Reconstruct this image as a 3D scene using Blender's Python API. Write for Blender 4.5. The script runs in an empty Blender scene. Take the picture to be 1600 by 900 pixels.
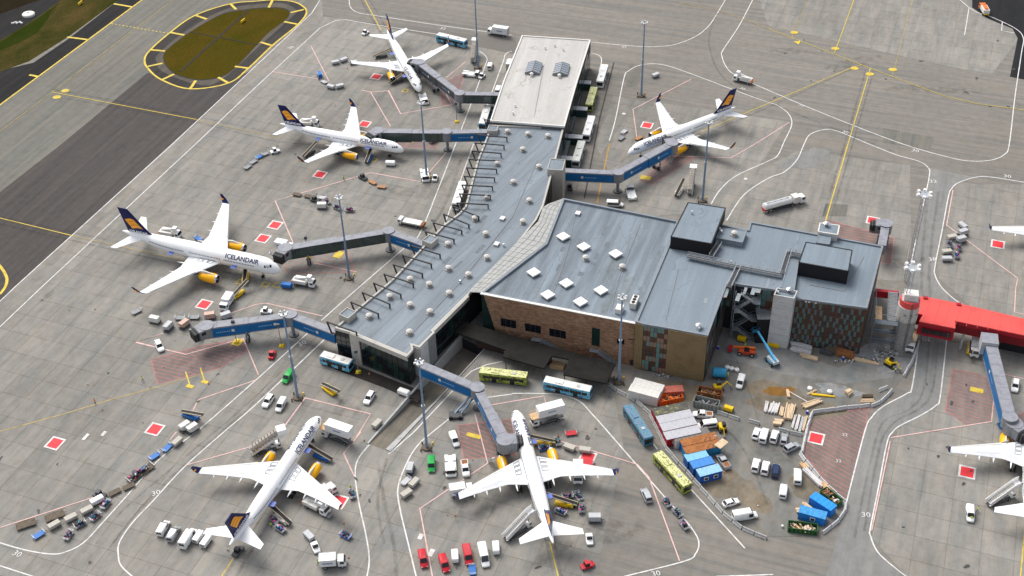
import bpy, bmesh, math, random
from mathutils import Vector, Matrix
random.seed(7)
SC = bpy.context.scene
COL = SC.collection
R = math.radians
# ------------------------------------------------------------------ camera
F_PX, PITCH, ROLL, CAM_H = 1973.3, R(38.312), R(-1.698), 234.15
cp, sp, cr, sr = math.cos(PITCH), math.sin(PITCH), math.cos(ROLL), math.sin(ROLL)
FWD = Vector((0, cp, -sp)); UP0 = Vector((0, sp, cp)); RT0 = Vector((1, 0, 0))
RT = cr*RT0 + sr*UP0
UPV = -sr*RT0 + cr*UP0
cam_d = bpy.data.cameras.new('camera'); cam = bpy.data.objects.new('camera', cam_d); COL.objects.link(cam)
cam_d.sensor_width = 36; cam_d.lens = F_PX/1600*36; cam_d.clip_start = 1; cam_d.clip_end = 6000
M = Matrix((RT, UPV, -FWD)).transposed().to_4x4(); M.translation = (0, 0, CAM_H)
cam.matrix_world = M
SC.camera = cam
# ------------------------------------------------------------------ light
SUN_EL, SUN_AZ = R(52), R(326)          # azimuth clockwise from +Y
w = bpy.data.worlds.new('World'); SC.world = w; w.use_nodes = True
nt = w.node_tree; bg = nt.nodes['Background']
sky = nt.nodes.new('ShaderNodeTexSky'); sky.sky_type = 'NISHITA'; sky.sun_disc = False
sky.sun_elevation = SUN_EL; sky.sun_rotation = SUN_AZ; sky.dust_density = 3.0; sky.air_density = 1.0; sky.ozone_density = 1.0
hs = nt.nodes.new('ShaderNodeHueSaturation'); hs.inputs['Saturation'].default_value = 0.35
nt.links.new(sky.outputs[0], hs.inputs['Color']); nt.links.new(hs.outputs[0], bg.inputs[0])
bg.inputs[1].default_value = 0.118
sd = bpy.data.lights.new('sun', 'SUN'); so = bpy.data.objects.new('sun', sd); COL.objects.link(so)
sd.energy = 1.65; sd.angle = R(36); sd.color = (1, .965, .91)
sv = Vector((math.sin(SUN_AZ)*math.cos(SUN_EL), math.cos(SUN_AZ)*math.cos(SUN_EL), math.sin(SUN_EL)))
so.rotation_euler = sv.to_track_quat('Z', 'Y').to_euler()
SC.view_settings.view_transform = 'Standard'; SC.view_settings.look = 'None'
SC.view_settings.exposure = 0.76; SC.view_settings.gamma = 1

# ------------------------------------------------------------------ helpers
def at(px, py, z=0.0):
    """the place in the scene seen at a photograph pixel, at height z"""
    X, Y = px-800, py-450
    X, Y = X*cr + Y*sr, -X*sr + Y*cr
    X /= F_PX; Y = -Y/F_PX
    dx, dy, dz = X, cp + Y*sp, -sp + Y*cp
    t = (z-CAM_H)/dz
    return Vector((dx*t, dy*t, z))
def head(px, py, dx, dy, z=0.0):
    a, b = at(px-dx, py-dy, z), at(px+dx, py+dy, z)
    return math.atan2(b.y-a.y, b.x-a.x)
GRID = R(68.5)
GU = Vector((math.cos(GRID), math.sin(GRID))); GV = Vector((-GU.y, GU.x))

MATS = {}
def newmat(name):
    m = bpy.data.materials.new(name); m.use_nodes = True
    return m, m.node_tree, m.node_tree.nodes['Principled BSDF']
def N(nt, t, **kw):
    n = nt.nodes.new(t)
    for k, v in kw.items():
        if k in n.inputs: n.inputs[k].default_value = v
        else: setattr(n, k, v)
    return n
def mixc(nt, fac, a, b, mode='MIX'):
    n = nt.nodes.new('ShaderNodeMix'); n.data_type = 'RGBA'; n.blend_type = mode
    for s, v in ((n.inputs[0], fac), (n.inputs[6], a), (n.inputs[7], b)):
        if hasattr(v, 'is_output'): nt.links.new(v, s)
        elif isinstance(v, tuple): s.default_value = (*v, 1) if len(v) == 3 else v
        else: s.default_value = v
    return n.outputs[2]
def ramp(nt, src, a, b, c0=(0, 0, 0), c1=(1, 1, 1)):
    n = nt.nodes.new('ShaderNodeValToRGB'); e = n.color_ramp.elements
    e[0].position = a; e[1].position = b; e[0].color = (*c0, 1); e[1].color = (*c1, 1)
    nt.links.new(src, n.inputs[0]); return n.outputs[0]
def coords(nt, kind='Object', rot=0.0, scale=(1, 1, 1)):
    if kind == 'World':
        g = nt.nodes.new('ShaderNodeNewGeometry'); o = g.outputs['Position']
    else:
        g = nt.nodes.new('ShaderNodeTexCoord'); o = g.outputs[kind]
    mp = nt.nodes.new('ShaderNodeMapping'); mp.inputs['Rotation'].default_value = (0, 0, rot)
    if rot:
        m0 = nt.nodes.new('ShaderNodeMapping'); m0.inputs['Rotation'].default_value = (0, 0, rot)
        nt.links.new(o, m0.inputs[0]); o = m0.outputs[0]; mp.inputs['Rotation'].default_value = (0, 0, 0)
    mp.inputs['Scale'].default_value = scale
    nt.links.new(o, mp.inputs[0]); return mp.outputs[0]
def noise(nt, vec, scale, detail=4, rough=.6):
    n = N(nt, 'ShaderNodeTexNoise', Scale=scale, Detail=detail, Roughness=rough); nt.links.new(vec, n.inputs['Vector'])
    return n.outputs[0]
def paint(name, col, rough=.45, var=.12, scale=1.5, metal=0.0, dirt=None, spec=None):
    """plain painted or plastic surface with slight wear"""
    if name in MATS: return MATS[name]
    m, nt, b = newmat(name)
    v = coords(nt, 'Object')
    n = noise(nt, v, scale)
    d = dirt or tuple(c*(1-2.2*var) for c in col)
    f = ramp(nt, n, .45, .8)
    c = mixc(nt, f, tuple(min(1, c*(1+var*.3)) for c in col), d)
    nt.links.new(c, b.inputs['Base Color']); b.inputs['Roughness'].default_value = rough; b.inputs['Metallic'].default_value = metal; b.inputs['Specular IOR Level'].default_value = .28
    MATS[name] = m; return m
WHITE = paint('white_paint', (.80, .80, .79), .35, .06)
OFFW = paint('off_white', (.68, .66, .62), .5, .08)
PLANEW = paint('aircraft_white', (.86, .86, .86), .3, .03, .3)
WINGW = paint('wing_white', (.74, .755, .77), .38, .05, .4)
LGREY = paint('light_grey', (.45, .46, .47), .5, .1)
GREY = paint('mid_grey', (.22, .23, .24), .5, .15)
DGREY = paint('dark_grey', (.07, .072, .078), .55, .15)
BLACK = paint('black_rubber', (.018, .018, .02), .7, .1)
STEEL = paint('galvanised_steel', (.38, .40, .42), .45, .12, 2, .3)
ALU = paint('polished_metal', (.7, .7, .72), .25, .05, 1, .9)
NAVY = paint('navy_blue', (.006, .010, .085), .4, .05)
ORANGE = paint('emblem_orange', (1.0, .40, .03), .4, .04)
YENG = paint('engine_yellow', (.92, .44, .005), .35, .04)
BLUEBR = paint('bridge_blue', (.006, .125, .34), .45, .1, .4)
BRGREY = paint('bridge_roof_grey', (.25, .255, .285), .6, .15, .5)
MASTB = paint('mast_blue', (.19, .27, .37), .45, .08, .4)
CONC = paint('grey_concrete', (.40, .40, .39), .85, .14, .6)
CONCL = paint('pale_concrete', (.52, .52, .52), .85, .10, .5)
BEIGE = paint('beige_panel', (.44, .41, .36), .7, .1, .5)
BRONZE = paint('dark_bronze', (.035, .036, .04), .5, .2, .5)
TIMBER = paint('timber', (.60, .40, .22), .7, .15, 1.2)
RUST = paint('rust', (.28, .11, .04), .8, .3, 1.0, 0, (.08, .04, .03))
RED = paint('vehicle_red', (.50, .018, .03), .4, .08)
GREEN = paint('vehicle_green', (.02, .36, .07), .4, .08)
DBLUE = paint('vehicle_dark_blue', (.015, .03, .09), .35, .08)
CBLUE = paint('container_blue', (.012, .13, .42), .5, .12, .8)
LBLUE = paint('sky_blue', (.10, .42, .72), .45, .08)
SILV = paint('silver_car', (.42, .44, .46), .3, .05, 1, .4)
YEL = paint('safety_yellow', (.80, .52, .01), .5, .1)
ORNG = paint('machine_orange', (.75, .16, .02), .5, .12)
HIVIS = paint('hi_vis_yellow', (.62, .85, .03), .6, .05)
HIVO = paint('hi_vis_orange', (.95, .25, .03), .6, .05)
SKIN = paint('skin', (.55, .33, .24), .6, .05)
TROUS = paint('dark_trousers', (.02, .024, .04), .8, .1)
BROWN = paint('weathered_wood', (.12, .095, .07), .8, .25, 1.2)
GREENSK = paint('skip_green', (.03, .11, .035), .6, .15)
BUILDBLUE = paint('cabin_blue', (.02, .10, .36), .5, .1)
def glassmat(name, col, rough=.08):
    if name in MATS: return MATS[name]
    m, nt, b = newmat(name); v = coords(nt, 'Object'); n = noise(nt, v, .5, 2)
    c = mixc(nt, n, tuple(x*.6 for x in col), tuple(x*1.4 for x in col))
    nt.links.new(c, b.inputs['Base Color']); b.inputs['Roughness'].default_value = rough; b.inputs['Specular IOR Level'].default_value = .6
    MATS[name] = m; return m
GLASS = glassmat('dark_glass', (.010, .012, .015))
GGLASS = glassmat('green_glass', (.012, .03, .026))
BGLASS = glassmat('bridge_glass', (.03, .055, .05))

class MB:
    def __init__(s): s.v = []; s.f = []; s.m = []
    def add(s, vs, fs, m=0):
        o = len(s.v); s.v += [tuple(v) for v in vs]
        for f in fs: s.f.append([i+o for i in f]); s.m.append(m)
        return s
    def box(s, cx, cy, cz, sx, sy, sz, m=0, rz=0, tx=1, ty=1, ox=0):
        """box centred at c; tx, ty shrink the top; ox shifts the top"""
        c, n = math.cos(rz), math.sin(rz); vs = []
        for k, (a, b) in enumerate(((1, 1), (tx, ty))):
            for ux, uy in ((-1, -1), (1, -1), (1, 1), (-1, 1)):
                x, y = ux*sx/2*a + (ox if k else 0), uy*sy/2*b
                vs.append((cx+x*c-y*n, cy+x*n+y*c, cz+(k-.5)*sz))
        return s.add(vs, [(3, 2, 1, 0), (4, 5, 6, 7), (0, 1, 5, 4), (1, 2, 6, 5), (2, 3, 7, 6), (3, 0, 4, 7)], m)
    def prism(s, pts, z0, z1, m=0, mt=None, cap0=True):
        n = len(pts); pts = ccw(pts)
        vs = [(p[0], p[1], z0) for p in pts] + [(p[0], p[1], z1) for p in pts]
        s.add(vs, [(i, (i+1) % n, n+(i+1) % n, n+i) for i in range(n)] + ([tuple(range(n))[::-1]] if cap0 else []), m)
        s.add(vs[n:], [tuple(range(n))], m if mt is None else mt); return s
    def quad(s, pts, m=0): return s.add(pts, [tuple(range(len(pts)))], m)
    def cyl(s, p, q, r0, r1=None, n=8, m=0, cap=True):
        p, q = Vector(p), Vector(q); r1 = r0 if r1 is None else r1
        d = (q-p).normalized(); a = d.orthogonal().normalized(); b = d.cross(a)
        vs = []
        for c, r in ((p, r0), (q, r1)):
            for i in range(n):
                t = 2*math.pi*i/n; vs.append(c + a*r*math.cos(t) + b*r*math.sin(t))
        fs = [(i, (i+1) % n, n+(i+1) % n, n+i) for i in range(n)]
        if cap: fs += [tuple(range(n))[::-1], tuple(range(n, 2*n))]
        return s.add(vs, fs, m)
    def bar(s, p, q, t, m=0, h=None):
        """square bar between two points"""
        p, q = Vector(p), Vector(q); d = (q-p).normalized()
        up = Vector((0, 0, 1)) if abs(d.z) < .95 else Vector((1, 0, 0))
        a = d.cross(up).normalized()*t/2; b = a.cross(d).normalized()*(h or t)/2
        vs = [p-a-b, p+a-b, p+a+b, p-a+b, q-a-b, q+a-b, q+a+b, q-a+b]
        return s.add(vs, [(0, 1, 2, 3), (7, 6, 5, 4), (4, 5, 1, 0), (5, 6, 2, 1), (6, 7, 3, 2), (7, 4, 0, 3)], m)
    def loft(s, rings, m=0, caps=(True, True), closed=True):
        n = len(rings[0]); vs = [p for r in rings for p in r]; fs = []
        for k in range(len(rings)-1):
            for i in range(n if closed else n-1):
                j = (i+1) % n; fs.append((k*n+i, k*n+j, (k+1)*n+j, (k+1)*n+i))
        if caps[0]: fs.append(tuple(range(n))[::-1])
        if caps[1]: fs.append(tuple(range((len(rings)-1)*n, len(rings)*n)))
        return s.add(vs, fs, m)
    def lathe(s, prof, n=14, m=0, axis='z', c=(0, 0, 0), caps=(True, True)):
        rings = []
        for r, h in prof:
            ring = []
            for i in range(n):
                t = 2*math.pi*i/n; a, b = r*math.cos(t), r*math.sin(t)
                ring.append((c[0]+a, c[1]+b, c[2]+h) if axis == 'z' else (c[0]+h, c[1]+a, c[2]+b))
            rings.append(ring)
        return s.loft(rings, m, caps)
    def build(s, name, mats, parent=None, smooth=False, fix=True):
        me = bpy.data.meshes.new(name); me.from_pydata(s.v, [], s.f)
        mats = mats if isinstance(mats, (list, tuple)) else [mats]
        for k in mats: me.materials.append(k)
        me.polygons.foreach_set('material_index', s.m)
        if smooth: me.polygons.foreach_set('use_smooth', [True]*len(s.f))
        me.update()
        if fix:
            bm = bmesh.new(); bm.from_mesh(me); bmesh.ops.recalc_face_normals(bm, faces=bm.faces[:]); bm.to_mesh(me); bm.free()
        if smooth:
            try: me.set_sharp_from_angle(angle=R(40))
            except Exception: pass
        o = bpy.data.objects.new(name, me); COL.objects.link(o)
        if parent is not None: adopt(parent, o)
        return o
def adopt(p, o): o.parent = p; KIDS.setdefault(p, []).append(o)
def ccw(pts):
    a = sum(pts[i-1][0]*pts[i][1]-pts[i][0]*pts[i-1][1] for i in range(len(pts)))
    return list(pts) if a > 0 else list(pts)[::-1]
def inset(pts, d):
    pts = [Vector((p[0], p[1])) for p in ccw(pts)]; out = []; n = len(pts)
    for i in range(n):
        a, b, c = pts[i-1], pts[i], pts[(i+1) % n]
        u, v = (b-a).normalized(), (c-b).normalized()
        n1, n2 = Vector((-u.y, u.x)), Vector((-v.y, v.x))
        k = (n1+n2); k = k/max(.25, k.length_squared)*2
        out.append(b + k*d)
    return out
def clip(poly, a, b, keep_left=True):
    """cut a polygon along the line a-b"""
    out = []; n = len(poly)
    def side(p):
        v = (b[0]-a[0])*(p[1]-a[1]) - (b[1]-a[1])*(p[0]-a[0])
        return v if keep_left else -v
    for i in range(n):
        p, q = poly[i], poly[(i+1) % n]; s, t = side(p), side(q)
        if s >= 0: out.append(p)
        if (s > 0 > t) or (s < 0 < t):
            k = s/(s-t); out.append((p[0]+(q[0]-p[0])*k, p[1]+(q[1]-p[1])*k))
    return out
def clip_in(poly, conv):
    conv = ccw(conv)
    for i in range(len(conv)):
        if len(poly) < 3: return []
        poly = clip(poly, conv[i-1], conv[i])
    return poly if len(poly) > 2 else []
def clip_out(poly, conv):
    conv = ccw(conv); res = []
    for i in range(len(conv)):
        if len(poly) < 3: break
        o = clip(poly, conv[i-1], conv[i], False)
        if len(o) > 2: res.append(o)
        poly = clip(poly, conv[i-1], conv[i])
    return res
def area(p): return abs(sum(p[i-1][0]*p[i][1]-p[i][0]*p[i-1][1] for i in range(len(p))))/2
def root(name, label, cat, loc=(0, 0, 0), rz=0.0, group=None):
    o = bpy.data.objects.new(name, None); COL.objects.link(o); o.empty_display_size = .5
    o.location = loc; o.rotation_euler = (0, 0, rz); tag(o, label, cat, group); return o
def tag(o, label, cat, group=None):
    o['label'] = label; o['category'] = cat
    if group: o['group'] = group
    return o
def structure(o): o['kind'] = 'structure'; return o
def stuff(o): o['kind'] = 'stuff'; return o
KIDS = {}
def copy_tree(o, parent=None):
    c = o.copy(); COL.objects.link(c)
    if parent is not None: adopt(parent, c)
    for ch in KIDS.get(o, ()): copy_tree(ch, c)
    return c
PROTO = {}
def spawn(key, builder, loc, rz, label, cat=None, group=None, scale=None):
    if key not in PROTO:
        o = builder(); PROTO[key] = o
    else: o = copy_tree(PROTO[key])
    o.location = loc; o.rotation_euler = (0, 0, rz)
    if 'group' in o: del o['group']
    o['label'] = label
    if cat: o['category'] = cat
    if group: o['group'] = group
    if scale: o.scale = scale
    return o
# ================================================================== GROUND
def world2grid(nt, scale=1.0):
    g = nt.nodes.new('ShaderNodeNewGeometry')
    mp = nt.nodes.new('ShaderNodeMapping'); mp.inputs['Rotation'].default_value = (0, 0, -GRID)
    nt.links.new(g.outputs['Position'], mp.inputs[0]); return mp.outputs[0]
def scaled(nt, v, s):
    m = nt.nodes.new('ShaderNodeMapping'); m.inputs['Scale'].default_value = s; nt.links.new(v, m.inputs[0]); return m.outputs[0]
def ground_mat(name, col, streak=(.02, .5), amount=.25, patch=.25, fine=.15, slabs=0.0, tint=(.8, .78, .74), size=7.5):
    m, nt, b = newmat(name)
    g = world2grid(nt)
    base = col
    n1 = noise(nt, scaled(nt, g, (.012, .012, 1)), 1, 5)
    c = mixc(nt, ramp(nt, n1, .3, .7), tuple(x*(1-patch) for x in col), tuple(min(1, x*(1+patch*.7)) for x in col))
    st = noise(nt, scaled(nt, g, (streak[0], streak[1], 1)), 1, 6, .65)
    c = mixc(nt, ramp(nt, st, .38, .72), c, mixc(nt, 1.0, c, tuple(1-amount*(1.25-.25*i) for i in range(3)), 'MULTIPLY'))
    n2 = noise(nt, scaled(nt, g, (.35, .35, 1)), 1, 6, .7)
    c = mixc(nt, ramp(nt, n2, .42, .78), c, mixc(nt, 1.0, c, tint, 'MULTIPLY'))
    n3 = noise(nt, scaled(nt, g, (3, 3, 1)), 1, 3, .8)
    c = mixc(nt, fine, c, mixc(nt, 1.0, c, ramp(nt, n3, .2, .8, (.5, .5, .5), (1.4, 1.4, 1.4)), 'MULTIPLY'))
    n4 = noise(nt, scaled(nt, g, (.09, .16, 1)), 1, 3, .5)      # oil and rubber spots
    c = mixc(nt, ramp(nt, n4, .70, .85), c, mixc(nt, 1.0, c, (.62, .6, .58), 'MULTIPLY'))
    if slabs:
        sn = N(nt, 'ShaderNodeVectorMath', operation='FLOOR')
        nt.links.new(scaled(nt, g, (1/size, 1/size, 0)), sn.inputs[0])
        wn = N(nt, 'ShaderNodeTexWhiteNoise', noise_dimensions='2D'); nt.links.new(sn.outputs[0], wn.inputs[0])
        k = ramp(nt, wn.outputs[0], 0, 1, (1-slabs,)*3, (1+slabs*.6,)*3)
        c = mixc(nt, 1.0, c, k, 'MULTIPLY')
        fr = N(nt, 'ShaderNodeVectorMath', operation='FRACTION'); nt.links.new(scaled(nt, g, (1/size, 1/size, 0)), fr.inputs[0])
        sx = nt.nodes.new('ShaderNodeSeparateXYZ'); nt.links.new(fr.outputs[0], sx.inputs[0])
        # dirt gathered along the joints
        e = None
        for o in (sx.outputs[0], sx.outputs[1]):
            a = N(nt, 'ShaderNodeMath', operation='SUBTRACT'); nt.links.new(o, a.inputs[0]); a.inputs[1].default_value = .5
            ab = N(nt, 'ShaderNodeMath', operation='ABSOLUTE'); nt.links.new(a.outputs[0], ab.inputs[0])
            if e is None: e = ab.outputs[0]
            else:
                mx = N(nt, 'ShaderNodeMath', operation='MAXIMUM'); nt.links.new(e, mx.inputs[0]); nt.links.new(ab.outputs[0], mx.inputs[1]); e = mx.outputs[0]
        f = ramp(nt, e, .478, .5)
        f2 = N(nt, 'ShaderNodeMath', operation='MULTIPLY'); nt.links.new(f, f2.inputs[0]); nt.links.new(ramp(nt, n2, .3, .65), f2.inputs[1])
        c = mixc(nt, f2.outputs[0], c, mixc(nt, 1.0, c, (.80, .78, .75), 'MULTIPLY'))
    nt.links.new(c, b.inputs['Base Color']); b.inputs['Roughness'].default_value = .9; b.inputs['Specular IOR Level'].default_value = .07
    return m
M_ASPH = ground_mat('apron_asphalt', (.245, .222, .194), (.55, .012), .30, .12, .2)
M_SLAB = ground_mat('slab_concrete', (.292, .272, .242), (.05, .3), .26, .19, .22, .065)
M_BED = paint('joint_filler', (.15, .14, .125), .9, .1)
M_TAXI = ground_mat('taxiway_asphalt', (.20, .188, .162), (.012, .45), .3, .1, .2)
M_TAXID = ground_mat('taxiway_dark_asphalt', (.092, .082, .076), (.012, .5), .3, .1, .2)
M_SHOULD = ground_mat('shoulder_asphalt', (.03, .028, .028), (.02, .4), .3, .3, .2)
M_ROAD = ground_mat('service_road_asphalt', (.255, .248, .235), (.02, .4), .2, .12, .18)
M_NEWASPH = ground_mat('new_dark_asphalt', (.028, .028, .03), (.02, .4), .2, .2, .2)
M_SITE = ground_mat('site_dirt', (.245, .205, .155), (.1, .2), .35, .3, .35, 0, (.7, .62, .5))
M_STRIP = ground_mat('edge_strip_concrete', (.285, .262, .23), (.05, .3), .25, .12, .2, .1)
def grassmat(name, a, b_, c_):
    m, nt, b = newmat(name); g = world2grid(nt)
    n1 = noise(nt, scaled(nt, g, (.05, .07, 1)), 1, 6, .7); n2 = noise(nt, scaled(nt, g, (1.2, 1.2, 1)), 1, 4, .8)
    c = mixc(nt, ramp(nt, n1, .35, .65), a, b_); c = mixc(nt, ramp(nt, n2, .4, .75), c, c_)
    nt.links.new(c, b.inputs['Base Color']); b.inputs['Roughness'].default_value = 1; b.inputs['Specular IOR Level'].default_value = 0; return m
M_GRASS = grassmat('dry_grass', (.055, .050, .006), (.092, .060, .010), (.045, .038, .006))
M_VERGE = grassmat('verge_grass', (.025, .035, .006), (.095, .066, .024), (.03, .026, .010))
M_SCRUB = grassmat('scrub', (.02, .016, .01), (.035, .025, .014), (.01, .01, .007))
P_WHITE = paint('line_white', (.62, .61, .59), .7, .22, .6)
P_PINK = paint('line_pink', (.66, .43, .40), .7, .2, .5)
P_YEL = paint('line_yellow', (.58, .43, .055), .7, .2, .5)
P_YELF = paint('line_faded_yellow', (.38, .29, .11), .8, .3, .4)
P_RED = paint('marking_red', (.74, .045, .055), .7, .12, .6)
P_REDF = paint('marking_faded_red', (.40, .155, .142), .8, .3, .4)

def PX(pts, z=0.0): return [at(p[0], p[1], z) for p in pts]
RAMP_PX = [(722, 528), (757, 545), (609, 706), (576, 694)]           # road that dips below the pier
RAMP = [Vector((p.x, p.y)) for p in PX(RAMP_PX)]
RAMP = [Vector((v.x, v.y)) for v in RAMP]
# base sheet to the horizon, with the ramp cut out
big = [(-3500, -500), (3500, -500), (3500, 5000), (-3500, 5000)]
apron_root = None
mb = MB()
for p in clip_out(big, RAMP): mb.quad([(x, y, 0) for x, y in p])
apron = structure(mb.build('apron', M_ASPH))
def sheet(name, pts, mat, z, parent=None, world=False):
    ps = pts if world else [(p.x, p.y) for p in PX(pts)]
    mb = MB(); mb.add([(x, y, z) for x, y in ps], [tuple(range(len(ps)))])
    o = mb.build(name, mat, parent)
    if o.data.polygons[0].normal.z < 0: o.data.flip_normals()
    return o
# taxiway on the left with its dark band, shoulder, grass verge
def smooth_pts(pts, k=6, closed=False):
    out = []; n = len(pts); rng = range(n if closed else n-1)
    for i in rng:
        p0, p1, p2, p3 = (pts[(i+j) % n] if closed else pts[max(0, min(n-1, i+j))] for j in (-1, 0, 1, 2))
        for s in range(k):
            t = s/k
            out.append(tuple(.5*(2*p1[a]+(p2[a]-p0[a])*t+(2*p0[a]-5*p1[a]+4*p2[a]-p3[a])*t*t+(3*p1[a]-p0[a]-3*p2[a]+p3[a])*t**3) for a in (0, 1)))
    if not closed: out.append(tuple(pts[-1][:2]))
    return out
structure(sheet('taxiway', [(502, 0), (525, -25), (262, -25), (222, 0), (0, 164), (-120, 252), (-120, 580), (0, 471)], M_TAXI, .004))
structure(sheet('taxiway_centre_band', [(355, 128), (230, 114), (96, 225), (0, 300), (-120, 396), (-120, 580), (0, 471), (230, 262), (392, 110)], M_TAXID, .008))
structure(sheet('taxiway_shoulder', [(262, -25), (222, 0), (0, 164), (-120, 252), (-120, 180), (0, 110), (52, 98), (108, 60), (185, 0), (210, -25)], M_SHOULD, .006))
structure(sheet('grass_verge', [(210, -25), (185, 0), (106, 58), (45, 96), (0, 112), (-120, 178), (-120, 120), (0, 63), (60, 26), (95, 0), (115, -25)], M_VERGE, .010))
structure(sheet('perimeter_road', [(115, -25), (95, 0), (60, 26), (0, 63), (-120, 120), (-120, 70), (0, 22), (62, 0), (90, -25)], M_SHOULD, .012))
structure(sheet('rough_ground', [(90, -25), (62, 0), (0, 22), (-120, 70), (-150, -60), (60, -70)], M_SCRUB, .014))
OVAL = [(400, 2), (360, 6), (305, 24), (267, 50), (234, 79), (226, 94), (232, 108), (253, 125), (297, 139), (357, 130), (389, 106), (427, 70), (465, 39), (479, 20), (472, 9), (455, 2), (425, 0)]
structure(sheet('verge_moss', [(96, 2), (60, 28), (0, 66), (-60, 96), (-60, 104), (0, 79), (28, 68), (58, 52), (75, 30), (80, 18)], grassmat('green_moss', (.016, .028, .004), (.030, .040, .007), (.03, .035, .006)), .0135))
structure(sheet('island_paving', smooth_pts(OVAL, 5, True), ground_mat('island_asphalt', (.062, .056, .052), (.02, .3), .3, .3, .3), .012))
OVG = [(400, 14), (385, 16), (350, 22), (320, 37), (297, 51), (272, 69), (258, 83), (257, 94), (265, 107), (280, 117), (312, 124), (345, 119), (367, 105), (400, 71), (418, 52), (445, 32), (451, 22), (447, 16), (432, 13)]
cx_, cy_ = 352, 69
structure(sheet('island_inner_ring', smooth_pts([(cx_+(x-cx_)*1.12, cy_+(y-cy_)*1.14) for x, y in [(400, 14), (350, 22), (297, 51), (258, 83), (257, 94), (265, 107), (312, 124), (345, 119), (400, 71), (445, 32), (451, 22), (432, 13)]], 5, True), ground_mat('island_ring', (.125, .108, .09), (.02, .3), .3, .2, .3), .016))
structure(sheet('island_soil_edge', smooth_pts([(cx_+(x-cx_)*1.015, cy_+(y-cy_)*1.03) for x, y in OVG], 5, True), paint('dark_soil', (.03, .026, .014), .95, .2), .02))
grass = stuff(sheet('island_grass', smooth_pts(OVG, 5, True), M_GRASS, .03)); tag(grass, 'oval lawn of dry olive grass inside the yellow ringed island', 'grass')
# tufts give the lawn a real rough edge and relief
gm = MB(); gp = [(p.x, p.y) for p in PX(smooth_pts(OVG, 5, True))]
cx = sum(p[0] for p in gp)/len(gp); cy = sum(p[1] for p in gp)/len(gp)
def inside(pt, poly):
    c = False
    for i in range(len(poly)):
        a, b = poly[i-1], poly[i]
        if (a[1] > pt[1]) != (b[1] > pt[1]) and pt[0] < (b[0]-a[0])*(pt[1]-a[1])/(b[1]-a[1])+a[0]: c = not c
    return c
xs = [p[0] for p in gp]; ys = [p[1] for p in gp]
for i in range(5000):
    x, y = random.uniform(min(xs)-.5, max(xs)+.5), random.uniform(min(ys)-.5, max(ys)+.5)
    if not inside((x, y), gp): continue
    h = random.uniform(.03, .09); a = random.uniform(0, 6.28); r = random.uniform(.15, .4)
    gm.add([(x+r*math.cos(a+t), y+r*math.sin(a+t), .03) for t in (0, 2.1, 4.2)] + [(x, y, .03+h)], [(0, 1, 3), (1, 2, 3), (2, 0, 3)])
stuff(gm.build('grass_tufts', M_GRASS, grass, fix=False))
for i, (a, b) in enumerate((((282, 112), (388, 16)), ((297, 50), (402, 70)))):
    pa, pb = at(*a), at(*b); d = (pb-pa).normalized(); s = Vector((-d.y, d.x, 0))*(.55 if i == 0 else .3)
    mb = MB(); mb.box((pa.x+pb.x)/2, (pa.y+pb.y)/2, .06+.01*i, (pb-pa).length, s.length*2, .08, 0, math.atan2(d.y, d.x)); mb.build('bare_track', paint('bare_soil', (.03, .024, .014), .95, .2), grass)

# concrete slabs: grid of 7.5 m panels with recessed joints
SZ = 7.5
REG = {
 'A': [(492, 20), (540, 30), (805, 62), (960, 620), (975, 700), (930, 905), (-60, 905), (-60, 525)],
 'B': [(1245, 236), (1422, 258), (1425, 440), (1180, 430), (1080, 320)],
 'C': [(1492, 288), (1640, 288), (1640, 520), (1520, 482), (1462, 430)],
 'D': [(1478, 535), (1640, 540), (1640, 905), (1420, 905), (1362, 840), (1395, 690)],
 'E': [(1180, -20), (1640, -60), (1600, 50), (1550, 116), (1480, 104), (1200, 40)],
 'F': [(930, 225), (958, 150), (1232, 190), (1140, 330), (985, 340)]}
full, cut = [], []
for bi, (k, poly) in enumerate(REG.items()):
    W_ = [(p.x, p.y) for p in PX(poly)]
    BP = [(p.x, p.y) for p in PX(REG['B'])]
    m_ = MB()
    for p in (clip_out(W_, RAMP) if k == 'A' else clip_out(W_, BP) if k == 'F' else [W_]): m_.quad([(x, y, .004) for x, y in p])
    m_.build('joint_bed', M_BED, apron)
    gu = [x*GU.x+y*GU.y for x, y in W_]; gv = [x*GV.x+y*GV.y for x, y in W_]
    for i in range(math.floor(min(gu)/SZ), math.ceil(max(gu)/SZ)):
        for j in range(math.floor(min(gv)/SZ), math.ceil(max(gv)/SZ)):
            g = .028
            c4 = [(i*SZ+g, j*SZ+g), ((i+1)*SZ-g, j*SZ+g), ((i+1)*SZ-g, (j+1)*SZ-g), (i*SZ+g, (j+1)*SZ-g)]
            q = [(a*GU.x+b*GV.x, a*GU.y+b*GV.y) for a, b in c4]
            pieces = clip_in(q, W_)
            if not pieces: continue
            ps = clip_out(pieces, BP if k == 'F' else RAMP)
            if len(ps) == 1 and abs(area(ps[0])-(SZ-2*g)**2) < .05: full.append((math.hypot((i+.5)*SZ*GU.x+(j+.5)*SZ*GV.x, (i+.5)*SZ*GU.y+(j+.5)*SZ*GV.y), i, j))
            else: cut += [p for p in ps if area(p) > .05]
full.sort()
hs_ = SZ/2-.028
mb = MB(); mb.box(0, 0, -.02, 2*hs_, 2*hs_, .04)
slab0 = None
for d, i, j in full[:300]:
    a, b = (i+.5)*SZ, (j+.5)*SZ
    if slab0 is None: o = slab0 = mb.build('concrete_slab', M_SLAB, apron)
    else:
        o = slab0.copy(); COL.objects.link(o); adopt(apron, o)
    o.location = (a*GU.x+b*GV.x, a*GU.y+b*GV.y, .034 + random.uniform(-.002, .002)); o.rotation_euler = (0, 0, GRID)
mb = MB()
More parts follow.
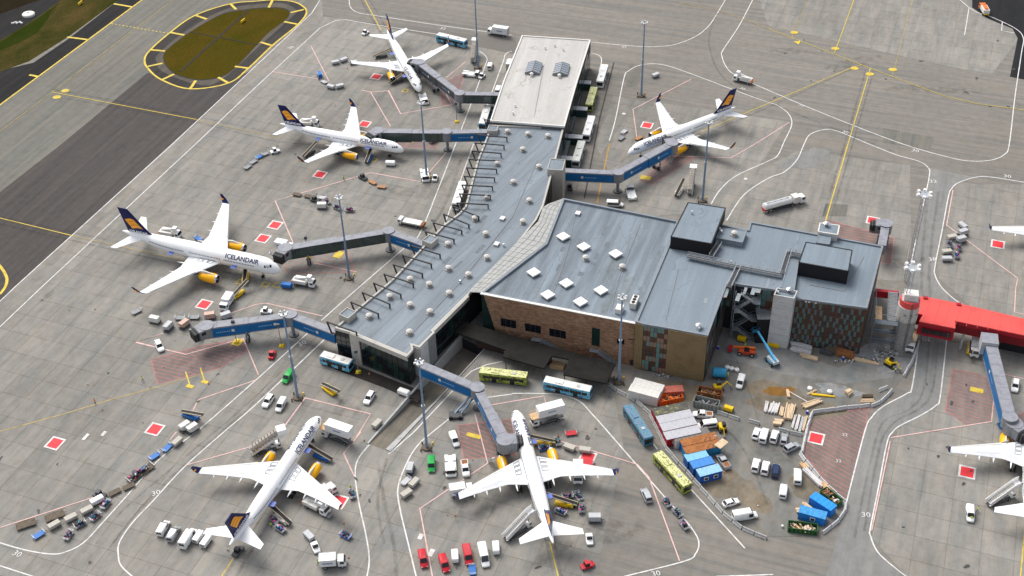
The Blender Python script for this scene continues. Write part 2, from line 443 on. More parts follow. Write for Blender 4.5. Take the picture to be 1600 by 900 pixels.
for d, i, j in full[300:]:
    a, b = (i+.5)*SZ, (j+.5)*SZ
    mb.box(a*GU.x+b*GV.x, a*GU.y+b*GV.y, .014, 2*hs_, 2*hs_, .04, 0, GRID)
for p in cut: mb.prism(p, .006, .034)
stuff(mb.build('concrete_slabs', M_SLAB, apron, fix=False))

structure(sheet('edge_strip', [(503, -2), (487, 21), (400, 103), (270, 225), (22, 450), (0, 471), (-40, 507), (-40, 548), (0, 511), (64, 450), (306, 225), (400, 136), (450, 90), (505, 38)], M_STRIP, .041))
# service roads and other ground sheets laid over the slabs
structure(sheet('service_road', [(1436, 532), (1425, 605), (1417, 615), (1380, 635), (1362, 652), (1351, 675), (1318, 800), (1290, 905), (1420, 905), (1375, 867), (1360, 837), (1360, 825), (1386, 692), (1395, 675), (1407, 665), (1437, 650), (1462, 634), (1469, 620), (1480, 532), (1497, 472), (1472, 450), (1461, 430), (1461, 415), (1482, 307), (1487, 295), (1497, 286), (1525, 277), (1452, 262), (1452, 275), (1442, 322), (1420, 440)], M_ROAD, .042))
SITE = [(965, 612), (1022, 662), (1041, 701), (1056, 720), (1080, 745), (1105, 775), (1132, 805), (1160, 827), (1189, 839), (1260, 838), (1307, 817), (1320, 785), (1282, 750), (1252, 712), (1262, 668), (1269, 645), (1365, 634), (1394, 610), (1412, 589), (1425, 560), (1436, 520), (1400, 440), (1100, 440), (985, 590)]
structure(sheet('construction_yard', SITE, ground_mat('yard_asphalt', (.235, .222, .20), (.05, .2), .3, .22, .3, 0, (.8, .74, .64)), .046))
mb = MB()
def blob(px, py, rx, ry, rz, z, n=26, jit=.25):
    c = at(px, py); ph = [random.uniform(0, 6.28) for _ in range(4)]
    pts = []
    for i in range(n):
        t = 2*math.pi*i/n
        k = 1 + jit*(.5*math.sin(2*t+ph[0])+.35*math.sin(3*t+ph[1])+.25*math.sin(5*t+ph[2])+.2*math.sin(9*t+ph[3]))
        x, y = rx*k*math.cos(t), ry*k*math.sin(t)
        pts.append((c.x+x*math.cos(rz)-y*math.sin(rz), c.y+x*math.sin(rz)+y*math.cos(rz), z))
    return pts
mb.quad(blob(1230, 628, 11, 6.5, -.2, .052, 40, .45)); mb.quad(blob(1140, 760, 9, 6, -.6, .0525, 30, .4)); mb.quad(blob(1262, 760, 5, 4, -.6, .0521)); mb.quad(blob(1060, 610, 9, 4, -.4, .0522))
structure(mb.build('bare_dirt', M_SITE))
mb = MB(); mb.quad(blob(1217, 612, 4.5, 1.6, -.2, .056)); mb.quad(blob(1232, 609, 2, 1, .3, .0563))
structure(mb.build('rust_stain', ground_mat('rusty_dirt', (.28, .14, .04), (.1, .2), .3, .3, .3)))
mb = MB(); mb.quad(blob(1385, 560, 8, 4.5, .4, .056, 30, .5)); mb.quad(blob(1310, 610, 6, 2.2, -.2, .0566, 30, .4)); mb.quad(blob(1360, 548, 6, 2.5, .2, .0573, 30, .4))
structure(mb.build('rubble_ground', ground_mat('pale_rubble', (.36, .35, .335), (.4, .4), .4, .3, .5)))
structure(sheet('old_pavement', [(1140, 515), (1310, 575), (1345, 560), (1400, 575), (1395, 590), (1320, 600), (1225, 585), (1130, 560)], ground_mat('pale_yard', (.27, .265, .25), (.2, .2), .3, .2, .3), .05))
structure(sheet('new_road', [(1519, -10), (1519, 12), (1545, 30), (1582, 45), (1590, 60), (1578, 120), (1640, 132), (1640, -40), (1540, -60)], M_NEWASPH, .045))
structure(sheet('facade_dark_strip', [(528, 556), (560, 572), (640, 604), (664, 612), (652, 629), (600, 606), (522, 577)], ground_mat('dark_brown_ground', (.05, .042, .037), (.1, .2), .3, .2, .3), .0465))  # dark brown ground strip along the foot of the pier front
# patched repairs in the apron
for i, (pts, mat) in enumerate((([(587, 857), (608, 820), (650, 828), (640, 862)], M_ROAD), ([(983, 100), (1005, 100), (995, 135), (978, 136)], M_TAXI), ([(1210, 262), (1270, 230), (1300, 236), (1275, 262)], M_ROAD), ([(1290, 318), (1325, 320), (1322, 338), (1285, 338)], M_TAXI), ([(1380, 200), (1460, 215), (1452, 235), (1380, 222)], M_TAXI))):
    sheet('repair_patch', pts, mat, .0475+i*.0012, apron)

# ------------------------------------------------------------------ painted markings
ZM = .062
class Lines:
    def __init__(s): s.z = ZM
    def poly(s, pts, wd, mat, name='painted_line', smooth=False, dash=None, z=None):
        if smooth: pts = smooth_pts(pts, 8)
        P = [Vector((p.x, p.y)) for p in PX(pts)]
        s.z += .0008; zz = z or s.z
        if s.z > .11: s.z = ZM
        mb = MB()
        if dash:
            L = sum((P[i+1]-P[i]).length for i in range(len(P)-1)); t = 0
            for i in range(len(P)-1):
                d = (P[i+1]-P[i]); l = d.length; u = d/l; n = Vector((-u.y, u.x))*wd/2; t = 0
                while t < l:
                    a, b = P[i]+u*t, P[i]+u*min(l, t+dash[0]); mb.quad([(*(a-n), zz), (*(b-n), zz), (*(b+n), zz), (*(a+n), zz)]); t += dash[0]+dash[1]
        else:
            Lf, Rt = [], []
            for i, p in enumerate(P):
                u = (P[min(i+1, len(P)-1)]-P[max(i-1, 0)]).normalized(); n = Vector((-u.y, u.x))
                k = 1.0
                if 0 < i < len(P)-1:
                    e = (P[i]-P[i-1]).normalized(); k = 1/max(.5, abs(Vector((-e.y, e.x)).dot(n)))
                Lf.append(p+n*wd/2*k); Rt.append(p-n*wd/2*k)
            for i in range(len(P)-1): mb.quad([(*Rt[i], zz), (*Rt[i+1], zz), (*Lf[i+1], zz), (*Lf[i], zz)])
        return mb.build(name, mat, apron)
LN = Lines()
for pts, sm in (
 ([(546, -8), (547, 10), (560, 20), (590, 25), (682, 39), (800, 55)], True), ([(924, 66), (975, 71), (1005, 73), (1030, 73), (1057, 69), (1087, 57), (1107, 41), (1120, 22), (1138, -8)], True),
 ([(1180, -8), (1155, 40), (1130, 78), (1128, 88), (1135, 105), (1150, 118), (1200, 141), (1300, 183), (1410, 225), (1487, 247), (1520, 252), (1550, 250), (1570, 241), (1577, 225), (1586, 150), (1596, 83), (1599, 60), (1587, 45), (1550, 27), (1522, 17), (1494, -5)], True),
 ([(952, 220), (962, 185), (975, 122), (982, 111), (1000, 102), (1025, 100), (1050, 105), (1100, 123), (1150, 142), (1200, 160), (1215, 165), (1232, 178), (1237, 195), (1225, 222), (1215, 243), (1200, 252), (1150, 275), (1125, 297), (1111, 319)], True),
 ([(1135, 345), (1162, 305), (1200, 279), (1225, 269), (1245, 250), (1257, 224), (1265, 211), (1282, 204), (1305, 204), (1357, 225), (1400, 242), (1435, 252), (1450, 262), (1452, 275), (1442, 322)], True),
 ([(1422, 420), (1431, 375)], False),
 ([(1640, 292), (1600, 285), (1550, 277), (1525, 277), (1497, 286), (1487, 295), (1482, 307), (1472, 360), (1461, 415), (1461, 430), (1472, 450), (1497, 472), (1520, 482)], True),
 ([(1436, 532), (1425, 605), (1417, 615), (1380, 635), (1362, 652), (1351, 675), (1322, 787)], True),
 ([(1479, 532), (1469, 620), (1462, 634), (1437, 650), (1407, 665), (1395, 675), (1386, 692), (1373, 760), (1360, 825), (1360, 837), (1375, 867), (1425, 908)], True),
 ([(785, 565), (760, 570), (737, 580), (722, 594), (712, 606), (646, 676), (607, 710)], False),
 ([(800, 615), (837, 615), (875, 617), (905, 627), (925, 647), (950, 675), (1036, 774), (1070, 812), (1087, 835), (1092, 850), (1087, 865), (1070, 877), (975, 901)], True),
 ([(800, 616), (757, 622), (737, 628), (675, 676), (652, 697), (635, 725), (622, 762), (625, 795), (638, 850), (652, 908)], True),
 ([(577, 695), (560, 717), (555, 740), (560, 782), (572, 837), (577, 875), (572, 908)], True),
 ([(1021, 694), (1027, 702)], False), ([(1079, 764), (1164, 857)], False),
 ([(512, 526), (400, 632), (350, 675), (287, 731), (240, 782), (207, 817), (187, 847), (185, 867), (190, 885), (215, 908)], True),
 ([(486, 516), (400, 594), (310, 672), (250, 717), (200, 773), (162, 815), (132, 847), (107, 861), (82, 866), (37, 859), (-20, 842)], True),
 ([(502, 501), (560, 450), (635, 385), (656, 365), (685, 295), (712, 225), (737, 160), (759, 100), (761, 92), (757, 86), (749, 80)], True),
 ([(740, 225), (695, 350)], False), ([(747, 202), (762, 162), (785, 100), (790, 85), (800, 80)], True), ([(-10, 881), (52, 901)], False), ([(1208, 898), (1120, 901)], False),
 ([(505, -8), (487, 21), (400, 103), (270, 225), (22, 450), (0, 471), (-40, 507)], False),
 ([(685, 54), (587, 39), (540, 31), (525, 32), (500, 44), (450, 90), (400, 136), (306, 225), (64, 450), (0, 511), (-40, 548)], False),
 ([(924, 83), (936, 87), (940, 95), (936, 112)], True), ([(1514, 13), (1507, 55)], False), ([(1566, 35), (1565, 48), (1585, 52)], False)):
    LN.poly(pts, .34, P_WHITE, 'white_line', sm)
for pts in ([(486, 72), (514, 127)], [(425, 112), (500, 124)], [(565, 141), (579, 144), (607, 142), (626, 178), (706, 164), (689, 132)], [(579, 144), (610, 197)], [(697, 122), (727, 97)], [(1080, 124), (989, 171), (995, 215)],
 [(1050, 244), (1142, 247), (1180, 225), (1234, 191)], [(459, 382), (430, 314), (457, 306), (562, 275), (579, 270), (656, 284)], [(490, 411), (557, 425)], [(697, 239), (670, 270)], [(255, 521), (212, 535), (290, 554), (380, 529), (404, 586)],
 [(360, 490), (400, 476), (416, 474), (504, 494)], [(400, 594), (310, 625), (300, 645)], [(276, 675), (266, 687)], [(150, 776), (-10, 828)], [(291, 727), (400, 696), (430, 686), (477, 622), (579, 647), (556, 685)], [(564, 675), (548, 695), (537, 709), (554, 745)],
 [(677, 908), (656, 795), (762, 724), (742, 647)], [(762, 634), (850, 619), (855, 640)], [(877, 690), (996, 726), (1014, 746), (1062, 877)], [(1489, 297), (1479, 352), (1590, 435), (1587, 450), (1585, 488), (1640, 500)], [(1392, 684), (1549, 659), (1556, 594)], [(1391, 690), (1362, 829)], [(1570, 585), (1640, 602)]):
    LN.poly(pts, .3, P_PINK, 'pink_line')
for pts, wd, mat in (([(271, 0), (0, 206), (-80, 266)], .28, P_YELF), ([(81, 144), (307, 187)], .3, P_YEL), ([(307, 187), (437, 216)], .25, P_YELF), ([(-40, 332), (0, 341), (115, 369)], .3, P_YEL), ([(115, 369), (295, 409)], .25, P_YELF),
 ([(567, -6), (595, 47)], .35, P_YEL), ([(1200, 45), (1255, 66), (1360, 107), (1475, 150), (1525, 162), (1640, 178)], .25, P_YEL), ([(1060, 5), (1125, 17), (1200, 45)], .25, P_YELF),
 ([(1263, -5), (1237, 60)], .2, P_YELF), ([(1336, -5), (1304, 83)], .3, P_YEL), ([(1427, -5), (1394, 120)], .22, P_YELF), ([(1347, 101), (1328, 107), (1200, 162), (1095, 206)], .25, P_YEL), ([(1360, 107), (1325, 225)], .3, P_YEL), ([(1325, 225), (1290, 345)], .38, P_YEL),
 ([(-10, 677), (100, 647), (175, 624), (245, 605), (315, 585)], .35, P_YELF), ([(952, 225), (933, 318)], .5, paint('line_orange_faded', (.40, .24, .07), .8, .3)), ([(365, 872), (344, 904)], .28, P_YEL), ([(859, 847), (873, 904)], .28, P_YEL), ([(1602, 820), (1594, 905)], .3, P_YEL), ([(290, 581), (297, 603)], .35, P_YEL), ([(313, 575), (320, 596)], .35, P_YEL)):
    LN.poly(pts, wd, mat, 'yellow_line')
LN.poly([(260, -28), (222, 0), (0, 164), (-80, 224)], .7, P_YEL, 'yellow_edge_line')
LN.poly(smooth_pts(OVAL, 5, True)+[OVAL[0]], .75, P_YEL, 'yellow_island_line')
LN.poly([(174, 37), (266, 53)], .5, P_YEL, 'dashed_line', dash=(.9, .9))
for a, b in (((178, 6), (206, 11)), ((105, 58), (136, 62)), ((46, 117), (60, 120)), ((360, 6), (369, 15)), ((305, 24), (323, 30)), ((267, 51), (288, 55)), ((236, 78), (258, 80)), ((231, 104), (254, 99)), ((253, 125), (272, 116)), ((297, 139), (306, 126)), ((357, 130), (341, 121)), ((389, 107), (367, 104)), ((427, 72), (407, 66)), ((464, 38), (444, 34)), ((475, 15), (454, 20)), ((426, 0), (420, 12))):
    LN.poly([a, b], 1.1, P_YEL, 'yellow_bar')
LN.poly([(-8, 410), (0, 416), (8, 428), (11, 438), (8, 449), (0, 460)], .9, P_YEL, 'yellow_loop', True)
def disc(px, py, rx, mat, z, name, n=16, ry=None):
    c = at(px, py); mb = MB(); mb.quad([(c.x+rx*math.cos(2*math.pi*i/n), c.y+(ry or rx)*math.sin(2*math.pi*i/n), z) for i in range(n)]); return mb.build(name, mat, apron)
for px, py in ((102, 142), (89, 152), (1241, 51), (1305, 76), (1335, 107), (1359, 116), (1395, 109)): disc(px, py, 1.6, P_YEL, .112, 'yellow_disc', ry=1.3)
mb = MB(); mb.quad([(*at(x, y)[:2], .112) for x, y in ((1240, 65), (1251, 64), (1248, 70))]); mb.build('yellow_arrow', P_YEL, apron)
def gridquad(px, py, su, sv, mat, z, name, rz=GRID):
    c = at(px, py); u = Vector((math.cos(rz), math.sin(rz)))*su/2; v = Vector((-math.sin(rz), math.cos(rz)))*sv/2; c = Vector((c.x, c.y))
    mb = MB(); mb.quad([(*(c-u-v), z), (*(c-u+v), z), (*(c+u+v), z), (*(c+u-v), z)]); o = mb.build(name, mat, apron)
    if o.data.polygons[0].normal.z < 0: o.data.flip_normals()
    return o
for px, py in ((588, 120), (570, 194), (500, 273), (430, 352), (411, 373), (319, 476), (242, 671), (86, 693), (1011, 196), (1364, 345), (1559, 382), (529, 784), (918, 715), (1275, 685), (1511, 738)):
    gridquad(px, py, 4.3, 4.1, P_WHITE, .114, 'square_border'); gridquad(px, py, 3.3, 3.1, P_RED, .118, 'red_square')
for px, py, a, b in ((529, 398, 3.4, 2.6), (1009, 278, 2.2, 3.6), (1526, 610, 1.8, 3.4), (740, 681, 1.4, 3.9), (643, 219, 3, 2.4), (297, 604, 1.2, 2.2), (320, 597, 1.2, 2.0), (371, 535, 3, 2.6)): gridquad(px, py, a, b, P_YEL, .115, 'yellow_block')
for px, py in ((376, 441), (415, 445), (433, 446), (633, 142), (584, 250)):
    for k in range(4):
        c = at(px, py); t = GRID+k*math.pi/2; d = Vector((math.cos(t), math.sin(t), 0)); n = Vector((-d.y, d.x, 0)); a = c+d*1.0-n*1.1; b = c+d*1.0+n*1.1
        mb = MB(); mb.quad([tuple(p)[:2]+(.113+.0005*k,) for p in (a-d*.15, b-d*.15, b+d*.15, a+d*.15)]); mb.build('yellow_frame_line', P_YEL, apron)
def hatch(pts, spacing, wd, mat, ang, fill=None, z=.056):
    W_ = [(p.x, p.y) for p in PX(pts)]
    if fill:
        o = sheet('faded_red_field', W_, fill, z-.004, apron, True)
    d = Vector((math.cos(ang), math.sin(ang))); n = Vector((-d.y, d.x)); ks = [Vector(p).dot(n) for p in W_]; mb = MB(); k = min(ks)
    while k < max(ks):
        c = n*k; q = [c-d*900-n*wd/2, c+d*900-n*wd/2, c+d*900+n*wd/2, c-d*900+n*wd/2]; q = clip_in([tuple(p) for p in q], W_)
        if q: mb.quad([(x, y, z) for x, y in q])
        k += spacing
    for i in range(len(W_)):
        a, b = Vector(W_[i-1]), Vector(W_[i]); u = (b-a).normalized(); m = Vector((-u.y, u.x))*.12; mb.quad([(*(a-m), z+.002), (*(b-m), z+.002), (*(b+m), z+.002), (*(a+m), z+.002)])
    stuff(mb.build('red_hatching', mat, apron))
M_REDF = ground_mat('faded_red_paint', (.245, .20, .182), (.05, .3), .25, .2, .3)
M_REDM = ground_mat('faded_red_paint_dark', (.225, .178, .158), (.05, .3), .25, .2, .3)
for pts, ang, fill, z in (([(236, 562), (310, 541), (380, 530), (385, 550), (344, 575), (247, 600)], -GRID*0-.35, M_REDF, .056), ([(443, 408), (540, 385), (556, 425), (450, 428)], -.35, None, .056), ([(1050, 242), (1085, 247), (1017, 290), (1000, 282)], .6, M_REDF, .056), ([(1290, 343), (1397, 372), (1392, 412), (1300, 400)], -.35, M_REDM, .056),
 ([(715, 665), (800, 655), (806, 712), (725, 717)], -.5, M_REDM, .056), ([(687, 132), (727, 112), (712, 160), (690, 165)], .3, M_REDF, .056), ([(1489, 577), (1532, 585), (1557, 605), (1549, 659), (1512, 665), (1477, 642)], -.5, M_REDF, .05), ([(1268, 650), (1358, 637), (1350, 675), (1324, 780), (1310, 775), (1258, 712)], -.75, M_REDM, .05), ([(1560, 660), (1610, 640), (1625, 700), (1580, 700)], -.5, M_REDF, .05), ([(595, 210), (690, 212), (680, 232), (590, 228)], .2, M_REDF, .056)):
    hatch(pts, 1.35 if fill else 2.0, .17, P_REDF, ang, fill, z)
# painted numbers
TXT = {}
def textmesh(s, size=1.0, cuts=0, bold=0.0):
    cu = bpy.data.curves.new('lettering', 'FONT'); cu.body = s; cu.size = size; cu.resolution_u = 2; cu.offset = bold; cu.align_x = 'CENTER'; cu.align_y = 'CENTER'
    o = bpy.data.objects.new('lettering', cu); COL.objects.link(o)
    dg = bpy.context.evaluated_depsgraph_get(); me = bpy.data.meshes.new_from_object(o.evaluated_get(dg)); bpy.data.objects.remove(o); bpy.data.curves.remove(cu)
    return me
def ground_text(s, px, py, dx, dy, size, mat=P_WHITE, z=.116):
    me = textmesh(s, size); me.materials.clear(); me.materials.append(mat); o = bpy.data.objects.new('painted_number', me); COL.objects.link(o); adopt(apron, o)
    o.location = (*at(px, py)[:2], z); o.rotation_euler = (0, 0, head(px, py, dx, dy)); return o
for s, px, py, dx, dy, sz in (('30', 244, 771, 10, -3, 2.3), ('30', 27, 866, 10, 4, 2.3), ('30', 1353, 805, 10, .5, 2.3), ('32', 1458, 284, 10, .5, 2.6), ('38', 1457, 406, 10, 0, 2.6), ('30', 1430, 236, 10, 2, 2.6), ('30', 1574, 276, 10, 1, 2.6), ('32', 692, 45, 8, 1, 2.6), ('30', 472, 537, 8, -4, 2.6), ('30', 455, 75, 8, -4, 2.6), ('30', 1160, 139, 8, 3, 2.2), ('30', 1252, 165, 8, 3, 2.2), ('30', 1321, 207, 8, 2, 2.2), ('32', 975, 74, 8, 0, 2.2), ('32', 1320, 680, 10, 1, 1.5), ('32', 1310, 721, 10, 1, 1.5), ('30', 1025, 897, 10, -2, 2.2), ('30', 1448, 530, -10, -1, 2.6)):
    ground_text(s, px, py, dx, dy, sz)
for px, py, a, b in ((134, 683, 2.4, .9), (162, 678, 1.8, .9), (657, 839, 1.7, 1.1), (674, 864, 2.2, 1.2), (1165, 280, 1.2, 1.0), (975, 178, 1.2, 1.2)): gridquad(px, py, a, b, P_WHITE, .1165, 'white_block')
# drain channel
LN.poly([(959, 98), (937, 185), (913, 310)], .45, paint('channel_dark', (.05, .047, .043), .8, .1), 'drain_channel')
# small oil stains
for i in range(90):
    px, py = random.choice([(random.uniform(0, 560), random.uniform(400, 880)), (random.uniform(560, 980), random.uniform(640, 890)), (random.uniform(430, 700), random.uniform(70, 440)), (random.uniform(1200, 1590), random.uniform(60, 170)), (random.uniform(1400, 1590), random.uniform(600, 890))])
    mb = MB(); r = random.uniform(.15, .5); mb.quad(blob(px, py, r*random.uniform(1, 2.2), r, random.uniform(0, 3), .1185+i*.00003, 10, .5)); mb.build('oil_stain', paint('oil', (.06, .055, .05), .6, .1), apron)

# rubber tracks and fuel stains worn into the concrete
mt, nt, b = newmat('rubber_track'); nt_o = nt.nodes['Material Output']; tr = nt.nodes.new('ShaderNodeBsdfTransparent'); mx = nt.nodes.new('ShaderNodeMixShader')
g_ = world2grid(nt); nn = noise(nt, scaled(nt, g_, (.35, .35, 1)), 1, 5, .7); k_ = ramp(nt, nn, .32, .78, (.03, .03, .03), (.27, .27, .27)); nt.links.new(k_, mx.inputs[0]); nt.links.new(tr.outputs[0], mx.inputs[1]); nt.links.new(b.outputs[0], mx.inputs[2]); nt.links.new(mx.outputs[0], nt_o.inputs[0])
b.inputs['Base Color'].default_value = (.045, .042, .04, 1); b.inputs['Roughness'].default_value = .9; b.inputs['Specular IOR Level'].default_value = .05; M_TRACK = mt
M_STAIN = mt.copy(); M_STAIN.name = 'worn_stain'; e_ = [n for n in M_STAIN.node_tree.nodes if n.type == 'VALTORGB'][0].color_ramp.elements; e_[0].color = (.0, .0, .0, 1); e_[0].position = .38; e_[1].color = (.22, .22, .22, 1)
LN.z = .0600
for pts in ([(81, 150), (300, 190), (440, 222), (560, 226)], [(81, 139), (300, 181), (440, 211)], [(-10, 348), (295, 416), (400, 430)], [(-10, 336), (295, 403)], [(560, -6), (600, 60), (640, 120)], [(574, -6), (610, 55)],
 [(350, 905), (420, 790), (490, 680)], [(366, 905), (436, 790)], [(878, 905), (850, 780), (815, 670)], [(866, 905), (838, 780)], [(1340, 104), (1200, 168), (1100, 210)], [(1366, 108), (1332, 225), (1297, 345)], [(1353, 108), (1320, 225), (1285, 340)],
 [(506, 526), (395, 632), (290, 725), (215, 800), (170, 860)], [(497, 524), (390, 628), (280, 722), (190, 800), (150, 850)], [(1452, 535), (1443, 610), (1420, 640), (1380, 660), (1360, 720), (1335, 840)], [(1466, 535), (1456, 612), (1434, 640), (1398, 660), (1374, 700), (1350, 830)],
 [(590, 720), (600, 780), (615, 850), (620, 905)], [(605, 716), (590, 780), (600, 850)], [(1120, 20), (1108, 70), (1140, 130), (1250, 180), (1400, 238)], [(1080, 200), (1000, 235), (960, 260)], [(1450, 300), (1440, 420), (1445, 520)], [(1466, 300), (1452, 420), (1458, 520)], [(940, 110), (920, 190), (900, 300)], [(700, 380), (640, 440), (560, 500)], [(720, 250), (690, 330), (640, 400)], [(1100, 640), (1160, 700), (1200, 790)], [(1150, 560), (1180, 640), (1190, 700)]):
    LN.poly(pts, random.uniform(.5, .9), M_TRACK, 'rubber_track', True)
for i, (x, y, rx, ry) in enumerate(((330, 445, 6, 3), (390, 440, 7, 4), (540, 240, 6, 3), (600, 250, 4, 2.5), (610, 115, 5, 3), (640, 140, 4, 2), (1020, 222, 5, 3), (1075, 235, 5, 3), (480, 745, 6, 3), (415, 725, 5, 3), (375, 850, 5, 3), (790, 735, 5, 3), (868, 722, 5, 3), (880, 800, 7, 4), (860, 860, 5, 3), (740, 790, 8, 4), (330, 560, 9, 4), (500, 310, 9, 4), (1330, 100, 14, 3), (1250, 80, 12, 2.5), (1450, 140, 14, 3), (1570, 720, 6, 3), (1420, 410, 6, 3), (650, 300, 8, 4), (440, 545, 5, 2.5), (540, 640, 7, 3), (960, 830, 7, 3), (1100, 700, 5, 3), (1215, 710, 7, 3))):
    mb = MB(); mb.quad(blob(x, y, rx, ry, random.uniform(-.6, .6), .0555+i*.00012, 34, .45)); mb.build('worn_stain', M_STAIN, apron)
# ================================================================== BUILDINGS
def roofmat(name, col, ang, streak=.3, stains=.5):
    m, nt, b = newmat(name)
    g = nt.nodes.new('ShaderNodeNewGeometry'); mp = nt.nodes.new('ShaderNodeMapping'); mp.inputs['Rotation'].default_value = (0, 0, -ang); nt.links.new(g.outputs['Position'], mp.inputs[0]); v = mp.outputs[0]
    n1 = noise(nt, scaled(nt, v, (.025, .25, 1)), 1, 5, .6); c = mixc(nt, ramp(nt, n1, .38, .66), tuple(x*(1-streak) for x in col), tuple(min(1, x*(1+streak*.6)) for x in col))
    n2 = noise(nt, scaled(nt, v, (.05, .12, 1)), 1, 7, .7); c = mixc(nt, ramp(nt, n2, .55, .75), c, mixc(nt, 1.0, c, (1-.35*stains, 1-.4*stains, 1-.5*stains), 'MULTIPLY'))
    n3 = noise(nt, scaled(nt, v, (.02, .9, 1)), 1, 3, .5); c = mixc(nt, ramp(nt, n3, .5, .7), c, mixc(nt, 1.0, c, (1.12, 1.12, 1.12), 'MULTIPLY'))
    n4 = noise(nt, scaled(nt, v, (1.2, 1.2, 1)), 1, 4, .8); c = mixc(nt, .3, c, mixc(nt, 1.0, c, ramp(nt, n4, .25, .75, (.7, .7, .7), (1.25, 1.25, 1.25)), 'MULTIPLY'))
    wv = N(nt, 'ShaderNodeTexVoronoi', feature='DISTANCE_TO_EDGE', Scale=.11); 
    dv = N(nt, 'ShaderNodeVectorMath', operation='MULTIPLY_ADD'); nz = N(nt, 'ShaderNodeTexNoise', Scale=.25, Detail=4); nt.links.new(v, nz.inputs['Vector']); nt.links.new(nz.outputs['Color'], dv.inputs[0]); dv.inputs[1].default_value = (7, 7, 0); nt.links.new(scaled(nt, v, (.55, 1, 1)), dv.inputs[2]); nt.links.new(dv.outputs[0], wv.inputs['Vector'])   # dried puddle rims
    k = N(nt, 'ShaderNodeMath', operation='MULTIPLY'); nt.links.new(ramp(nt, wv.outputs[0], .0, .018, (1, 1, 1), (0, 0, 0)), k.inputs[0]); nt.links.new(ramp(nt, n1, .45, .62), k.inputs[1])
    c = mixc(nt, k.outputs[0], c, mixc(nt, 1.0, c, (.66, .63, .60), 'MULTIPLY'))
    nt.links.new(c, b.inputs['Base Color']); b.inputs['Roughness'].default_value = .7; return m
M_ROOF = roofmat('roof_membrane', (.175, .208, .24), R(60), .22, .5)
M_ROOFH = roofmat('roof_membrane_hall', (.155, .19, .225), R(69.6), .36, 1.3)
M_ROOFB = roofmat('roof_membrane_block', (.165, .207, .245), R(69.6), .10, .35)
M_ROOFW = roofmat('white_roof_membrane', (.42, .405, .385), R(80), .06, .3)
m, nt, b = newmat('stone_cladding'); v = coords(nt, 'World')
bt = N(nt, 'ShaderNodeTexNoise', Scale=1.1, Detail=5, Roughness=.75); mp = nt.nodes.new('ShaderNodeMapping'); mp.inputs['Scale'].default_value = (.6, .6, 1.7); nt.links.new(v, mp.inputs[0]); nt.links.new(mp.outputs[0], bt.inputs['Vector'])
c = ramp(nt, bt.outputs[0], .3, .7, (.15, .085, .055), (.42, .27, .17)); n2 = noise(nt, v, .12, 3); c = mixc(nt, ramp(nt, n2, .35, .65), c, mixc(nt, 1.0, c, (.8, .68, .62), 'MULTIPLY'))
vo = N(nt, 'ShaderNodeTexVoronoi', feature='F1', Scale=1.6); nt.links.new(mp.outputs[0], vo.inputs['Vector']); c = mixc(nt, .45, c, mixc(nt, 1.0, c, ramp(nt, vo.outputs['Color'], .1, .9, (.55, .5, .46), (1.5, 1.4, 1.3)), 'MULTIPLY'))
nt.links.new(c, b.inputs['Base Color']); b.inputs['Roughness'].default_value = .9; M_STONE = m
GOLD = paint('gold_cladding', (.29, .215, .115), .55, .12, .4, .2)
DWALL = paint('dark_wall', (.022, .023, .026), .5, .15, .3)
BLACKW = paint('black_cladding', (.012, .012, .014), .6, .1, .3)
FASCIA = paint('fascia_beige', (.46, .44, .40), .7, .1, .4)
PARA = paint('parapet_grey', (.20, .23, .26), .6, .1, .4)
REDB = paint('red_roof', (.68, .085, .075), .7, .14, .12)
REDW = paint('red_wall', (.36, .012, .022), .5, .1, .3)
CANOPY = paint('canopy_felt', (.024, .023, .021), .9, .2, .3); CANOPY.node_tree.nodes['Principled BSDF'].inputs['Specular IOR Level'].default_value = .03
PAL = [paint('panel_teal', (.075, .14, .135), .4, .1), paint('panel_slate', (.095, .125, .135), .4, .1), paint('panel_brown', (.085, .05, .033), .5, .15), paint('panel_russet', (.10, .045, .032), .5, .15), paint('panel_tan', (.19, .13, .09), .5, .1), paint('panel_dark', (.06, .045, .04), .5, .1)]
def V2(p): return Vector((p[0], p[1]))
def onwall(px, py, a, b):
    """point seen at a pixel on the vertical plane through a-b"""
    o = Vector((0, 0, CAM_H)); d = at(px, py, 0)-o; n = Vector((-(b.y-a.y), b.x-a.x, 0)); t = (Vector((a.x, a.y, 0))-o).dot(n)/d.dot(n); return o+d*t
def shell(rt, pts, z, wall_mat, roof_mat, z0=0.0, par=.55, pw=.45, para_mat=None, names=('wall', 'roof', 'parapet')):
    """solid walls, recessed roof sheet and a parapet ring"""
    P = ccw([V2(p) for p in pts]); rz = z-par
    mb = MB(); mb.prism(P, z0, rz-.02); mb.build(names[0], wall_mat, rt)
    I = inset(P, pw); mb = MB(); mb.prism(I, rz-.015, rz, 0); mb.build(names[1], roof_mat, rt)
    O = inset(P, -.06); mb = MB(); n = len(P)
    for i in range(n):
        j = (i+1) % n
        mb.quad([(*O[i], rz-.35), (*O[j], rz-.35), (*O[j], z), (*O[i], z)]); mb.quad([(*O[i], z), (*O[j], z), (*I[j], z), (*I[i], z)]); mb.quad([(*I[j], rz-.01), (*I[i], rz-.01), (*I[i], z), (*I[j], z)])
    mb.build(names[2], para_mat or PARA, rt, fix=False); return P, rz
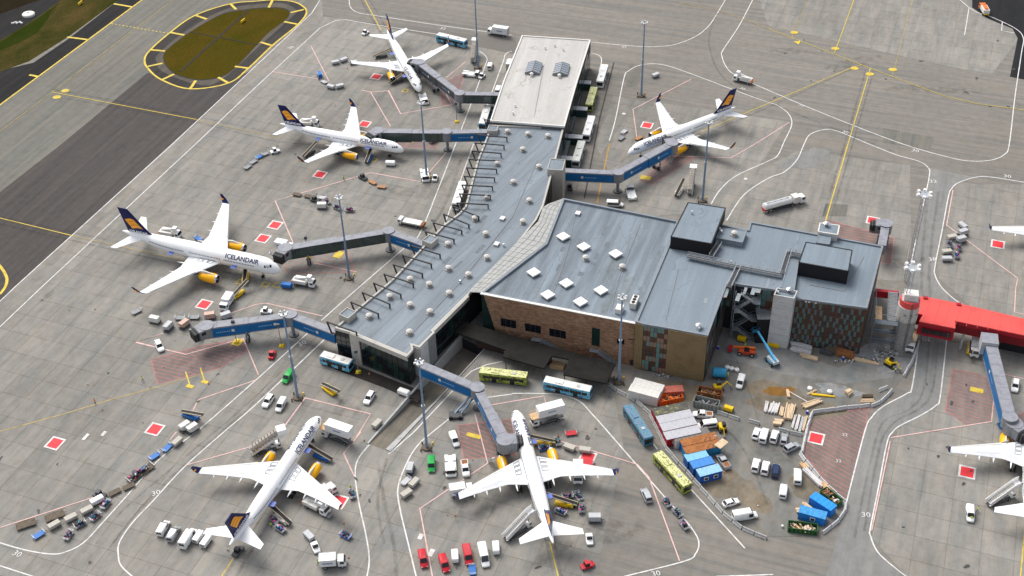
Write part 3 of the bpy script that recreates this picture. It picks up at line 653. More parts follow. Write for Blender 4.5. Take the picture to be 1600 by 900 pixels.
def facade(rt, a, b, z0, z1, nu, nv, mats, name, gap=.14, out=.10, stagger=False, wd=None, weights=None, depth=.1):
    """a row of separate panes or panels standing proud of a wall; outward is to the right of a->b"""
    a, b = V2(a), V2(b); L = (b-a).length; u = (b-a)/L; n = Vector((u.y, -u.x)); du, dv = L/nu, (z1-z0)/nv; base = None; ang = math.atan2(u.y, u.x)
    mats = mats if isinstance(mats, list) else [mats]; prot = {}
    for j in range(nv):
        for i in range(nu):
            m_ = random.choices(mats, weights)[0] if len(mats) > 1 else mats[0]
            off = 0
            if stagger and ((j % 2 and i == nu-1) or random.random() < .07): continue
            js = random.uniform(-.2, .2)*du if stagger else 0; off = random.uniform(-.16, .16)*dv if stagger else 0
            p = a + u*du*(i+.5+(.5 if stagger and j % 2 else 0)) + u*js + n*(out/2)
            if m_ not in prot:
                mb = MB(); mb.box(0, 0, 0, (wd or du)-gap, depth, dv-gap); o = prot[m_] = mb.build(name, m_, rt)
            else: o = prot[m_].copy(); COL.objects.link(o); adopt(rt, o)
            o.location = (p.x, p.y, z0+dv*(j+.5)+off); o.rotation_euler = (0, 0, ang)
PP = {}
def part(key, fn, rt, loc, rz=0):
    if key not in PP: o = PP[key] = fn(rt)
    else:
        o = PP[key].copy(); COL.objects.link(o); adopt(rt, o)
        for ch in KIDS.get(PP[key], ()):
            c_ = ch.copy(); COL.objects.link(c_); adopt(o, c_)
    o.location = loc; o.rotation_euler = (0, 0, rz); return o
def vent_fn(rt):
    mb = MB(); mb.cyl((0, 0, 0), (0, 0, .9), .62, .62, 10, 1); mb.cyl((0, 0, .9), (0, 0, 1.25), .85, .9, 12, 0); mb.cyl((0, 0, 1.25), (0, 0, 1.6), .9, .35, 12, 0); mb.box(0, 0, .12, 1.7, 1.7, .24, 1)
    return mb.build('roof_vent', [paint('vent_cap', (.56, .53, .49), .6, .12), paint('vent_body', (.33, .31, .29), .6, .15)], rt)
def svent_fn(rt):
    mb = MB(); mb.cyl((0, 0, 0), (0, 0, .7), .22, .22, 8, 0); mb.cyl((0, 0, .7), (0, 0, 1.0), .42, .3, 8, 0); return mb.build('vent_pipe', ALU, rt)
def sky_fn(rt):
    mb = MB(); mb.box(0, 0, .2, 2.9, 2.9, .4, 1); mb.box(0, 0, .5, 3.1, 3.1, .2, 0, 0, .93, .93); return mb.build('skylight', [paint('skylight_dome', (.82, .81, .77), .4, .06), LGREY], rt)
def vents(rt, pts, z, key='vent', fn=vent_fn):
    for px, py in pts: part(key, fn, rt, at(px, py+2, z), random.uniform(0, 1))
# ---- pier with the grey roof
ZP = 10.7
pier = root('pier_building', 'long grey roofed terminal pier with a row of dark steel frames along one edge', 'terminal pier')
PL = [(768, 195), (746, 250), (727, 322), (717, 333), (692, 352), (612, 437), (523, 512)]
pier_px = PL + [(547, 519), (561, 524), (637, 555.5), (645.5, 545.5), (644, 539), (655.5, 542.5), (679, 519), (676, 516), (731, 461), (803, 388), (838, 343), (849, 321), (857, 291), (869, 246), (881, 199)]
PW = [at(x, y, ZP) for x, y in pier_px]
P_, rz_ = shell(pier, PW, ZP, DWALL, M_ROOF, 0, .5, .5, FASCIA)
# beige fascia band on the front, beige wall panels, glazing
f0, f1, f2, f3 = at(523, 512, ZP), at(547, 519, ZP), at(561, 524, ZP), at(637, 555.5, ZP)
for a, b in ((f2, f3), (at(676, 516, ZP), at(731, 461, ZP))):
    a, b = V2(a), V2(b); u = (b-a).normalized(); n = Vector((u.y, -u.x)); c_ = (a+b)/2+n*.3; mb = MB(); mb.box(c_.x, c_.y, ZP-.75, (b-a).length-.1, .5, 1.4, 0, math.atan2(u.y, u.x)); mb.build('fascia', FASCIA, pier)
mb = MB(); a, b = V2(f1), V2(f2); u = (b-a).normalized(); n = Vector((u.y, -u.x)); c_ = (a+b)/2+n*.2; mb.box(c_.x, c_.y, (ZP-.1)/2, (b-a).length, .6, ZP-.2, 0, math.atan2(u.y, u.x)); mb.build('beige_pier', FASCIA, pier)
facade(pier, f2, f3, .4, ZP-1.9, 9, 3, [GLASS, GLASS, GGLASS], 'glass_pane', .16, .14)
a, b = V2(f2), V2(f3); u = (b-a).normalized(); n = Vector((u.y, -u.x)); c_ = (a+b)/2+n*.12; mb = MB(); mb.box(c_.x, c_.y, ZP-1.68, (b-a).length, .3, .4, 0, math.atan2(u.y, u.x)); mb.build('grey_band', LGREY, pier)
facade(pier, f0, f1, .4, ZP-1.0, 3, 3, GLASS, 'glass_pane', .16, .14)
q0, q1, q2, q3 = at(645.5, 545.5, ZP), at(644, 539, ZP), at(655.5, 542.5, ZP), at(679, 519, ZP)
facade(pier, f3, at(641, 550, ZP), .4, ZP-1.9, 1, 3, GGLASS, 'glass_pane', .16, .14)
for a, b, m_, nm in ((q1, q2, FASCIA, 'beige_pier'), (q2, q2.lerp(q3, .5), CONCL, 'concrete_wall'), (q2.lerp(q3, .5), q3, GREY, 'dark_panel')):
    a, b = V2(a), V2(b); u = (b-a).normalized(); n = Vector((u.y, -u.x)); c_ = (a+b)/2+n*.13; mb = MB(); mb.box(c_.x, c_.y, (ZP-.3)/2-2, (b-a).length-.05, .3, ZP+3.5, 0, math.atan2(u.y, u.x)); mb.build(nm, m_, pier)
facade(pier, at(676, 516, ZP), at(731, 461, ZP), .3, ZP-1.6, 9, 4, [GLASS, GLASS, GGLASS], 'glass_pane', .14, .14)
# facade behind the frames on the left edge
for i in range(len(PL)-1):
    a, b = at(*PL[i], ZP), at(*PL[i+1], ZP); facade(pier, a, b, 3.2, ZP-1.2, max(2, int((b-a).length/4)), 2, GLASS, 'glass_pane', .2, .12)
facade(pier, at(857, 291, ZP), at(869, 246, ZP), 1, ZP-1, 6, 3, GLASS, 'glass_pane', .2, .12); facade(pier, at(869, 246, ZP), at(881, 199, ZP), 1, ZP-1, 6, 3, GLASS, 'glass_pane', .2, .12)
# steel frames
def hoop_fn(rt):
    # local: +x points out of the building, the edge is at x=0
    mb = MB(); t = .34; tp = 1.0
    mb.bar((-7.2, 0, -.5), (-7.2, 0, tp), t); mb.bar((-7.2-.17, 0, tp), (2.6, 0, tp), t); mb.bar((2.6, 0, tp+.17), (1.5, 0, -2.6), t); mb.bar((1.5, 0, -2.6), (0, 0, -2.2), t); return mb.build('roof_frame', BRONZE, rt)
def hoops(pts, n, skip=()):
    W_ = [V2(at(x, y, ZP)) for x, y in pts]; seg = [(W_[i+1]-W_[i]).length for i in range(len(W_)-1)]; T = sum(seg)
    for k in range(n):
        if k in skip: continue
        d = T*k/(n-1); i = 0
        while i < len(seg)-1 and d > seg[i]: d -= seg[i]; i += 1
        u = (W_[i+1]-W_[i])/seg[i]; p = W_[i]+u*min(d, seg[i]); nn = Vector((u.y, -u.x)); out_ = math.atan2(nn.y, nn.x)
        if nn.x > 0: out_ += math.pi
        part('hoop', hoop_fn, pier, (p.x, p.y, ZP), out_)
hoops([(768.5, 192), (746, 250), (727, 322)], 11, (1,)); hoops([(719, 331), (692, 352), (664, 383)], 5, (4,)); hoops([(655, 392), (612, 437), (560, 481)], 7); hoops([(523.5, 511.5), (524, 511)], 2, (1,))
def lobby(px, py, rz, name='bridge_lobby', sx=3.6, sy=3.4, z0=4.5, h=7.3):
    c = at(px, py, z0+h); mb = MB(); mb.box(c.x, c.y, z0+h/2-.3, sx, sy, h, 0, rz); mb.box(c.x, c.y, z0+h-.2, sx-.5, sy-.5, .1, 1, rz); mb.build(name, [BEIGE, M_ROOF], pier)
    P = [Vector((c.x, c.y)) + Matrix.Rotation(rz, 2) @ Vector((sx/2*a, sy/2*b)) for a, b in ((-1, -1), (1, -1), (1, 1), (-1, 1))]; mb = MB(); I = inset(P, .22)
    for i in range(4):
        mb.bar((*P[i-1].lerp(I[i-1], .5), z0+h-.12), (*P[i].lerp(I[i], .5), z0+h-.12), .22, 0, .4)
    mb.build('coping', FASCIA, pier)
lobby(672, 373.5, R(55), h=7.6); lobby(543, 489, R(55), h=7.6); lobby(770, 200, R(80)); lobby(869.5, 257, R(79), sx=6.5, sy=5, z0=0, h=12.6)
vents(pier, [(793, 206), (825, 210), (856, 213), (817, 234), (777, 256), (842, 261), (802, 285), (827, 314), (817, 347), (760, 309), (742, 342), (759, 366), (700, 382), (761, 403), (701, 420), (732, 430), (641, 437), (671, 445), (609, 464), (702, 459), (641, 477), (672, 488), (577, 495), (640, 520)], rz_)
vents(pier, [(719, 440), (787, 383)], rz_, 'svent', svent_fn)
def hatch_fn(rt): mb = MB(); mb.box(0, 0, .3, 1.6, 1.3, .6, 0); mb.box(0, 0, .64, 1.75, 1.45, .1, 1); return mb.build('roof_hatch', [LGREY, OFFW], rt)
for px, py in ((785, 343), (776, 383)): part('hatch', hatch_fn, pier, at(px, py, rz_), R(65))
for px in (786, 833, 655):
    pass
# membrane seams on the pier roof
I_ = inset(P_, .6)
def seams(rt, poly, z, ang, sp, name='roof_seam'):
    d = Vector((math.cos(ang), math.sin(ang))); n = Vector((-d.y, d.x)); ks = [Vector(p).dot(n) for p in poly]; mb = MB(); k = min(ks)+sp/2
    while k < max(ks):
        c = n*k; pts = []
        for i in range(len(poly)):
            a, b = Vector(poly[i-1]), Vector(poly[i]); s, t = (a-c).dot(n), (b-c).dot(n)
            if s*t < 0: pts.append((a+(b-a)*(s/(s-t))).dot(d))
        pts.sort()
        for i in range(0, len(pts)-1, 2):
            p, q = c+d*pts[i], c+d*pts[i+1]; p -= n*(n.dot(p)-k); q -= n*(n.dot(q)-k); mb.bar((p.x, p.y, z+.02), (q.x, q.y, z+.02), .12, 0, .06)
        k += sp
    return stuff(mb.build(name, PARA, rt, fix=False))
seams(pier, I_, rz_, R(57), 5.5)
# ---- white roofed end of the pier
ZW = 11.9
wp = root('pier_end_building', 'white roofed far end block of the pier with two ridged skylights', 'terminal block')
WPX = [(815.5, 55), (922.5, 62), (901, 130), (882, 197), (766, 188), (787, 125)]
PWW, rzw = shell(wp, [at(x, y, ZW) for x, y in WPX], ZW, paint('end_wall', (.10, .10, .105), .6, .1), M_ROOFW, 0, .35, .4, OFFW)
facade(wp, at(882, 197, ZW), at(922.5, 62, ZW), .5, ZW-1.4, 16, 3, [GLASS, GGLASS, DWALL], 'glass_pane', .2, .14)
def ridge_fn(rt):
    mb = MB(); L_, W_ = 7.5, 5.4
    mb.box(0, 0, .35, L_, W_, .7, 1)
    for s in (-1, 1):
        mb.quad([(-L_/2, s*W_/2, .72), (L_/2, s*W_/2, .72), (L_/2, 0, 1.7), (-L_/2, 0, 1.7)], 0)
    for s in (-1, 1): mb.add([(s*L_/2, -W_/2, .72), (s*L_/2, W_/2, .72), (s*L_/2, 0, 1.7)], [(0, 1, 2)], 1)
    for i in range(6):
        x = -L_/2+i*L_/5
        for s in (-1, 1): mb.bar((x, s*W_/2, .76), (x, 0, 1.74), .14, 1)
    mb.bar((-L_/2, 0, 1.74), (L_/2, 0, 1.74), .18, 1); mb.cyl((-L_/2-1.0, 0, 0), (-L_/2-1.0, 0, 1.1), .6, .6, 10, 2); mb.cyl((-L_/2-1, 0, 1.1), (-L_/2-1, 0, 1.4), .75, .4, 10, 2)
    return mb.build('ridge_skylight', [paint('skylight_glass', (.24, .27, .31), .2, .1), GREY, OFFW], rt, fix=False)
for px, py in ((834, 109), (877, 111)): part('ridge', ridge_fn, wp, at(px, py, rzw), R(79))
vents(wp, [(852, 75), (867, 71), (880, 77), (805, 165), (802, 177)], rzw, 'svent', svent_fn)
# ---- hall with stone front
ZH = 15.3
hall = root('terminal_hall', 'terminal hall with brown stone front and blue grey roof dotted with white skylights', 'terminal hall')
HPX = [(752, 457), (993, 503.5), (1060.5, 345), (880, 309.5), (852.5, 380)]
PH, rzh = shell(hall, [at(x, y, ZH) for x, y in HPX], ZH, DWALL, M_ROOFH, 0, .7, .55, None)
ha, hb = at(752, 457, ZH), at(993, 503.5, ZH); hu = V2(hb-ha).normalized(); hn = Vector((hu.y, -hu.x)); hL = V2(hb-ha).length; hang = math.atan2(hu.y, hu.x)
def slab_wall(rt, name, mat, a, u, n, pts, t0, t1):
    """upright polygon (along, height) given real thickness in front of a wall"""
    f = [(a.x+u.x*s+n.x*t1, a.y+u.y*s+n.y*t1, z) for s, z in pts]; k = [(a.x+u.x*s+n.x*t0, a.y+u.y*s+n.y*t0, z) for s, z in pts]; m_ = len(pts)
    mb = MB(); mb.add(f+k, [tuple(range(m_)), tuple(range(m_, 2*m_))[::-1]] + [(i, (i+1) % m_, m_+(i+1) % m_, m_+i) for i in range(m_)]); return mb.build(name, mat, rt)
slab_wall(hall, 'stone_front', M_STONE, ha, hu, hn, [(.8, ZH-.25), (hL, ZH-.25), (hL, 0), (4.6, 0)], -.05, .45)
mb = MB(); c_ = V2(ha)+hu*hL/2+hn*.3; mb.box(c_.x, c_.y, ZH-.08, hL+.2, .75, .24, 0, hang); mb.build('coping', OFFW, hall)
for (x0, y0), (x1, y1), kind in (((783, 495), (807.5, 512), 0), ((821, 503), (846, 520), 0), ((859, 511), (885, 528), 0), ((925.6, 510), (937.5, 540), 1), ((965, 527), (976, 537), 0), ((983, 527), (996, 531), 2), ((997, 540), (1000.5, 552), 0), ((985, 560), (997, 573), 3), ((835, 527), (847, 540), 3)):
    p, q = onwall(x0, y0, ha, hb), onwall(x1, y1, ha, hb); s0, s1 = V2(p-ha).dot(hu), V2(q-ha).dot(hu); z1, z0 = p.z, max(q.z, .1)
    z0 += (s1-s0)*.0
    fr = slab_wall(hall, 'window' if kind < 2 else ('louvre' if kind == 2 else 'door'), BRONZE, ha, hu, hn, [(s0, z0), (s1, z0), (s1, z1), (s0, z1)], .40, .49)
    if kind < 2:
        nn = 3 if kind == 0 else 1
        for i in range(nn):
            w_ = (s1-s0)/nn; slab_wall(fr, 'pane', GLASS if kind == 0 else GGLASS, ha, hu, hn, [(s0+w_*i+.1, z0+.12), (s0+w_*(i+1)-.1, z0+.12), (s0+w_*(i+1)-.1, z1-.12), (s0+w_*i+.1, z1-.12)], .45, .52)
facade(hall, ha, ha+Vector((hu.x, hu.y, 0))*4.4, .3, ZH-.6, 2, 6, [GLASS, GGLASS], 'glass_pane', .14, .12)
# outside stairs on the stone front
def outer_stair(rt, px0, py0, px1, py1, name='outer_stair'):
    p, q = onwall(px0, py0, ha, hb), onwall(px1, py1, ha, hb); n3 = Vector((hn.x, hn.y, 0)); mb = MB(); a, b = p+n3*1.2, q+n3*1.2; L = (b-a).length
    for s in (-.6, .6): mb.bar(a+n3*s, b+n3*s, .12, 0, .9)
    k = int(L/.6)
    for i in range(k): c = a.lerp(b, (i+.5)/k); mb.box(c.x, c.y, c.z, .5, 1.2, .08, 0, hang)
    mb.box(a.x-hu.x*1.2, a.y-hu.y*1.2, a.z, 2.6, 1.4, .15, 0, hang)
    mb.bar((a.x-hu.x*2, a.y-hu.y*2, a.z), (a.x-hu.x*2, a.y-hu.y*2, 0), .15)
    return mb.build(name, GREY, rt)
outer_stair(hall, 846, 528, 880, 546); outer_stair(hall, 937, 545, 966, 566)
vents(hall, [(915, 404), (972, 418)], rzh)
for px, py in ((880, 371), (912, 387), (962, 398), (834, 427), (885, 444), (856, 462), (907, 473), (939, 455)): part('skyl', sky_fn, hall, at(px, py, rzh+.4), R(38))
part('hatch', hatch_fn, hall, at(903, 335, rzh), R(69))
def ac_fn(rt):
    mb = MB(); mb.box(0, 0, 1.15, 4.0, 1.7, 1.9, 0); mb.box(0, 0, .1, 3.6, 1.4, .2, 1)
    o = mb.build('air_conditioner', [OFFW, GREY], rt)
    for i in range(3): m2 = MB(); m2.cyl((-1.25+i*1.25, 0, 2.1), (-1.25+i*1.25, 0, 2.22), .52, .52, 12, 0); m2.build('fan', BLACK, o)
    return o
part('ac', ac_fn, hall, at(991, 477, rzh), R(69.6))
def unit_fn(rt): mb = MB(); mb.box(0, 0, .9, 2.6, 2.0, 1.6, 0, 0, .95, .95); mb.box(0, 0, .08, 2.2, 1.6, .16, 1); return mb.build('plant_unit', [OFFW, GREY], rt)
part('unit', unit_fn, hall, at(968, 487, rzh), R(69.6))
seams(hall, inset(PH, .7), rzh, R(69.6), 3.4)
# sloping gutter roof between pier and hall
gut = root('link_roof', 'sloping pale panelled roof strip joining the pier roof to the taller hall', 'roof strip')
Lp = [(877, 311, 14.4), (849, 321, 11.2), (841, 345, 11.2), (800, 386, 11.2), (731, 456, 11.2)]; Rp = [(880, 309.5, 15.1), (872, 330, 15.1), (852.5, 380, 15.1), (806, 415, 15.1), (752.5, 457, 15.1)]
Lw = [at(*p) for p in Lp]; Rw = [at(*p) for p in Rp]
def dense(W, n):
    out = []; seg = [(W[i+1]-W[i]).length for i in range(len(W)-1)]; T = sum(seg)
    for k in range(n+1):
        d = T*k/n; i = 0
        while i < len(seg)-1 and d > seg[i]: d -= seg[i]; i += 1
        out.append(W[i].lerp(W[i+1], min(1, d/seg[i])))
    return out
nA, nB = 22, 4; LA, RA = dense(Lw, nA), dense(Rw, nA)
mb = MB()
for i in range(nA): mb.quad([LA[i]-Vector((0, 0, .09)), RA[i]-Vector((0, 0, .09)), RA[i+1]-Vector((0, 0, .09)), LA[i+1]-Vector((0, 0, .09))])
mb.build('deck', PARA, gut, fix=False)
PANB = paint('link_panel', (.31, .31, .295), .75, .12, .5)
for i in range(nA):
    for j in range(nB):
        def P3(s, t): return LA[i].lerp(RA[i], t).lerp(LA[i+1].lerp(RA[i+1], t), s)
        t0, t1 = j/nB+.018, (j+1)/nB-.018; q = [P3(.03, t0), P3(.03, t1), P3(.97, t1), P3(.97, t0)]; dz = Vector((0, 0, .08))
        mb = MB(); mb.add(q+[p-dz for p in q], [(0, 1, 2, 3), (7, 6, 5, 4), (0, 4, 5, 1), (1, 5, 6, 2), (2, 6, 7, 3), (3, 7, 4, 0)]); mb.build('roof_panel', PANB, gut)
# ---- office block: gold front and the wing to its right
ZB = 16.5
blk = root('cladded_block', 'flat roofed block with ribbed gold front and mosaic of teal and brown panels', 'terminal block')
BPX = [(993, 502), (1006, 506), (1044, 512.5), (1106, 524), (1137, 440), (1156, 444), (1213, 452.5), (1242, 465.5), (1355, 481), (1380, 384), (1172, 346), (1169, 358.5), (1129, 351), (1060, 345)]
PBK, rzb = shell(blk, [at(x, y, ZB) for x, y in BPX], ZB, DWALL, M_ROOFB, 0, .45, .5, PARA)
B = {k: at(*BPX[i], ZB) for i, k in enumerate('abcdefghijklmn')}
mb = MB()
for p, q in (('a', 'b'), ('c', 'd')):
    a, b = V2(B[p]), V2(B[q]); u = (b-a).normalized(); n = Vector((u.y, -u.x)); L = (b-a).length; rb = MB(); c_ = (a+b)/2+n*.1
    rb.box(c_.x, c_.y, (ZB-.4)/2, L-.1, .2, ZB-.4, 0, math.atan2(u.y, u.x)); k = int(L/.42)
    g_ = rb.build('gold_cladding', GOLD, blk); rb = MB()
    for i in range(k): s = (i+.5)*L/k; p_ = a+u*s+n*.26; rb.box(p_.x, p_.y, (ZB-.4)/2, .18, .14, ZB-.4, 0, math.atan2(u.y, u.x))
    stuff(rb.build('cladding_ribs', GOLD, g_))
facade(blk, B['b'], B['c'], .3, ZB-.5, 7, 9, [paint('panel_mint', (.12, .21, .195), .4, .1), PAL[1], PAL[2], PAL[3], paint('panel_clay', (.23, .155, .115), .5, .1), PAL[5]], 'cladding_panel', .1, .14, weights=[5, 1, 4, 3, 4, 2])
facade(blk, B['h'], B['i'], .3, ZB-.6, 21, 9, [PAL[2], PAL[3], PAL[5]], 'cladding_panel', .1, .10, weights=[5, 2, 3])
facade(blk, B['h'], B['i'], .5, ZB-1.0, 11, 8, [PAL[0], PAL[1], PAL[5]], 'tall_panel', .1, .26, True, .78, weights=[5, 6, 1])
facade(blk, B['h'], B['i'], ZB-1.0, ZB-.35, 22, 1, [PAL[4], OFFW, PAL[0], PAL[2]], 'top_panel', .3, .3, weights=[4, 2, 2, 3])
facade(blk, B['e'], B['g'], 8, ZB-.5, 11, 4, PAL, 'cladding_panel', .1, .14, weights=[4, 2, 5, 3, 1, 3])
facade(blk, B['d'], B['e'], .3, ZB-.6, 9, 5, [PAL[5], PAL[0], GGLASS, PAL[1]], 'side_panel', .12, .12, weights=[5, 1, 4, 1])
facade(blk, B['i'], B['j'], .3, ZB-.6, 9, 4, [PAL[5], PAL[2]], 'side_panel', .12, .12)
def topbox(px4, z, z0, name, wm, rm, par=.15):
    P = [at(x, y, z) for x, y in px4]; P = ccw([V2(p) for p in P]); mb = MB(); mb.prism(P, z0, z-.05, 0); I = inset(P, .25); mb.prism(I, z-.1, z-.02, 1); O = inset(P, -.08)
    for i in range(len(P)): mb.bar((*O[i-1].lerp(I[i-1], .5), z-.1), (*O[i].lerp(I[i], .5), z-.1), .33, 0, .34)
    return mb.build(name, [wm, rm], blk)
topbox([(1075, 316), (1134, 325), (1112, 381), (1048, 370)], 20.2, rzb, 'plant_room', BLACKW, M_ROOFB)
topbox([(1259, 378), (1332, 391), (1326, 424), (1248, 410)], 20.6, rzb, 'plant_room', BLACKW, M_ROOFB)
topbox([(1124, 356), (1167, 360), (1160, 379), (1117, 371)], 17.9, rzb, 'low_annex', PARA, M_ROOFB)
topbox([(1281, 348), (1312, 352), (1309, 367), (1278, 362)], 18.4, 0, 'stair_head', OFFW, M_ROOFB)
topbox([(1281, 364), (1299, 368), (1296, 382), (1275, 379)], 17.6, rzb, 'roof_duct', PARA, M_ROOFB)
topbox([(1233, 405), (1248, 408), (1241, 454), (1220, 449)], 17.4, rzb, 'roof_duct', PARA, M_ROOFB)
vents(blk, [(1147, 366)], 17.9); vents(blk, [(1127, 362), (1124, 358)], 17.9, 'svent', svent_fn); vents(blk, [(1081, 332)], 20.2, 'svent', svent_fn); vents(blk, [(1142, 410), (1092, 514)], rzb, 'svent', svent_fn)
def cowl_fn(rt): mb = MB(); mb.box(0, 0, .45, .8, .8, .9, 1); mb.cyl((0, 0, .9), (0, 0, 1.1), .5, .95, 10, 0); mb.cyl((0, 0, 1.1), (0, 0, 1.5), .95, .3, 10, 0); return mb.build('roof_cowl', [ALU, GREY], rt)
part('cowl', cowl_fn, blk, at(1092, 512, rzb)); part('cowl', cowl_fn, blk, at(1291, 353, 18.4))
# concrete stair tower made of stacked panels
T4 = ccw([V2(at(x, y, 18.2)) for x, y in ((1209, 460), (1241, 466), (1246.5, 454), (1214, 449))])
mb = MB(); mb.prism(inset(T4, .25), 0, 17.3, 0, 1); tw = mb.build('stair_tower', [CONC, M_ROOFB], blk)
for i in range(8):
    h0, h1 = 18.2*i/8, 18.2*(i+1)/8-.07; mb = MB(); I = inset(T4, .26)
    for k in range(4): mb.add([(*T4[k-1], h0), (*T4[k], h0), (*T4[k], h1), (*T4[k-1], h1), (*I[k-1], h0), (*I[k], h0), (*I[k], h1), (*I[k-1], h1)], [(0, 1, 2, 3), (7, 6, 5, 4), (3, 2, 6, 7), (0, 4, 5, 1)])
    mb.build('concrete_panel', CONCL, tw, fix=False)
part('cowl', cowl_fn, blk, at(1233, 456, 17.3)); part('svent', svent_fn, blk, at(1215, 459, 17.3))
def walkway(rt, pts, z, wd=1.3):
    W_ = [at(x, y, z) for x, y in pts]
    for i in range(len(W_)-1):
        a, b = W_[i], W_[i+1]; u = (b-a).normalized(); n = Vector((-u.y, u.x, 0)); mb = MB(); mb.bar(a, b, wd, 1, .1)
        for s in (-1, 1):
            for h in (.55, 1.1): mb.bar(a+n*s*wd/2+Vector((0, 0, h)), b+n*s*wd/2+Vector((0, 0, h)), .09)
            k = max(2, int((b-a).length/2)); 
            for j in range(k+1): p = a.lerp(b, j/k)+n*s*wd/2; mb.bar(p-Vector((0, 0, .7)), p+Vector((0, 0, 1.1)), .08)
        mb.build('roof_walkway', [STEEL, DGREY], rt, fix=False)
walkway(blk, [(1074, 400), (1115, 409), (1148, 416), (1222, 430)], 17.0); walkway(blk, [(1222, 429), (1233, 394), (1252, 399)], 17.0); walkway(blk, [(1111, 402), (1124, 382)], 17.0); walkway(blk, [(1154, 418), (1145, 437), (1139, 449)], 16.8)
STSTEEL = paint('stair_steel', (.19, .22, .25), .45, .12, 2, .2); STTREAD = paint('stair_tread', (.10, .12, .14), .5, .1)
# steel fire stair beside the gold block
sa, sb = at(1142, 529), at(1180, 529); su = V2(sb-sa).normalized(); sn = Vector((su.y, -su.x)); sang = math.atan2(su.y, su.x); SL = V2(sb-sa).length
st = root('fire_stair', 'galvanised steel zigzag fire stair between the gold block and concrete tower', 'outside stair')
def S3(s, t, z): return Vector((sa.x+su.x*s+sn.x*t, sa.y+su.y*s+sn.y*t, z))
for s in (0, SL):
    for t in (0, -2.8): mb = MB(); mb.bar(S3(s, t, 0), S3(s, t, 17.2 if s == 0 else 14.6), .22); mb.build('post', STSTEEL, st)
for k, (z1, z0, t) in enumerate(((16.4, 13.2, .2), (13.2, 10.2, -1.6), (10.2, 7.0, .2), (7.0, 3.8, -1.6), (3.8, .3, .2))):
    l2r = k % 2 == 0; a, b = (S3(1.5, t, z1), S3(SL-1.5, t, z0)) if l2r else (S3(SL-1.5, t, z1), S3(1.5, t, z0)); n3 = Vector((sn.x, sn.y, 0)); mb = MB()
    for s in (-.65, .65):
        mb.bar(a+n3*s, b+n3*s, .1, 0, .34); mb.bar(a+n3*s+Vector((0, 0, 1)), b+n3*s+Vector((0, 0, 1)), .09)
        for j in range(5): p = a.lerp(b, j/4)+n3*s; mb.bar(p, p+Vector((0, 0, 1)), .06)
    for j in range(14): c = a.lerp(b, (j+.5)/14); mb.box(c.x, c.y, c.z, .42, 1.3, .05, 1, sang)
    mb.build('stair_flight', [STSTEEL, GREY], st, fix=False); e = S3(SL-.7, -.7, z0) if l2r else S3(.7, -.7, z0); mb = MB(); mb.box(e.x, e.y, e.z, 1.6, 3.4, .12, 0, sang)
    for q in (-1.7, 1.7): o_ = Vector((-math.sin(sang)*q, math.cos(sang)*q, 1)); mb.bar(e+o_-su.to_3d()*.8, e+o_+su.to_3d()*.8, .09)
    mb.build('landing', STSTEEL, st, fix=False)
p = at(1195, 489, 9); mb = MB(); mb.box(p.x, p.y, 4.4, 4.4, 5, 8.8, 0, sang); mb.box(p.x, p.y, 8.95, 4.8, 5.4, .3, 1, sang); mb.build('dark_annex', [BLACKW, GREY], blk)
# ---- canopy in front of the hall
can = root('bus_canopy', 'long dark felt covered canopy with a notch along the stone terminal front', 'canopy')
ZC = 4.4
CPX = [(711, 519), (790, 547), (785, 557), (850, 575.5), (862, 556), (889, 561), (880, 585), (948, 599), (962, 568), (888, 549), (726, 503)]
CW = [V2(at(x, y, ZC)) for x, y in CPX]
mb = MB(); mb.prism(CW, ZC-.45, ZC); mb.build('canopy_roof', CANOPY, can)
for (x, y) in ((788, 549), (790, 560), (818, 568), (848, 575), (882, 584), (914, 591), (945, 597)):
    p = at(x, y-2, ZC); mb = MB(); mb.bar((p.x, p.y, 0), (p.x, p.y, ZC-.46), .25); mb.build('post', BROWN, can)
for (p, q) in (((745, 524), (862, 553)), ((892, 563), (952, 578))):
    a, b = at(*p, ZC), at(*q, ZC); a, b = V2(a), V2(b); u = (b-a).normalized(); c_ = (a+b)/2; mb = MB(); mb.box(c_.x, c_.y, 1.95, (b-a).length, .3, 3.9, 0, math.atan2(u.y, u.x)); mb.build('back_wall', paint('brown_timber_wall', (.06, .035, .03), .8, .2), can)
def pallet(px, py, rz, sx, sy, h, lab, mat=TIMBER):
    c = at(px, py); mb = MB(); k = max(3, int(sx/.5))
    for i in range(k): mb.box(-sx/2+sx*(i+.5)/k, 0, h-.06, sx/k*.85, sy, .12)
    for s in (-1, 0, 1): mb.box(0, s*sy*.42, (h-.12)/2, sx, .15, h-.12)
    rt = root('timber_stack', lab, 'timber', c, rz); mb.build('boards', mat, rt)
pallet(871, 574, hang, 4, 2.2, 1.2, 'pale crate standing in the notch of the dark bus canopy')
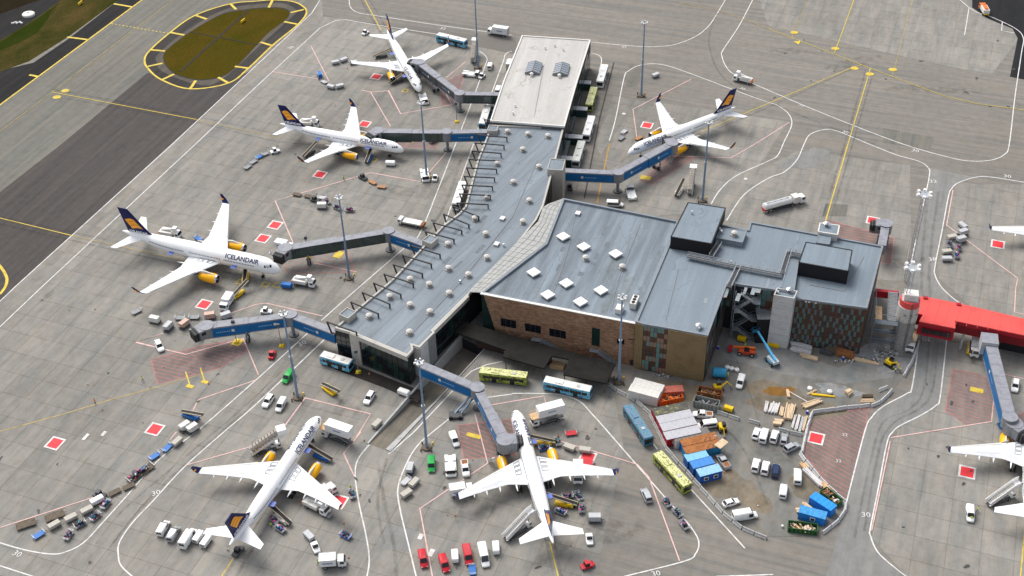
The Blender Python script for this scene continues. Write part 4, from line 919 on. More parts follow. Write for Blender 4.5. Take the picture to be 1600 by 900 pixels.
# patches, cable runs and small boxes on the roofs
rd = random.Random(5)
def roof_bits(rt, pts, z, ang, n, mat):
    for i in range(n):
        t = [rd.random() for _ in pts]; q = sum(t); p = sum((V2(a)*(k/q) for a, k in zip(pts, t)), Vector((0, 0))); mb = MB(); kx, ky = rd.uniform(1.2, 4.5), rd.uniform(.7, 1.6); mb.box(p.x, p.y, z+.012+i*.0007, kx, ky, .03, 0, ang); mb.build('roof_patch', mat, rt)
roof_bits(hall, PH, rzh, R(69.6), 12, paint('patch_dark', (.135, .155, .175), .8, .2)); roof_bits(pier, [at(x, y, ZP) for x, y in ((620, 450), (560, 500), (640, 540), (720, 440), (800, 350), (850, 230), (790, 220))], rz_, R(57), 8, paint('patch_dark', (.135, .155, .175))); roof_bits(blk, [at(x, y, ZB) for x, y in ((1020, 495), (1095, 510), (1125, 440), (1080, 420), (1200, 420), (1340, 470), (1360, 400))], rzb, R(69.6), 8, paint('patch_pale', (.24, .27, .29), .7, .15))
for rt_, z_, ln in ((hall, rzh, [(900, 330), (885, 400), (860, 470)]), (hall, rzh, [(1000, 350), (965, 440), (955, 485)]), (blk, rzb, [(1060, 420), (1040, 500)]), (blk, rzb, [(1265, 445), (1320, 455), (1350, 400)]), (pier, rz_, [(840, 250), (800, 340), (720, 440), (640, 525)]), (wp, rzw, [(850, 100), (835, 180)])):
    W_ = [at(x, y, z_+.06) for x, y in ln]; mb = MB()
    for i in range(len(W_)-1): mb.bar(W_[i], W_[i+1], .14)
    mb.build('cable_run', GREY, rt_)
# ---- sunken ramp road
RZ = -3.6
r0, r1, r2, r3 = RAMP
rampo = structure(root('sunken_road', 'road dipping down between concrete walls beside the pier', 'road')); del rampo['label'], rampo['category']
mb = MB(); mb.quad([(*r0, RZ), (*r1, RZ), (*r2, 0), (*r3, 0)]); o = mb.build('road_surface', ground_mat('ramp_concrete', (.20, .175, .14), (.03, .6), .3, .2, .25), rampo)
for a, b in ((r0, r3), (r1, r2)):
    n = (b-a).normalized(); n = Vector((-n.y, n.x)); c = (r0+r1+r2+r3)/4
    if n.dot(c-a) > 0: n = -n
    h1 = 1.0 if a == r0 else .3; tk = .5 if a == r0 else .25; mb = MB(); q = [(*a, RZ), (*b, -.1), (*b, .25), (*a, h1)]; k = [(*(a+n*tk), RZ), (*(b+n*tk), -.1), (*(b+n*tk), .25), (*(a+n*tk), h1)]
    mb.add(q+k, [(0, 1, 2, 3), (7, 6, 5, 4), (3, 2, 6, 7), (0, 4, 5, 1), (1, 5, 6, 2), (0, 3, 7, 4)]); mb.build('retaining_wall', CONC, rampo)
mb = MB(); mb.quad([(*r0, RZ), (*r1, RZ), (*r1, 0), (*r0, 0)]); mb.build('portal_wall', DWALL, rampo)
mb = MB(); a, b = r1.lerp(r2, .02), r2; n = (r0-r1).normalized()*1.3; mb.add([(*(a+n), RZ*.98+.02), (*(b+n), .02), (*(b+n), .35), (*(a+n), RZ*.98+.35), (*a, RZ*.98+.02), (*b, .02), (*b, .35), (*a, RZ*.98+.35)], [(0, 1, 2, 3), (3, 2, 6, 7), (1, 5, 6, 2)]); mb.build('kerb', CONC, rampo, fix=False)
# ---- red building on legs over the road
redb = root('red_building', 'bright red elevated corridor building spanning the service road', 'building')
ZR, ZR0 = 9.4, 5.0
RPX = [(1422, 487), (1442, 491.5), (1436, 502), (1493, 513), (1492, 501), (1640, 532), (1640, 507), (1499, 474), (1449, 464), (1425, 464)]
RW = ccw([V2(at(x, y, ZR)) for x, y in RPX])
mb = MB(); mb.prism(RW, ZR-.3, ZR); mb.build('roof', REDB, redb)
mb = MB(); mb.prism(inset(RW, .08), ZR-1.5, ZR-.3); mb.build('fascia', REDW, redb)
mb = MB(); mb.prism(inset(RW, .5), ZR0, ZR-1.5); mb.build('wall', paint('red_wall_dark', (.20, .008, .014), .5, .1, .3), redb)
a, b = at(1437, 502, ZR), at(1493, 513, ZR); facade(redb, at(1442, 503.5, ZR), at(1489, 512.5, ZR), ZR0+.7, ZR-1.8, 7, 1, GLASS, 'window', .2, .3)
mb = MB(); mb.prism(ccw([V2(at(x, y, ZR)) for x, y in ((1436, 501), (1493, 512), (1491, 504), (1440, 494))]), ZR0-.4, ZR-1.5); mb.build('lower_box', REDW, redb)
mb = MB(); P = ccw([V2(at(x, y, 0)) for x, y in ((1560, 545), (1640, 562), (1640, 545), (1560, 528))]); mb.prism(P, 0, ZR0); mb.build('base_wall', DWALL, redb)
for x, y in ((1434, 520), (1500, 545), (1535, 552)): p = at(x, y); mb = MB(); mb.cyl((p.x, p.y, 0), (p.x, p.y, ZR0), .35, .35, 10); mb.build('column', CONC, redb)
for x, y in ((1446, 466), (1498, 476)): p = at(x, y, ZR); mb = MB(); mb.box(p.x, p.y, ZR-.4, 1.2, 1.0, 1.6, 0, -.25); mb.build('stub', REDW, redb)
for i in range(12):
    a, b = at(1450, 464.5, ZR).lerp(at(1640, 508, ZR), i/12+.03), at(1436, 501, ZR).lerp(at(1640, 531, ZR), i/12+.03); mb = MB(); d = (b-a)*.06; mb.bar((a.x+d.x, a.y+d.y, ZR+.02), (b.x-d.x, b.y-d.y, ZR+.02), .10, 0, .06); mb.build('roof_seam', REDB, redb)
# ---- round tower
silo = root('round_tower', 'round grey concrete tower banded white and red beside the red building', 'tower', at(1406, 541))
mb = MB(); mb.lathe([(3.6, 0), (3.6, 10.6)], 22, 0); mb.build('shaft', paint('tower_grey', (.27, .26, .245), .85, .2), silo, True)
mb = MB(); mb.lathe([(3.75, 10.6), (3.75, 15.2), (3.6, 15.25)], 22, 0); mb.build('white_band', paint('shaded_white', (.50, .48, .45), .7, .15), silo, True)  # off-white dulled, the tower's shade is put into the band colour
mb = MB(); mb.lathe([(3.5, 15.2), (3.5, 17.2)], 22, 0); mb.build('red_band', REDB, silo, True)
mb = MB(); mb.box(0, 0, 18.2, 4.8, 3.6, 2, 0, -.25); mb.box(0, 0, 17.25, 5.6, 4.4, .15, 1, -.25)
for s in (-1, 1): mb.bar((-2.7, s*2.1, 18.3), (2.7, s*2.1, 18.3), .1, 1)
mb.build('head_box', [OFFW, STEEL], silo)
mb = MB()
for s in (-.3, .3): mb.bar((s, -3.8, 1), (s, -3.8, 18), .08)
for i in range(40): mb.bar((-.3, -3.8, 1+i*.42), (.3, -3.8, 1+i*.42), .05)
mb.build('ladder', DGREY, silo, fix=False)
mb = MB()
for t in (-.9, -1.5, -2.1):
    p = Vector((math.cos(t)*3.8, math.sin(t)*3.8, 13.2)); mb.box(p.x, p.y, p.z, .9, .1, .5, 0, t+math.pi/2)
mb.build('dark_mark', GREY, silo)
silo.scale = (.76, .76, 1)
# ---- steel stair tower by the round tower
s2 = root('stair_frame', 'steel frame stair tower with grey treads next to the round tower', 'outside stair', at(1358, 543), R(-14))
for x in (0, 6.2):
    for y in (0, 11): mb = MB(); mb.bar((x, y, 0), (x, y, 12), .22); mb.build('post', STSTEEL, s2)
for k, z in enumerate((3.4, 6.6, 9.6)):
    mb = MB(); mb.box(3.1, 0, z, 6.2, 2, .14); mb.build('landing', STTREAD, s2)
mb = MB(); a, b = Vector((4.6, 1, 9.7)), Vector((4.6, 11, 12))
for s in (-1.2, 1.2): mb.bar(a+Vector((s, 0, 0)), b+Vector((s, 0, 0)), .14, 0, .5)
for j in range(20): c = a.lerp(b, (j+.5)/20); mb.box(c.x, c.y, c.z, 2.3, .5, .06, 1)
mb.build('stair_flight', [STSTEEL, GREY], s2); mb = MB(); mb.box(1.2, 4.6, 9, 1.8, 6, .15); mb.build('timber_platform', TIMBER, s2); mb = MB(); mb.box(3.1, 11.5, 10.6, 6.4, 1.2, 2.2, 0); mb.build('back_panel', REDW, s2)
mb = MB()
for z in (4.4, 7.6, 10.6, 13): mb.bar((0, -1, z), (6.2, -1, z), .09); mb.bar((0, 0, z), (0, 11, z), .09); mb.bar((6.2, 0, z), (6.2, 11, z), .09)
mb.build('handrail', STSTEEL, s2, fix=False)
# ---- boarding porches along the far side of the pier
for i, (x, y, l) in enumerate(((909, 128, 'farthest'), (903, 169, 'second farthest'), (895, 213, 'third'), (888, 247, 'nearest'))):
    c = at(x, y, 3); rt = root('boarding_porch', f'small dark green boarding porch, {l} of four beside the far pier wall', 'porch', (c.x, c.y, 0), R(79), 'boarding porches on the far side of the pier')
    mb = MB(); mb.box(0, 0, 1.4, 2.0, 6.5, 2.8); mb.build('body', paint('porch_green', (.02, .05, .045), .5, .1), rt); mb = MB(); mb.box(0, 0, 2.95, 2.4, 6.9, .3); mb.build('roof', LGREY, rt); mb = MB(); mb.box(0, -3.3, 1.3, 1.2, .1, 2.2); mb.build('door', GGLASS, rt)
for i, (p, q) in enumerate((((903, 145), (897, 165)), ((893, 182), (886, 205)), ((885, 220), (879, 243)))):
    a, b = at(*p, 2.5), at(*q, 2.5); c = (a+b)/2; d = b-a; rt = root('covered_walk', f'low dark glazed walkway {("farthest from", "between the middle porches along", "nearest end of")[i]} the far pier wall', 'walkway', (c.x, c.y, 0), math.atan2(d.y, d.x), 'glazed walkways behind the pier')
    L = d.length; mb = MB(); mb.box(0, 0, 1.2, L, 2.6, 2.4); mb.build('body', GGLASS, rt); mb = MB(); mb.box(0, 0, 2.5, L+.3, 2.9, .2); mb.build('roof', paint('walk_roof', (.09, .11, .11), .4, .1), rt)
# ================================================================== AIRCRAFT
FIT_A = (136.2, 238.4, 68.0); FIT_B = (177.0, 329.0, 64.0)
def mapped_text(s, size, parent, name, mat, place, cuts=6, bold=.035):
    me = textmesh(s, size, 0, bold); bm = bmesh.new(); bm.from_mesh(me)
    ys = [v.co.y for v in bm.verts]; y0, y1 = min(ys), max(ys)
    for i in range(1, cuts): bmesh.ops.bisect_plane(bm, geom=bm.verts[:]+bm.edges[:]+bm.faces[:], plane_co=(0, y0+(y1-y0)*i/cuts, 0), plane_no=(0, 1, 0))
    for v in bm.verts: v.co = place(v.co.x, v.co.y)
    bm.to_mesh(me); bm.free(); me.materials.clear(); me.materials.append(mat); o = bpy.data.objects.new(name, me); COL.objects.link(o); adopt(parent, o); return o
def aircraft_builder(L=47.3, SP=1.0, RR=1.0, big=False):
    """nose at x=0, tail towards -x, left wing towards +y"""
    k = L/47.3
    def build():
        rt = root('passenger_jet', '', 'airliner')
        prof = [(0, .03, 3.45), (.25, .5, 3.5), (.9, 1.0, 3.66), (1.7, 1.32, 3.85), (2.8, 1.6, 4.08), (4.2, 1.8, 4.27), (6, 1.88, 4.35), (9, 1.9, 4.36), (14, 1.9, 4.36), (20, 1.9, 4.36), (26, 1.9, 4.36), (31, 1.88, 4.38), (34, 1.76, 4.5), (37, 1.52, 4.72), (40, 1.2, 5.0), (43, .82, 5.32), (45.3, .52, 5.55), (46.8, .3, 5.66), (47.3, .12, 5.68)]
        def Z(z): return (z-4.36)*(1+(RR-1)*.6)+4.36+(RR-1)*2.4
        def ring(s, r, z, n=24): return [(-s*k, r*RR*math.cos(2*math.pi*i/n), Z(z)+r*1.05*RR*math.sin(2*math.pi*i/n)) for i in range(n)]
        mb = MB(); mb.loft([ring(*p) for p in prof]); fus = mb.build('fuselage', PLANEW, rt, True)
        def rad(s):
            s /= k
            for (a, r0, z0), (b, r1, z1) in zip(prof, prof[1:]):
                if a <= s <= b: t = (s-a)/(b-a); return r0+(r1-r0)*t, z0+(z1-z0)*t
            return prof[-1][1:]
        def surf(s, h, side, off=.03):
            """point on the fuselage skin at arc height h above its axis"""
            r, z = rad(s); a = h/(r*RR); return Vector((-s, side*(r*RR+off)*math.cos(a), Z(z)+(r*1.05*RR+off)*math.sin(a)))
        # belly fairing
        mb = MB(); mb.loft([[(-s*k, RR*w_*math.cos(2*math.pi*i/14), Z(3.0)+RR*h_*math.sin(2*math.pi*i/14)) for i in range(14)] for s, w_, h_ in ((15.5, .6, .4), (17, 1.7, .85), (20, 2.05, 1.0), (25, 2.05, 1.0), (28, 1.6, .8), (30, .5, .35))]); mb.build('belly_fairing', LGREY, rt, True)
        # cockpit panes and cabin windows
        mb = MB()
        for side in (-1, 1):
            for i, (s0, s1, h0, h1) in enumerate(((1.75, 2.35, .95, 1.55), (2.45, 3.0, .75, 1.35), (3.1, 3.6, .62, 1.15))): mb.quad([surf(s0*k, h0*RR, side), surf(s1*k, h0*RR, side), surf(s1*k, h1*RR, side), surf((s0+.1)*k, h1*RR, side)])
        mb.quad([surf(1.7*k, 1.0*RR, -1), surf(1.7*k, 1.0*RR, 1), surf(2.2*k, 1.62*RR, 1), surf(2.2*k, 1.62*RR, -1)])
        mb.build('cockpit_window', GLASS, rt, fix=False)
        mb = MB(); s = 6.4*k
        while s < 38*k:
            if not (15.2*k < s < 16.4*k or 26*k < s < 27*k):
                for side in (-1, 1): mb.quad([surf(s, .38, side), surf(s+.26, .38, side), surf(s+.26, .76, side), surf(s, .76, side)])
            s += .53
        stuff(mb.build('cabin_windows', paint('cabin_window', (.07, .08, .11), .3, .05), rt, fix=False))
        def door(s, side, w_=.9, h0=-.75, h1=1.15, mat=None):
            mb = MB(); fr = [(s, h0), (s+w_, h0), (s+w_, h1), (s, h1)]
            for i in range(4):
                (a, b), (c, d) = fr[i-1], fr[i]; p, q = surf(a, b, side, .035), surf(c, d, side, .035); mb.bar(p, q, .07)
            mb.build('door', LGREY, rt, fix=False)
        for side in (-1, 1):
            for s in (5.0, 13.2, 38.2): door(s*k, side)
        for s in (11.5, 30.5): 
            mb = MB(); mb.quad([surf(s*k, -1.9*RR, -1, .04), surf((s+1.5)*k, -1.9*RR, -1, .04), surf((s+1.5)*k, -.8*RR, -1, .04), surf(s*k, -.8*RR, -1, .04)]); mb.build('cargo_hatch', LGREY, rt, fix=False)
            p = surf((s+.75)*k, -.75*RR, -1); mb = MB(); mb.box(p.x, p.y-.75, p.z+.25, 1.6, 1.5, .1, 0); mb.build('open_cargo_door', paint('cargo_door_blue', (.10, .15, .45), .4, .05), rt)
        # airline lettering on both sides
        for side in (-1, 1):
            c_ = (10.6 if not big else 12.0)*k*(1 if not big else .84)
            mapped_text('ICELANDAIR', 1.75*(1.15 if big else 1), rt, 'airline_lettering', NAVY, lambda x, y, sd=side, c0=c_: surf(c0 + x*(1 if sd > 0 else -1), 1.5*RR+y, sd, .045))
        # wings
        airf = [(0, 0), (.02, .35), (.12, .8), (.35, 1), (.65, .6), (1, .05), (1, -.05), (.65, -.3), (.35, -.55), (.12, -.5), (.02, -.25)]
        def sec(y, le, ch, z, t): return [(-(le+ch*a)*k, y, z+t*b*.5) for a, b in airf]
        zo = (RR-1)*2.4
        for side in (1, -1):
            S_ = [(1.0, 15.9, 10.0, 3.25, 1.25), (2.1*RR, 16.9, 9.1, 3.35, 1.1), (6.6*SP, 19.5, 5.9, 3.8, .7), (12.5*SP, 22.9, 4.0, 4.4, .45), (18.6*SP, 26.4, 2.3, 5.0, .25)]
            mb = MB(); mb.loft([sec(side*y, le, ch, z+zo, t) for y, le, ch, z, t in S_+[(19.2*SP, 26.85, 2.1, 5.15, .22)]]); wg = mb.build('wing', WINGW, rt, True)
            W2 = [(19.2*SP, 26.85, 2.1, 5.15, .22), (19.65*SP, 27.3, 1.9, 5.5, .18), (19.95*SP, 28.0, 1.5, 6.4, .14), (20.2*SP, 29.2, .8, 7.7, .08)]
            mb = MB(); mb.loft([[(p[0], p[1]+side*.0, p[2]) for p in sec(side*y, le, ch, z+zo, t)] for y, le, ch, z, t in W2], 0)
            wl = mb.build('winglet', NAVY, wg, True)
            for sgn in (1, -1):
                y_, z_ = 19.88*SP*side+sgn*.13, 6.1+zo; mb = MB(); mb.quad([(-28.6*k, y_, z_-.3), (-29.5*k, y_, z_-.1), (-29.7*k, y_+side*.03, z_+.5), (-28.9*k, y_+side*.03, z_+.4)]); mb.build('winglet_emblem', ORANGE, wl, fix=False)
            def wz(y, f):   # upper skin height
                for (a, le, ch, z, t), (b, le2, ch2, z2, t2) in zip(S_, S_[1:]):
                    if a <= y <= b:
                        q = (y-a)/(b-a); lz = z+(z2-z)*q; lt = t+(t2-t)*q; c0 = ch+(ch2-ch)*q; l0 = le+(le2-le)*q
                        tt = 1 if f < .35 else (1-(f-.35)/.3*.4 if f < .65 else .6-(f-.65)/.35*.55); return -(l0+c0*f)*k, lz+zo+lt*.5*tt+.02
            for nm, y0, y1, f0, f1, m_ in (('flap', 2.3*RR, 6.3*SP, .80, .985, FLAPG), ('flap', 7.0*SP, 13.6*SP, .76, .985, FLAPG), ('aileron', 14*SP, 18.2*SP, .75, .98, FLAPG), ('spoiler', 7.4*SP, 13.2*SP, .62, .745, LGREY), ('spoiler', 2.8*RR, 6.0*SP, .68, .785, LGREY), ('slat', 7.4*SP, 18.2*SP, .03, .13, OFFW)):
                mb = MB(); q = [(wz(y, f)[0], side*y, wz(y, f)[1]) for y, f in ((y0, f0), (y1, f0), (y1, f1), (y0, f1))]; mb.add([(p[0], p[1], p[2]+.015) for p in q]+[(p[0], p[1], p[2]-.05) for p in q], [(0, 1, 2, 3), (0, 4, 5, 1), (1, 5, 6, 2), (2, 6, 7, 3), (3, 7, 4, 0)])
                mb.build(nm, m_ if nm != 'spoiler' else paint('spoiler_grey', (.62, .63, .65), .45, .06), wg, fix=False)
            mk = MB()
            for y0, f0 in ((2.6, .12), (2.6, .30), (2.6, .48)):
                q = [(wz(y, f)[0], side*y, wz(y, f)[1]+.03) for y, f in ((y0, f0), (y0+1.5, f0), (y0+1.5, f0+.13), (y0, f0+.13))]
                for i in range(4): mk.bar(q[i-1], q[i], .09)
            mk.build('walkway_marking', GREY, wg, fix=False)
            for y, le, l_ in ((4.6, 24.3, 3.4), (8.8, 24.4, 3.0), (12.2, 25.4, 2.6), (15.4, 26.3, 2.2)):
                y *= SP; z_ = 3.25+(y/SP-4)*.1+zo; mb = MB(); mb.loft([[(-(le+l_*a)*k, side*y+.26*b*math.cos(2*math.pi*i/8), z_+.32*b*math.sin(2*math.pi*i/8)) for i in range(8)] for a, b in ((0, .2), (.25, 1), (.6, .9), (1, .15))]); mb.build('flap_fairing', PLANEW, wg, True)
            # engine
            ey, ex, ez = side*6.5*SP, -14.6*k, 2.15+zo*.8; er = 1.2*RR**.8; el = 5.2*k
            prof_e = [(er*.80, -.25), (er*.86, 0), (er*.98, -.5), (er*1.06, -1.5), (er*1.05, -2.8), (er*.92, -el*.8), (er*.72, -el)]
            mb = MB(); mb.lathe([(er*.8, -.35), (er*.83, .02), (er*.9, .06), (er*.985, -.45)], 18, 0, 'x', (ex, ey, ez), (False, False)); en = mb.build('engine', YENG, rt, True)
            mb = MB(); mb.lathe([(er*.985, -.45), (er*1.06, -1.5), (er*1.05, -2.8), (er*.94, -el*.78), (er*.74, -el)], 18, 0, 'x', (ex, ey, ez), (False, True)); mb.build('cowling', YENG, en, True)
            en.data.materials[0] = ALU
            mb = MB(); mb.cyl((ex-.55, ey, ez), (ex-.5, ey, ez), er*.82, er*.82, 18); mb.cyl((ex-.5, ey, ez), (ex-.05, ey, ez), er*.25, .03, 10, 1); mb.build('fan', [BLACK, LGREY], en)
            mb = MB(); mb.cyl((ex-el, ey, ez), (ex-el-1.3, ey, ez), er*.5, er*.28, 14); mb.build('exhaust', GREY, en, True)
            mb = MB(); x0 = ex-1.0; mb.loft([[(x0, ey-.14, ez+er), (x0, ey+.14, ez+er), (x0, ey+.1, ez+er+.15), (x0, ey-.1, ez+er+.15)], [(x0-3, ey-.2, ez+er*.9), (x0-3, ey+.2, ez+er*.9), (x0-3, ey+.18, ez+er+.75), (x0-3, ey-.18, ez+er+.75)], [(x0-7, ey-.12, ez+er*.9), (x0-7, ey+.12, ez+er*.9), (x0-7, ey+.1, ez+er*1.1), (x0-7, ey-.1, ez+er*1.1)]]); mb.build('pylon', OFFW, en)
            # tailplane
            mb = MB(); mb.loft([sec(side*y*SP**.5, le, ch, z+zo*.9, t) for y, le, ch, z, t in ((.4, 39.7, 5.0, 5.25, .5), (4, 42.2, 3.3, 5.6, .3), (7.6, 44.6, 1.7, 5.95, .15))]); mb.build('tailplane', WINGW, rt, True)
            # main gear
            mb = MB(); gx, gy = -24.3*k, side*3.7*SP; mb.cyl((gx, gy, .55), (gx, gy*.93, 3.4), .2, .26, 8, 0)
            for dx in (-.75, .75):
                for dy in (-.45, .45): mb.cyl((gx+dx, gy+dy-.18, .55), (gx+dx, gy+dy+.18, .55), .55, .55, 12, 1)
            mb.build('main_gear', [STEEL, BLACK], rt)
        mb = MB(); mb.cyl((-5.6*k, 0, .45), (-5.4*k, 0, 3), .13, .16, 8, 0)
        for dy in (-.3, .3): mb.cyl((-5.6*k, dy-.13, .45), (-5.6*k, dy+.13, .45), .45, .45, 12, 1)
        mb.build('nose_gear', [STEEL, BLACK], rt)
        # fin with the flag-like emblem
        fz = zo
        def fsec(z, le, ch, t): return [(-(le+ch*a)*k, t*b*.5, z+fz) for a, b in ((0, 0), (.15, .8), (.4, 1), (.75, .6), (1, .08), (1, -.08), (.75, -.6), (.4, -1), (.15, -.8))]
        fh = 1.0 if not big else 1.12
        mb = MB(); mb.loft([fsec(z, le, ch, t) for z, le, ch, t in ((5.6, 34.6, 10.6, .3), (6.5, 37.2, 8.2, .62), (7.6, 38.7, 6.9, .6), (13.4*fh, 44.0, 3.1, .3))]); fin = mb.build('tail_fin', NAVY, rt, True)
        for side in (-1, 1):
            for a, b, z0, z1 in ((.0, .70, 8.35, 9.32), (.05, .76, 9.40, 10.36), (.08, .82, 10.44, 11.4)):
                mb = MB(); q = []
                n_ = 6
                def fp(f, z):
                    t = (z-7.6)/(13.4*fh-7.6); le = 38.7+5.3*t; ch = 6.9-3.8*t; return (-(le+ch*(.17+.8*f))*k, side*(.34-.14*t), z+fz)
                up = [fp(a+(b-a)*i/n_, z1+.30*math.sin(i/n_*4.2+.3)) for i in range(n_+1)]; lo = [fp(a+(b-a)*i/n_-.04, z0+.30*math.sin(i/n_*4.2+.3)) for i in range(n_+1)]
                for i in range(n_): mb.quad([lo[i], lo[i+1], up[i+1], up[i]])
                mb.build('fin_emblem', ORANGE, fin, fix=False)
            mapped_text('ICELANDAIR', 1.15, fin, 'fin_lettering', PLANEW, lambda x, y, sd=side: Vector((-(41.9*k + x*(1 if sd > 0 else -1)), sd*.36, 7.0+y+fz)), 1)
        mb = MB(); mb.cyl((-46.8*k, 0, Z(5.66)), (-47.6*k, 0, Z(5.7)), .16, .12, 8); mb.build('tail_exhaust', GREY, rt)
        return rt
    return build
A757 = aircraft_builder(); A767 = aircraft_builder(54.9, 1.26, 1.3, True)
FLAPG = paint('flap_grey_white', (.66, .67, .69), .4, .08, .6)
GJ = 'airliners parked at the terminal stands'
def jet(key, bld, x, y, hd, lab): return spawn(key, bld, (x, y, .034), R(hd), lab, 'airliner', GJ)
jet('j757', A757, -.1, 239.8, 99.6, 'white airliner nosed up to the bridge beside the sunken road, bottom centre')
jet('j757', A757, -51.3, 239.7, 69.7, 'white airliner with ribbed passenger stairs at its nose, tail near the four white vans')
jet('j757', A757, -35.7, 369.6, -20.7, 'white airliner second along the left of the pier, under the half glazed bridge')
jet('j757', A757, 40.7, 363.4, -148.0, 'white airliner alone on the right side of the pier at the blue elbow bridge')
jet('j757', A757, -31.8, 410.5, -72.2, 'white airliner farthest up, parked left of the white roofed pier end')
jet('j767', A767, -69.6, 302.9, -20.9, 'largest white airliner with wide wings at the long glazed bridge, left middle')
jet('j757', A757, *FIT_A[:2], FIT_A[2], 'white airliner cut by the right edge of the photo below the red building')
jet('j757', A757, *FIT_B[:2], FIT_B[2], 'white airliner of which only a wing shows, right edge above the red building')
# ================================================================== JET BRIDGES
def tun(rt, p, q, w, h, name, side, roof, glaz=False, ribs=True, zoff=0):
    """covered tunnel segment whose roof line runs p->q"""
    p, q = Vector(p), Vector(q); d = q-p; L = d.length; yaw = math.atan2(d.y, d.x); pit = -math.asin(d.z/L)
    o = MB(); o.box(0, 0, -h/2, L, w, h, 0); o.box(0, 0, .04, L+.1, w+.12, .1, 1)
    if ribs:
        for i in range(max(2, int(L/4.4))): o.box(-L/2+(i+.5)*L/max(2, int(L/4.4)), 0, .11, .12, w, .05, 1)
    seg = o.build(name, [side, roof], rt); M = Matrix.Translation((p+q)/2) @ Matrix.Rotation(yaw, 4, 'Z') @ Matrix.Rotation(pit, 4, 'Y'); seg.matrix_local = M
    for s in (-1, 1):
        for z in (-.2, -h+.15): b = MB(); b.box(0, s*(w/2+.03), z, L, .08, .28); r_ = b.build('rail_beam', roof if not glaz else DGREY, seg)
    if glaz:
        n = max(3, int(L/2.6)); b = MB(); b.box(0, 0, 0, L/n-.22, .06, h-.75); g0 = None
        for s in (-1, 1):
            for i in range(n):
                if g0 is None: g0 = b.build('glass_pane', BGLASS, seg); o_ = g0
                else: o_ = g0.copy(); COL.objects.link(o_); adopt(seg, o_)
                o_.location = (-L/2+(i+.5)*L/n, s*(w/2+.04), -h/2)
    else:
        # white sign with emblem on the blue side
        for s in (-1, 1):
            b = MB(); b.box(-L*.12, s*(w/2+.02), -h*.48, .8, .04, .85); b.build('white_emblem', OFFW, seg)
            b = MB()
            for j in range(8): b.box(-L*.12+1.0+j*.5, s*(w/2+.02), -h*.5, .3, .04, .32)
            b.build('pale_sign_strip', paint('sign_pale', (.25, .42, .62), .5, .05), seg)
    return seg
def support(rt, p, top, name='support_column', wheels=False, yaw=0):
    b = MB(); p = Vector(p)
    if not wheels:
        b.cyl((p.x, p.y, 0), (p.x, p.y, top), .5, .5, 12); b.cyl((p.x, p.y, 0), (p.x, p.y, .35), 1.6, 1.5, 14, 1); b.build(name, [GREY, DGREY], rt)
    else:
        c, s = math.cos(yaw), math.sin(yaw)
        def T(x, y, z): return (p.x+x*c-y*s, p.y+x*s+y*c, z)
        for y in (-1.5, 1.5): b.bar(T(0, y, .8), T(0, y, top), .4)
        b.bar(T(0, -1.8, .9), T(0, 1.8, .9), .5); b.bar(T(0, -1.6, top), T(0, 1.6, top), .4); b.build('lift_frame', GREY, rt)
        for y in (-1.0, 1.0): b = MB(); b.cyl(T(0, y-.3, .65), T(0, y+.3, .65), .65, .65, 14); b.build('wheel', BLACK, rt)
def rotunda(rt, p, top, r=1.85, h=3.2, mat=GREY):
    b = MB(); b.cyl((p[0], p[1], top-h), (p[0], p[1], top), r, r, 16, 0); b.cyl((p[0], p[1], top), (p[0], p[1], top+.15), r+.15, r+.1, 16, 1); b.build('rotunda', [mat, BRGREY], rt)
def cab(rt, p, yaw, top, mats=(DGREY, BRGREY)):
    b = MB(); b.cyl((0, 0, -3.4), (0, 0, 0), 2.1, 2.1, 16, 0); b.cyl((0, 0, 0), (0, 0, .12), 2.25, 2.25, 16, 1); b.box(1.7, 0, -1.6, 2.4, 3.5, 3.0, 0); b.box(1.7, 0, -.05, 2.5, 3.6, .12, 1); o = b.build('cab', [GREY, mats[1]], rt); o.location = (p[0], p[1], top); o.rotation_euler = (0, 0, yaw)
    for i in range(4): b = MB(); b.box(3.1+i*.42, 0, -1.65, .3, 3.4-i*.08, 2.9-i*.06); b.build('bellows_fold', BLACK if i % 2 else DGREY, o)
    b = MB(); b.box(1.6, 1.77, -1.1, 1.5, .06, 1.0); b.build('cab_window', GLASS, o)
def catwalk(rt, p, yaw):
    b = MB(); c = Vector(p)
    b.bar((0, 0, .4), (3, 0, 4.4), .25); b.bar((0, .8, .4), (3, .8, 4.4), .25)
    for i in range(10): b.box(3*i/9, .4, .4+4*i/9, .3, .8, .05)
    o = b.build('service_stairs', STEEL, rt); o.location = c; o.rotation_euler = (0, 0, yaw)
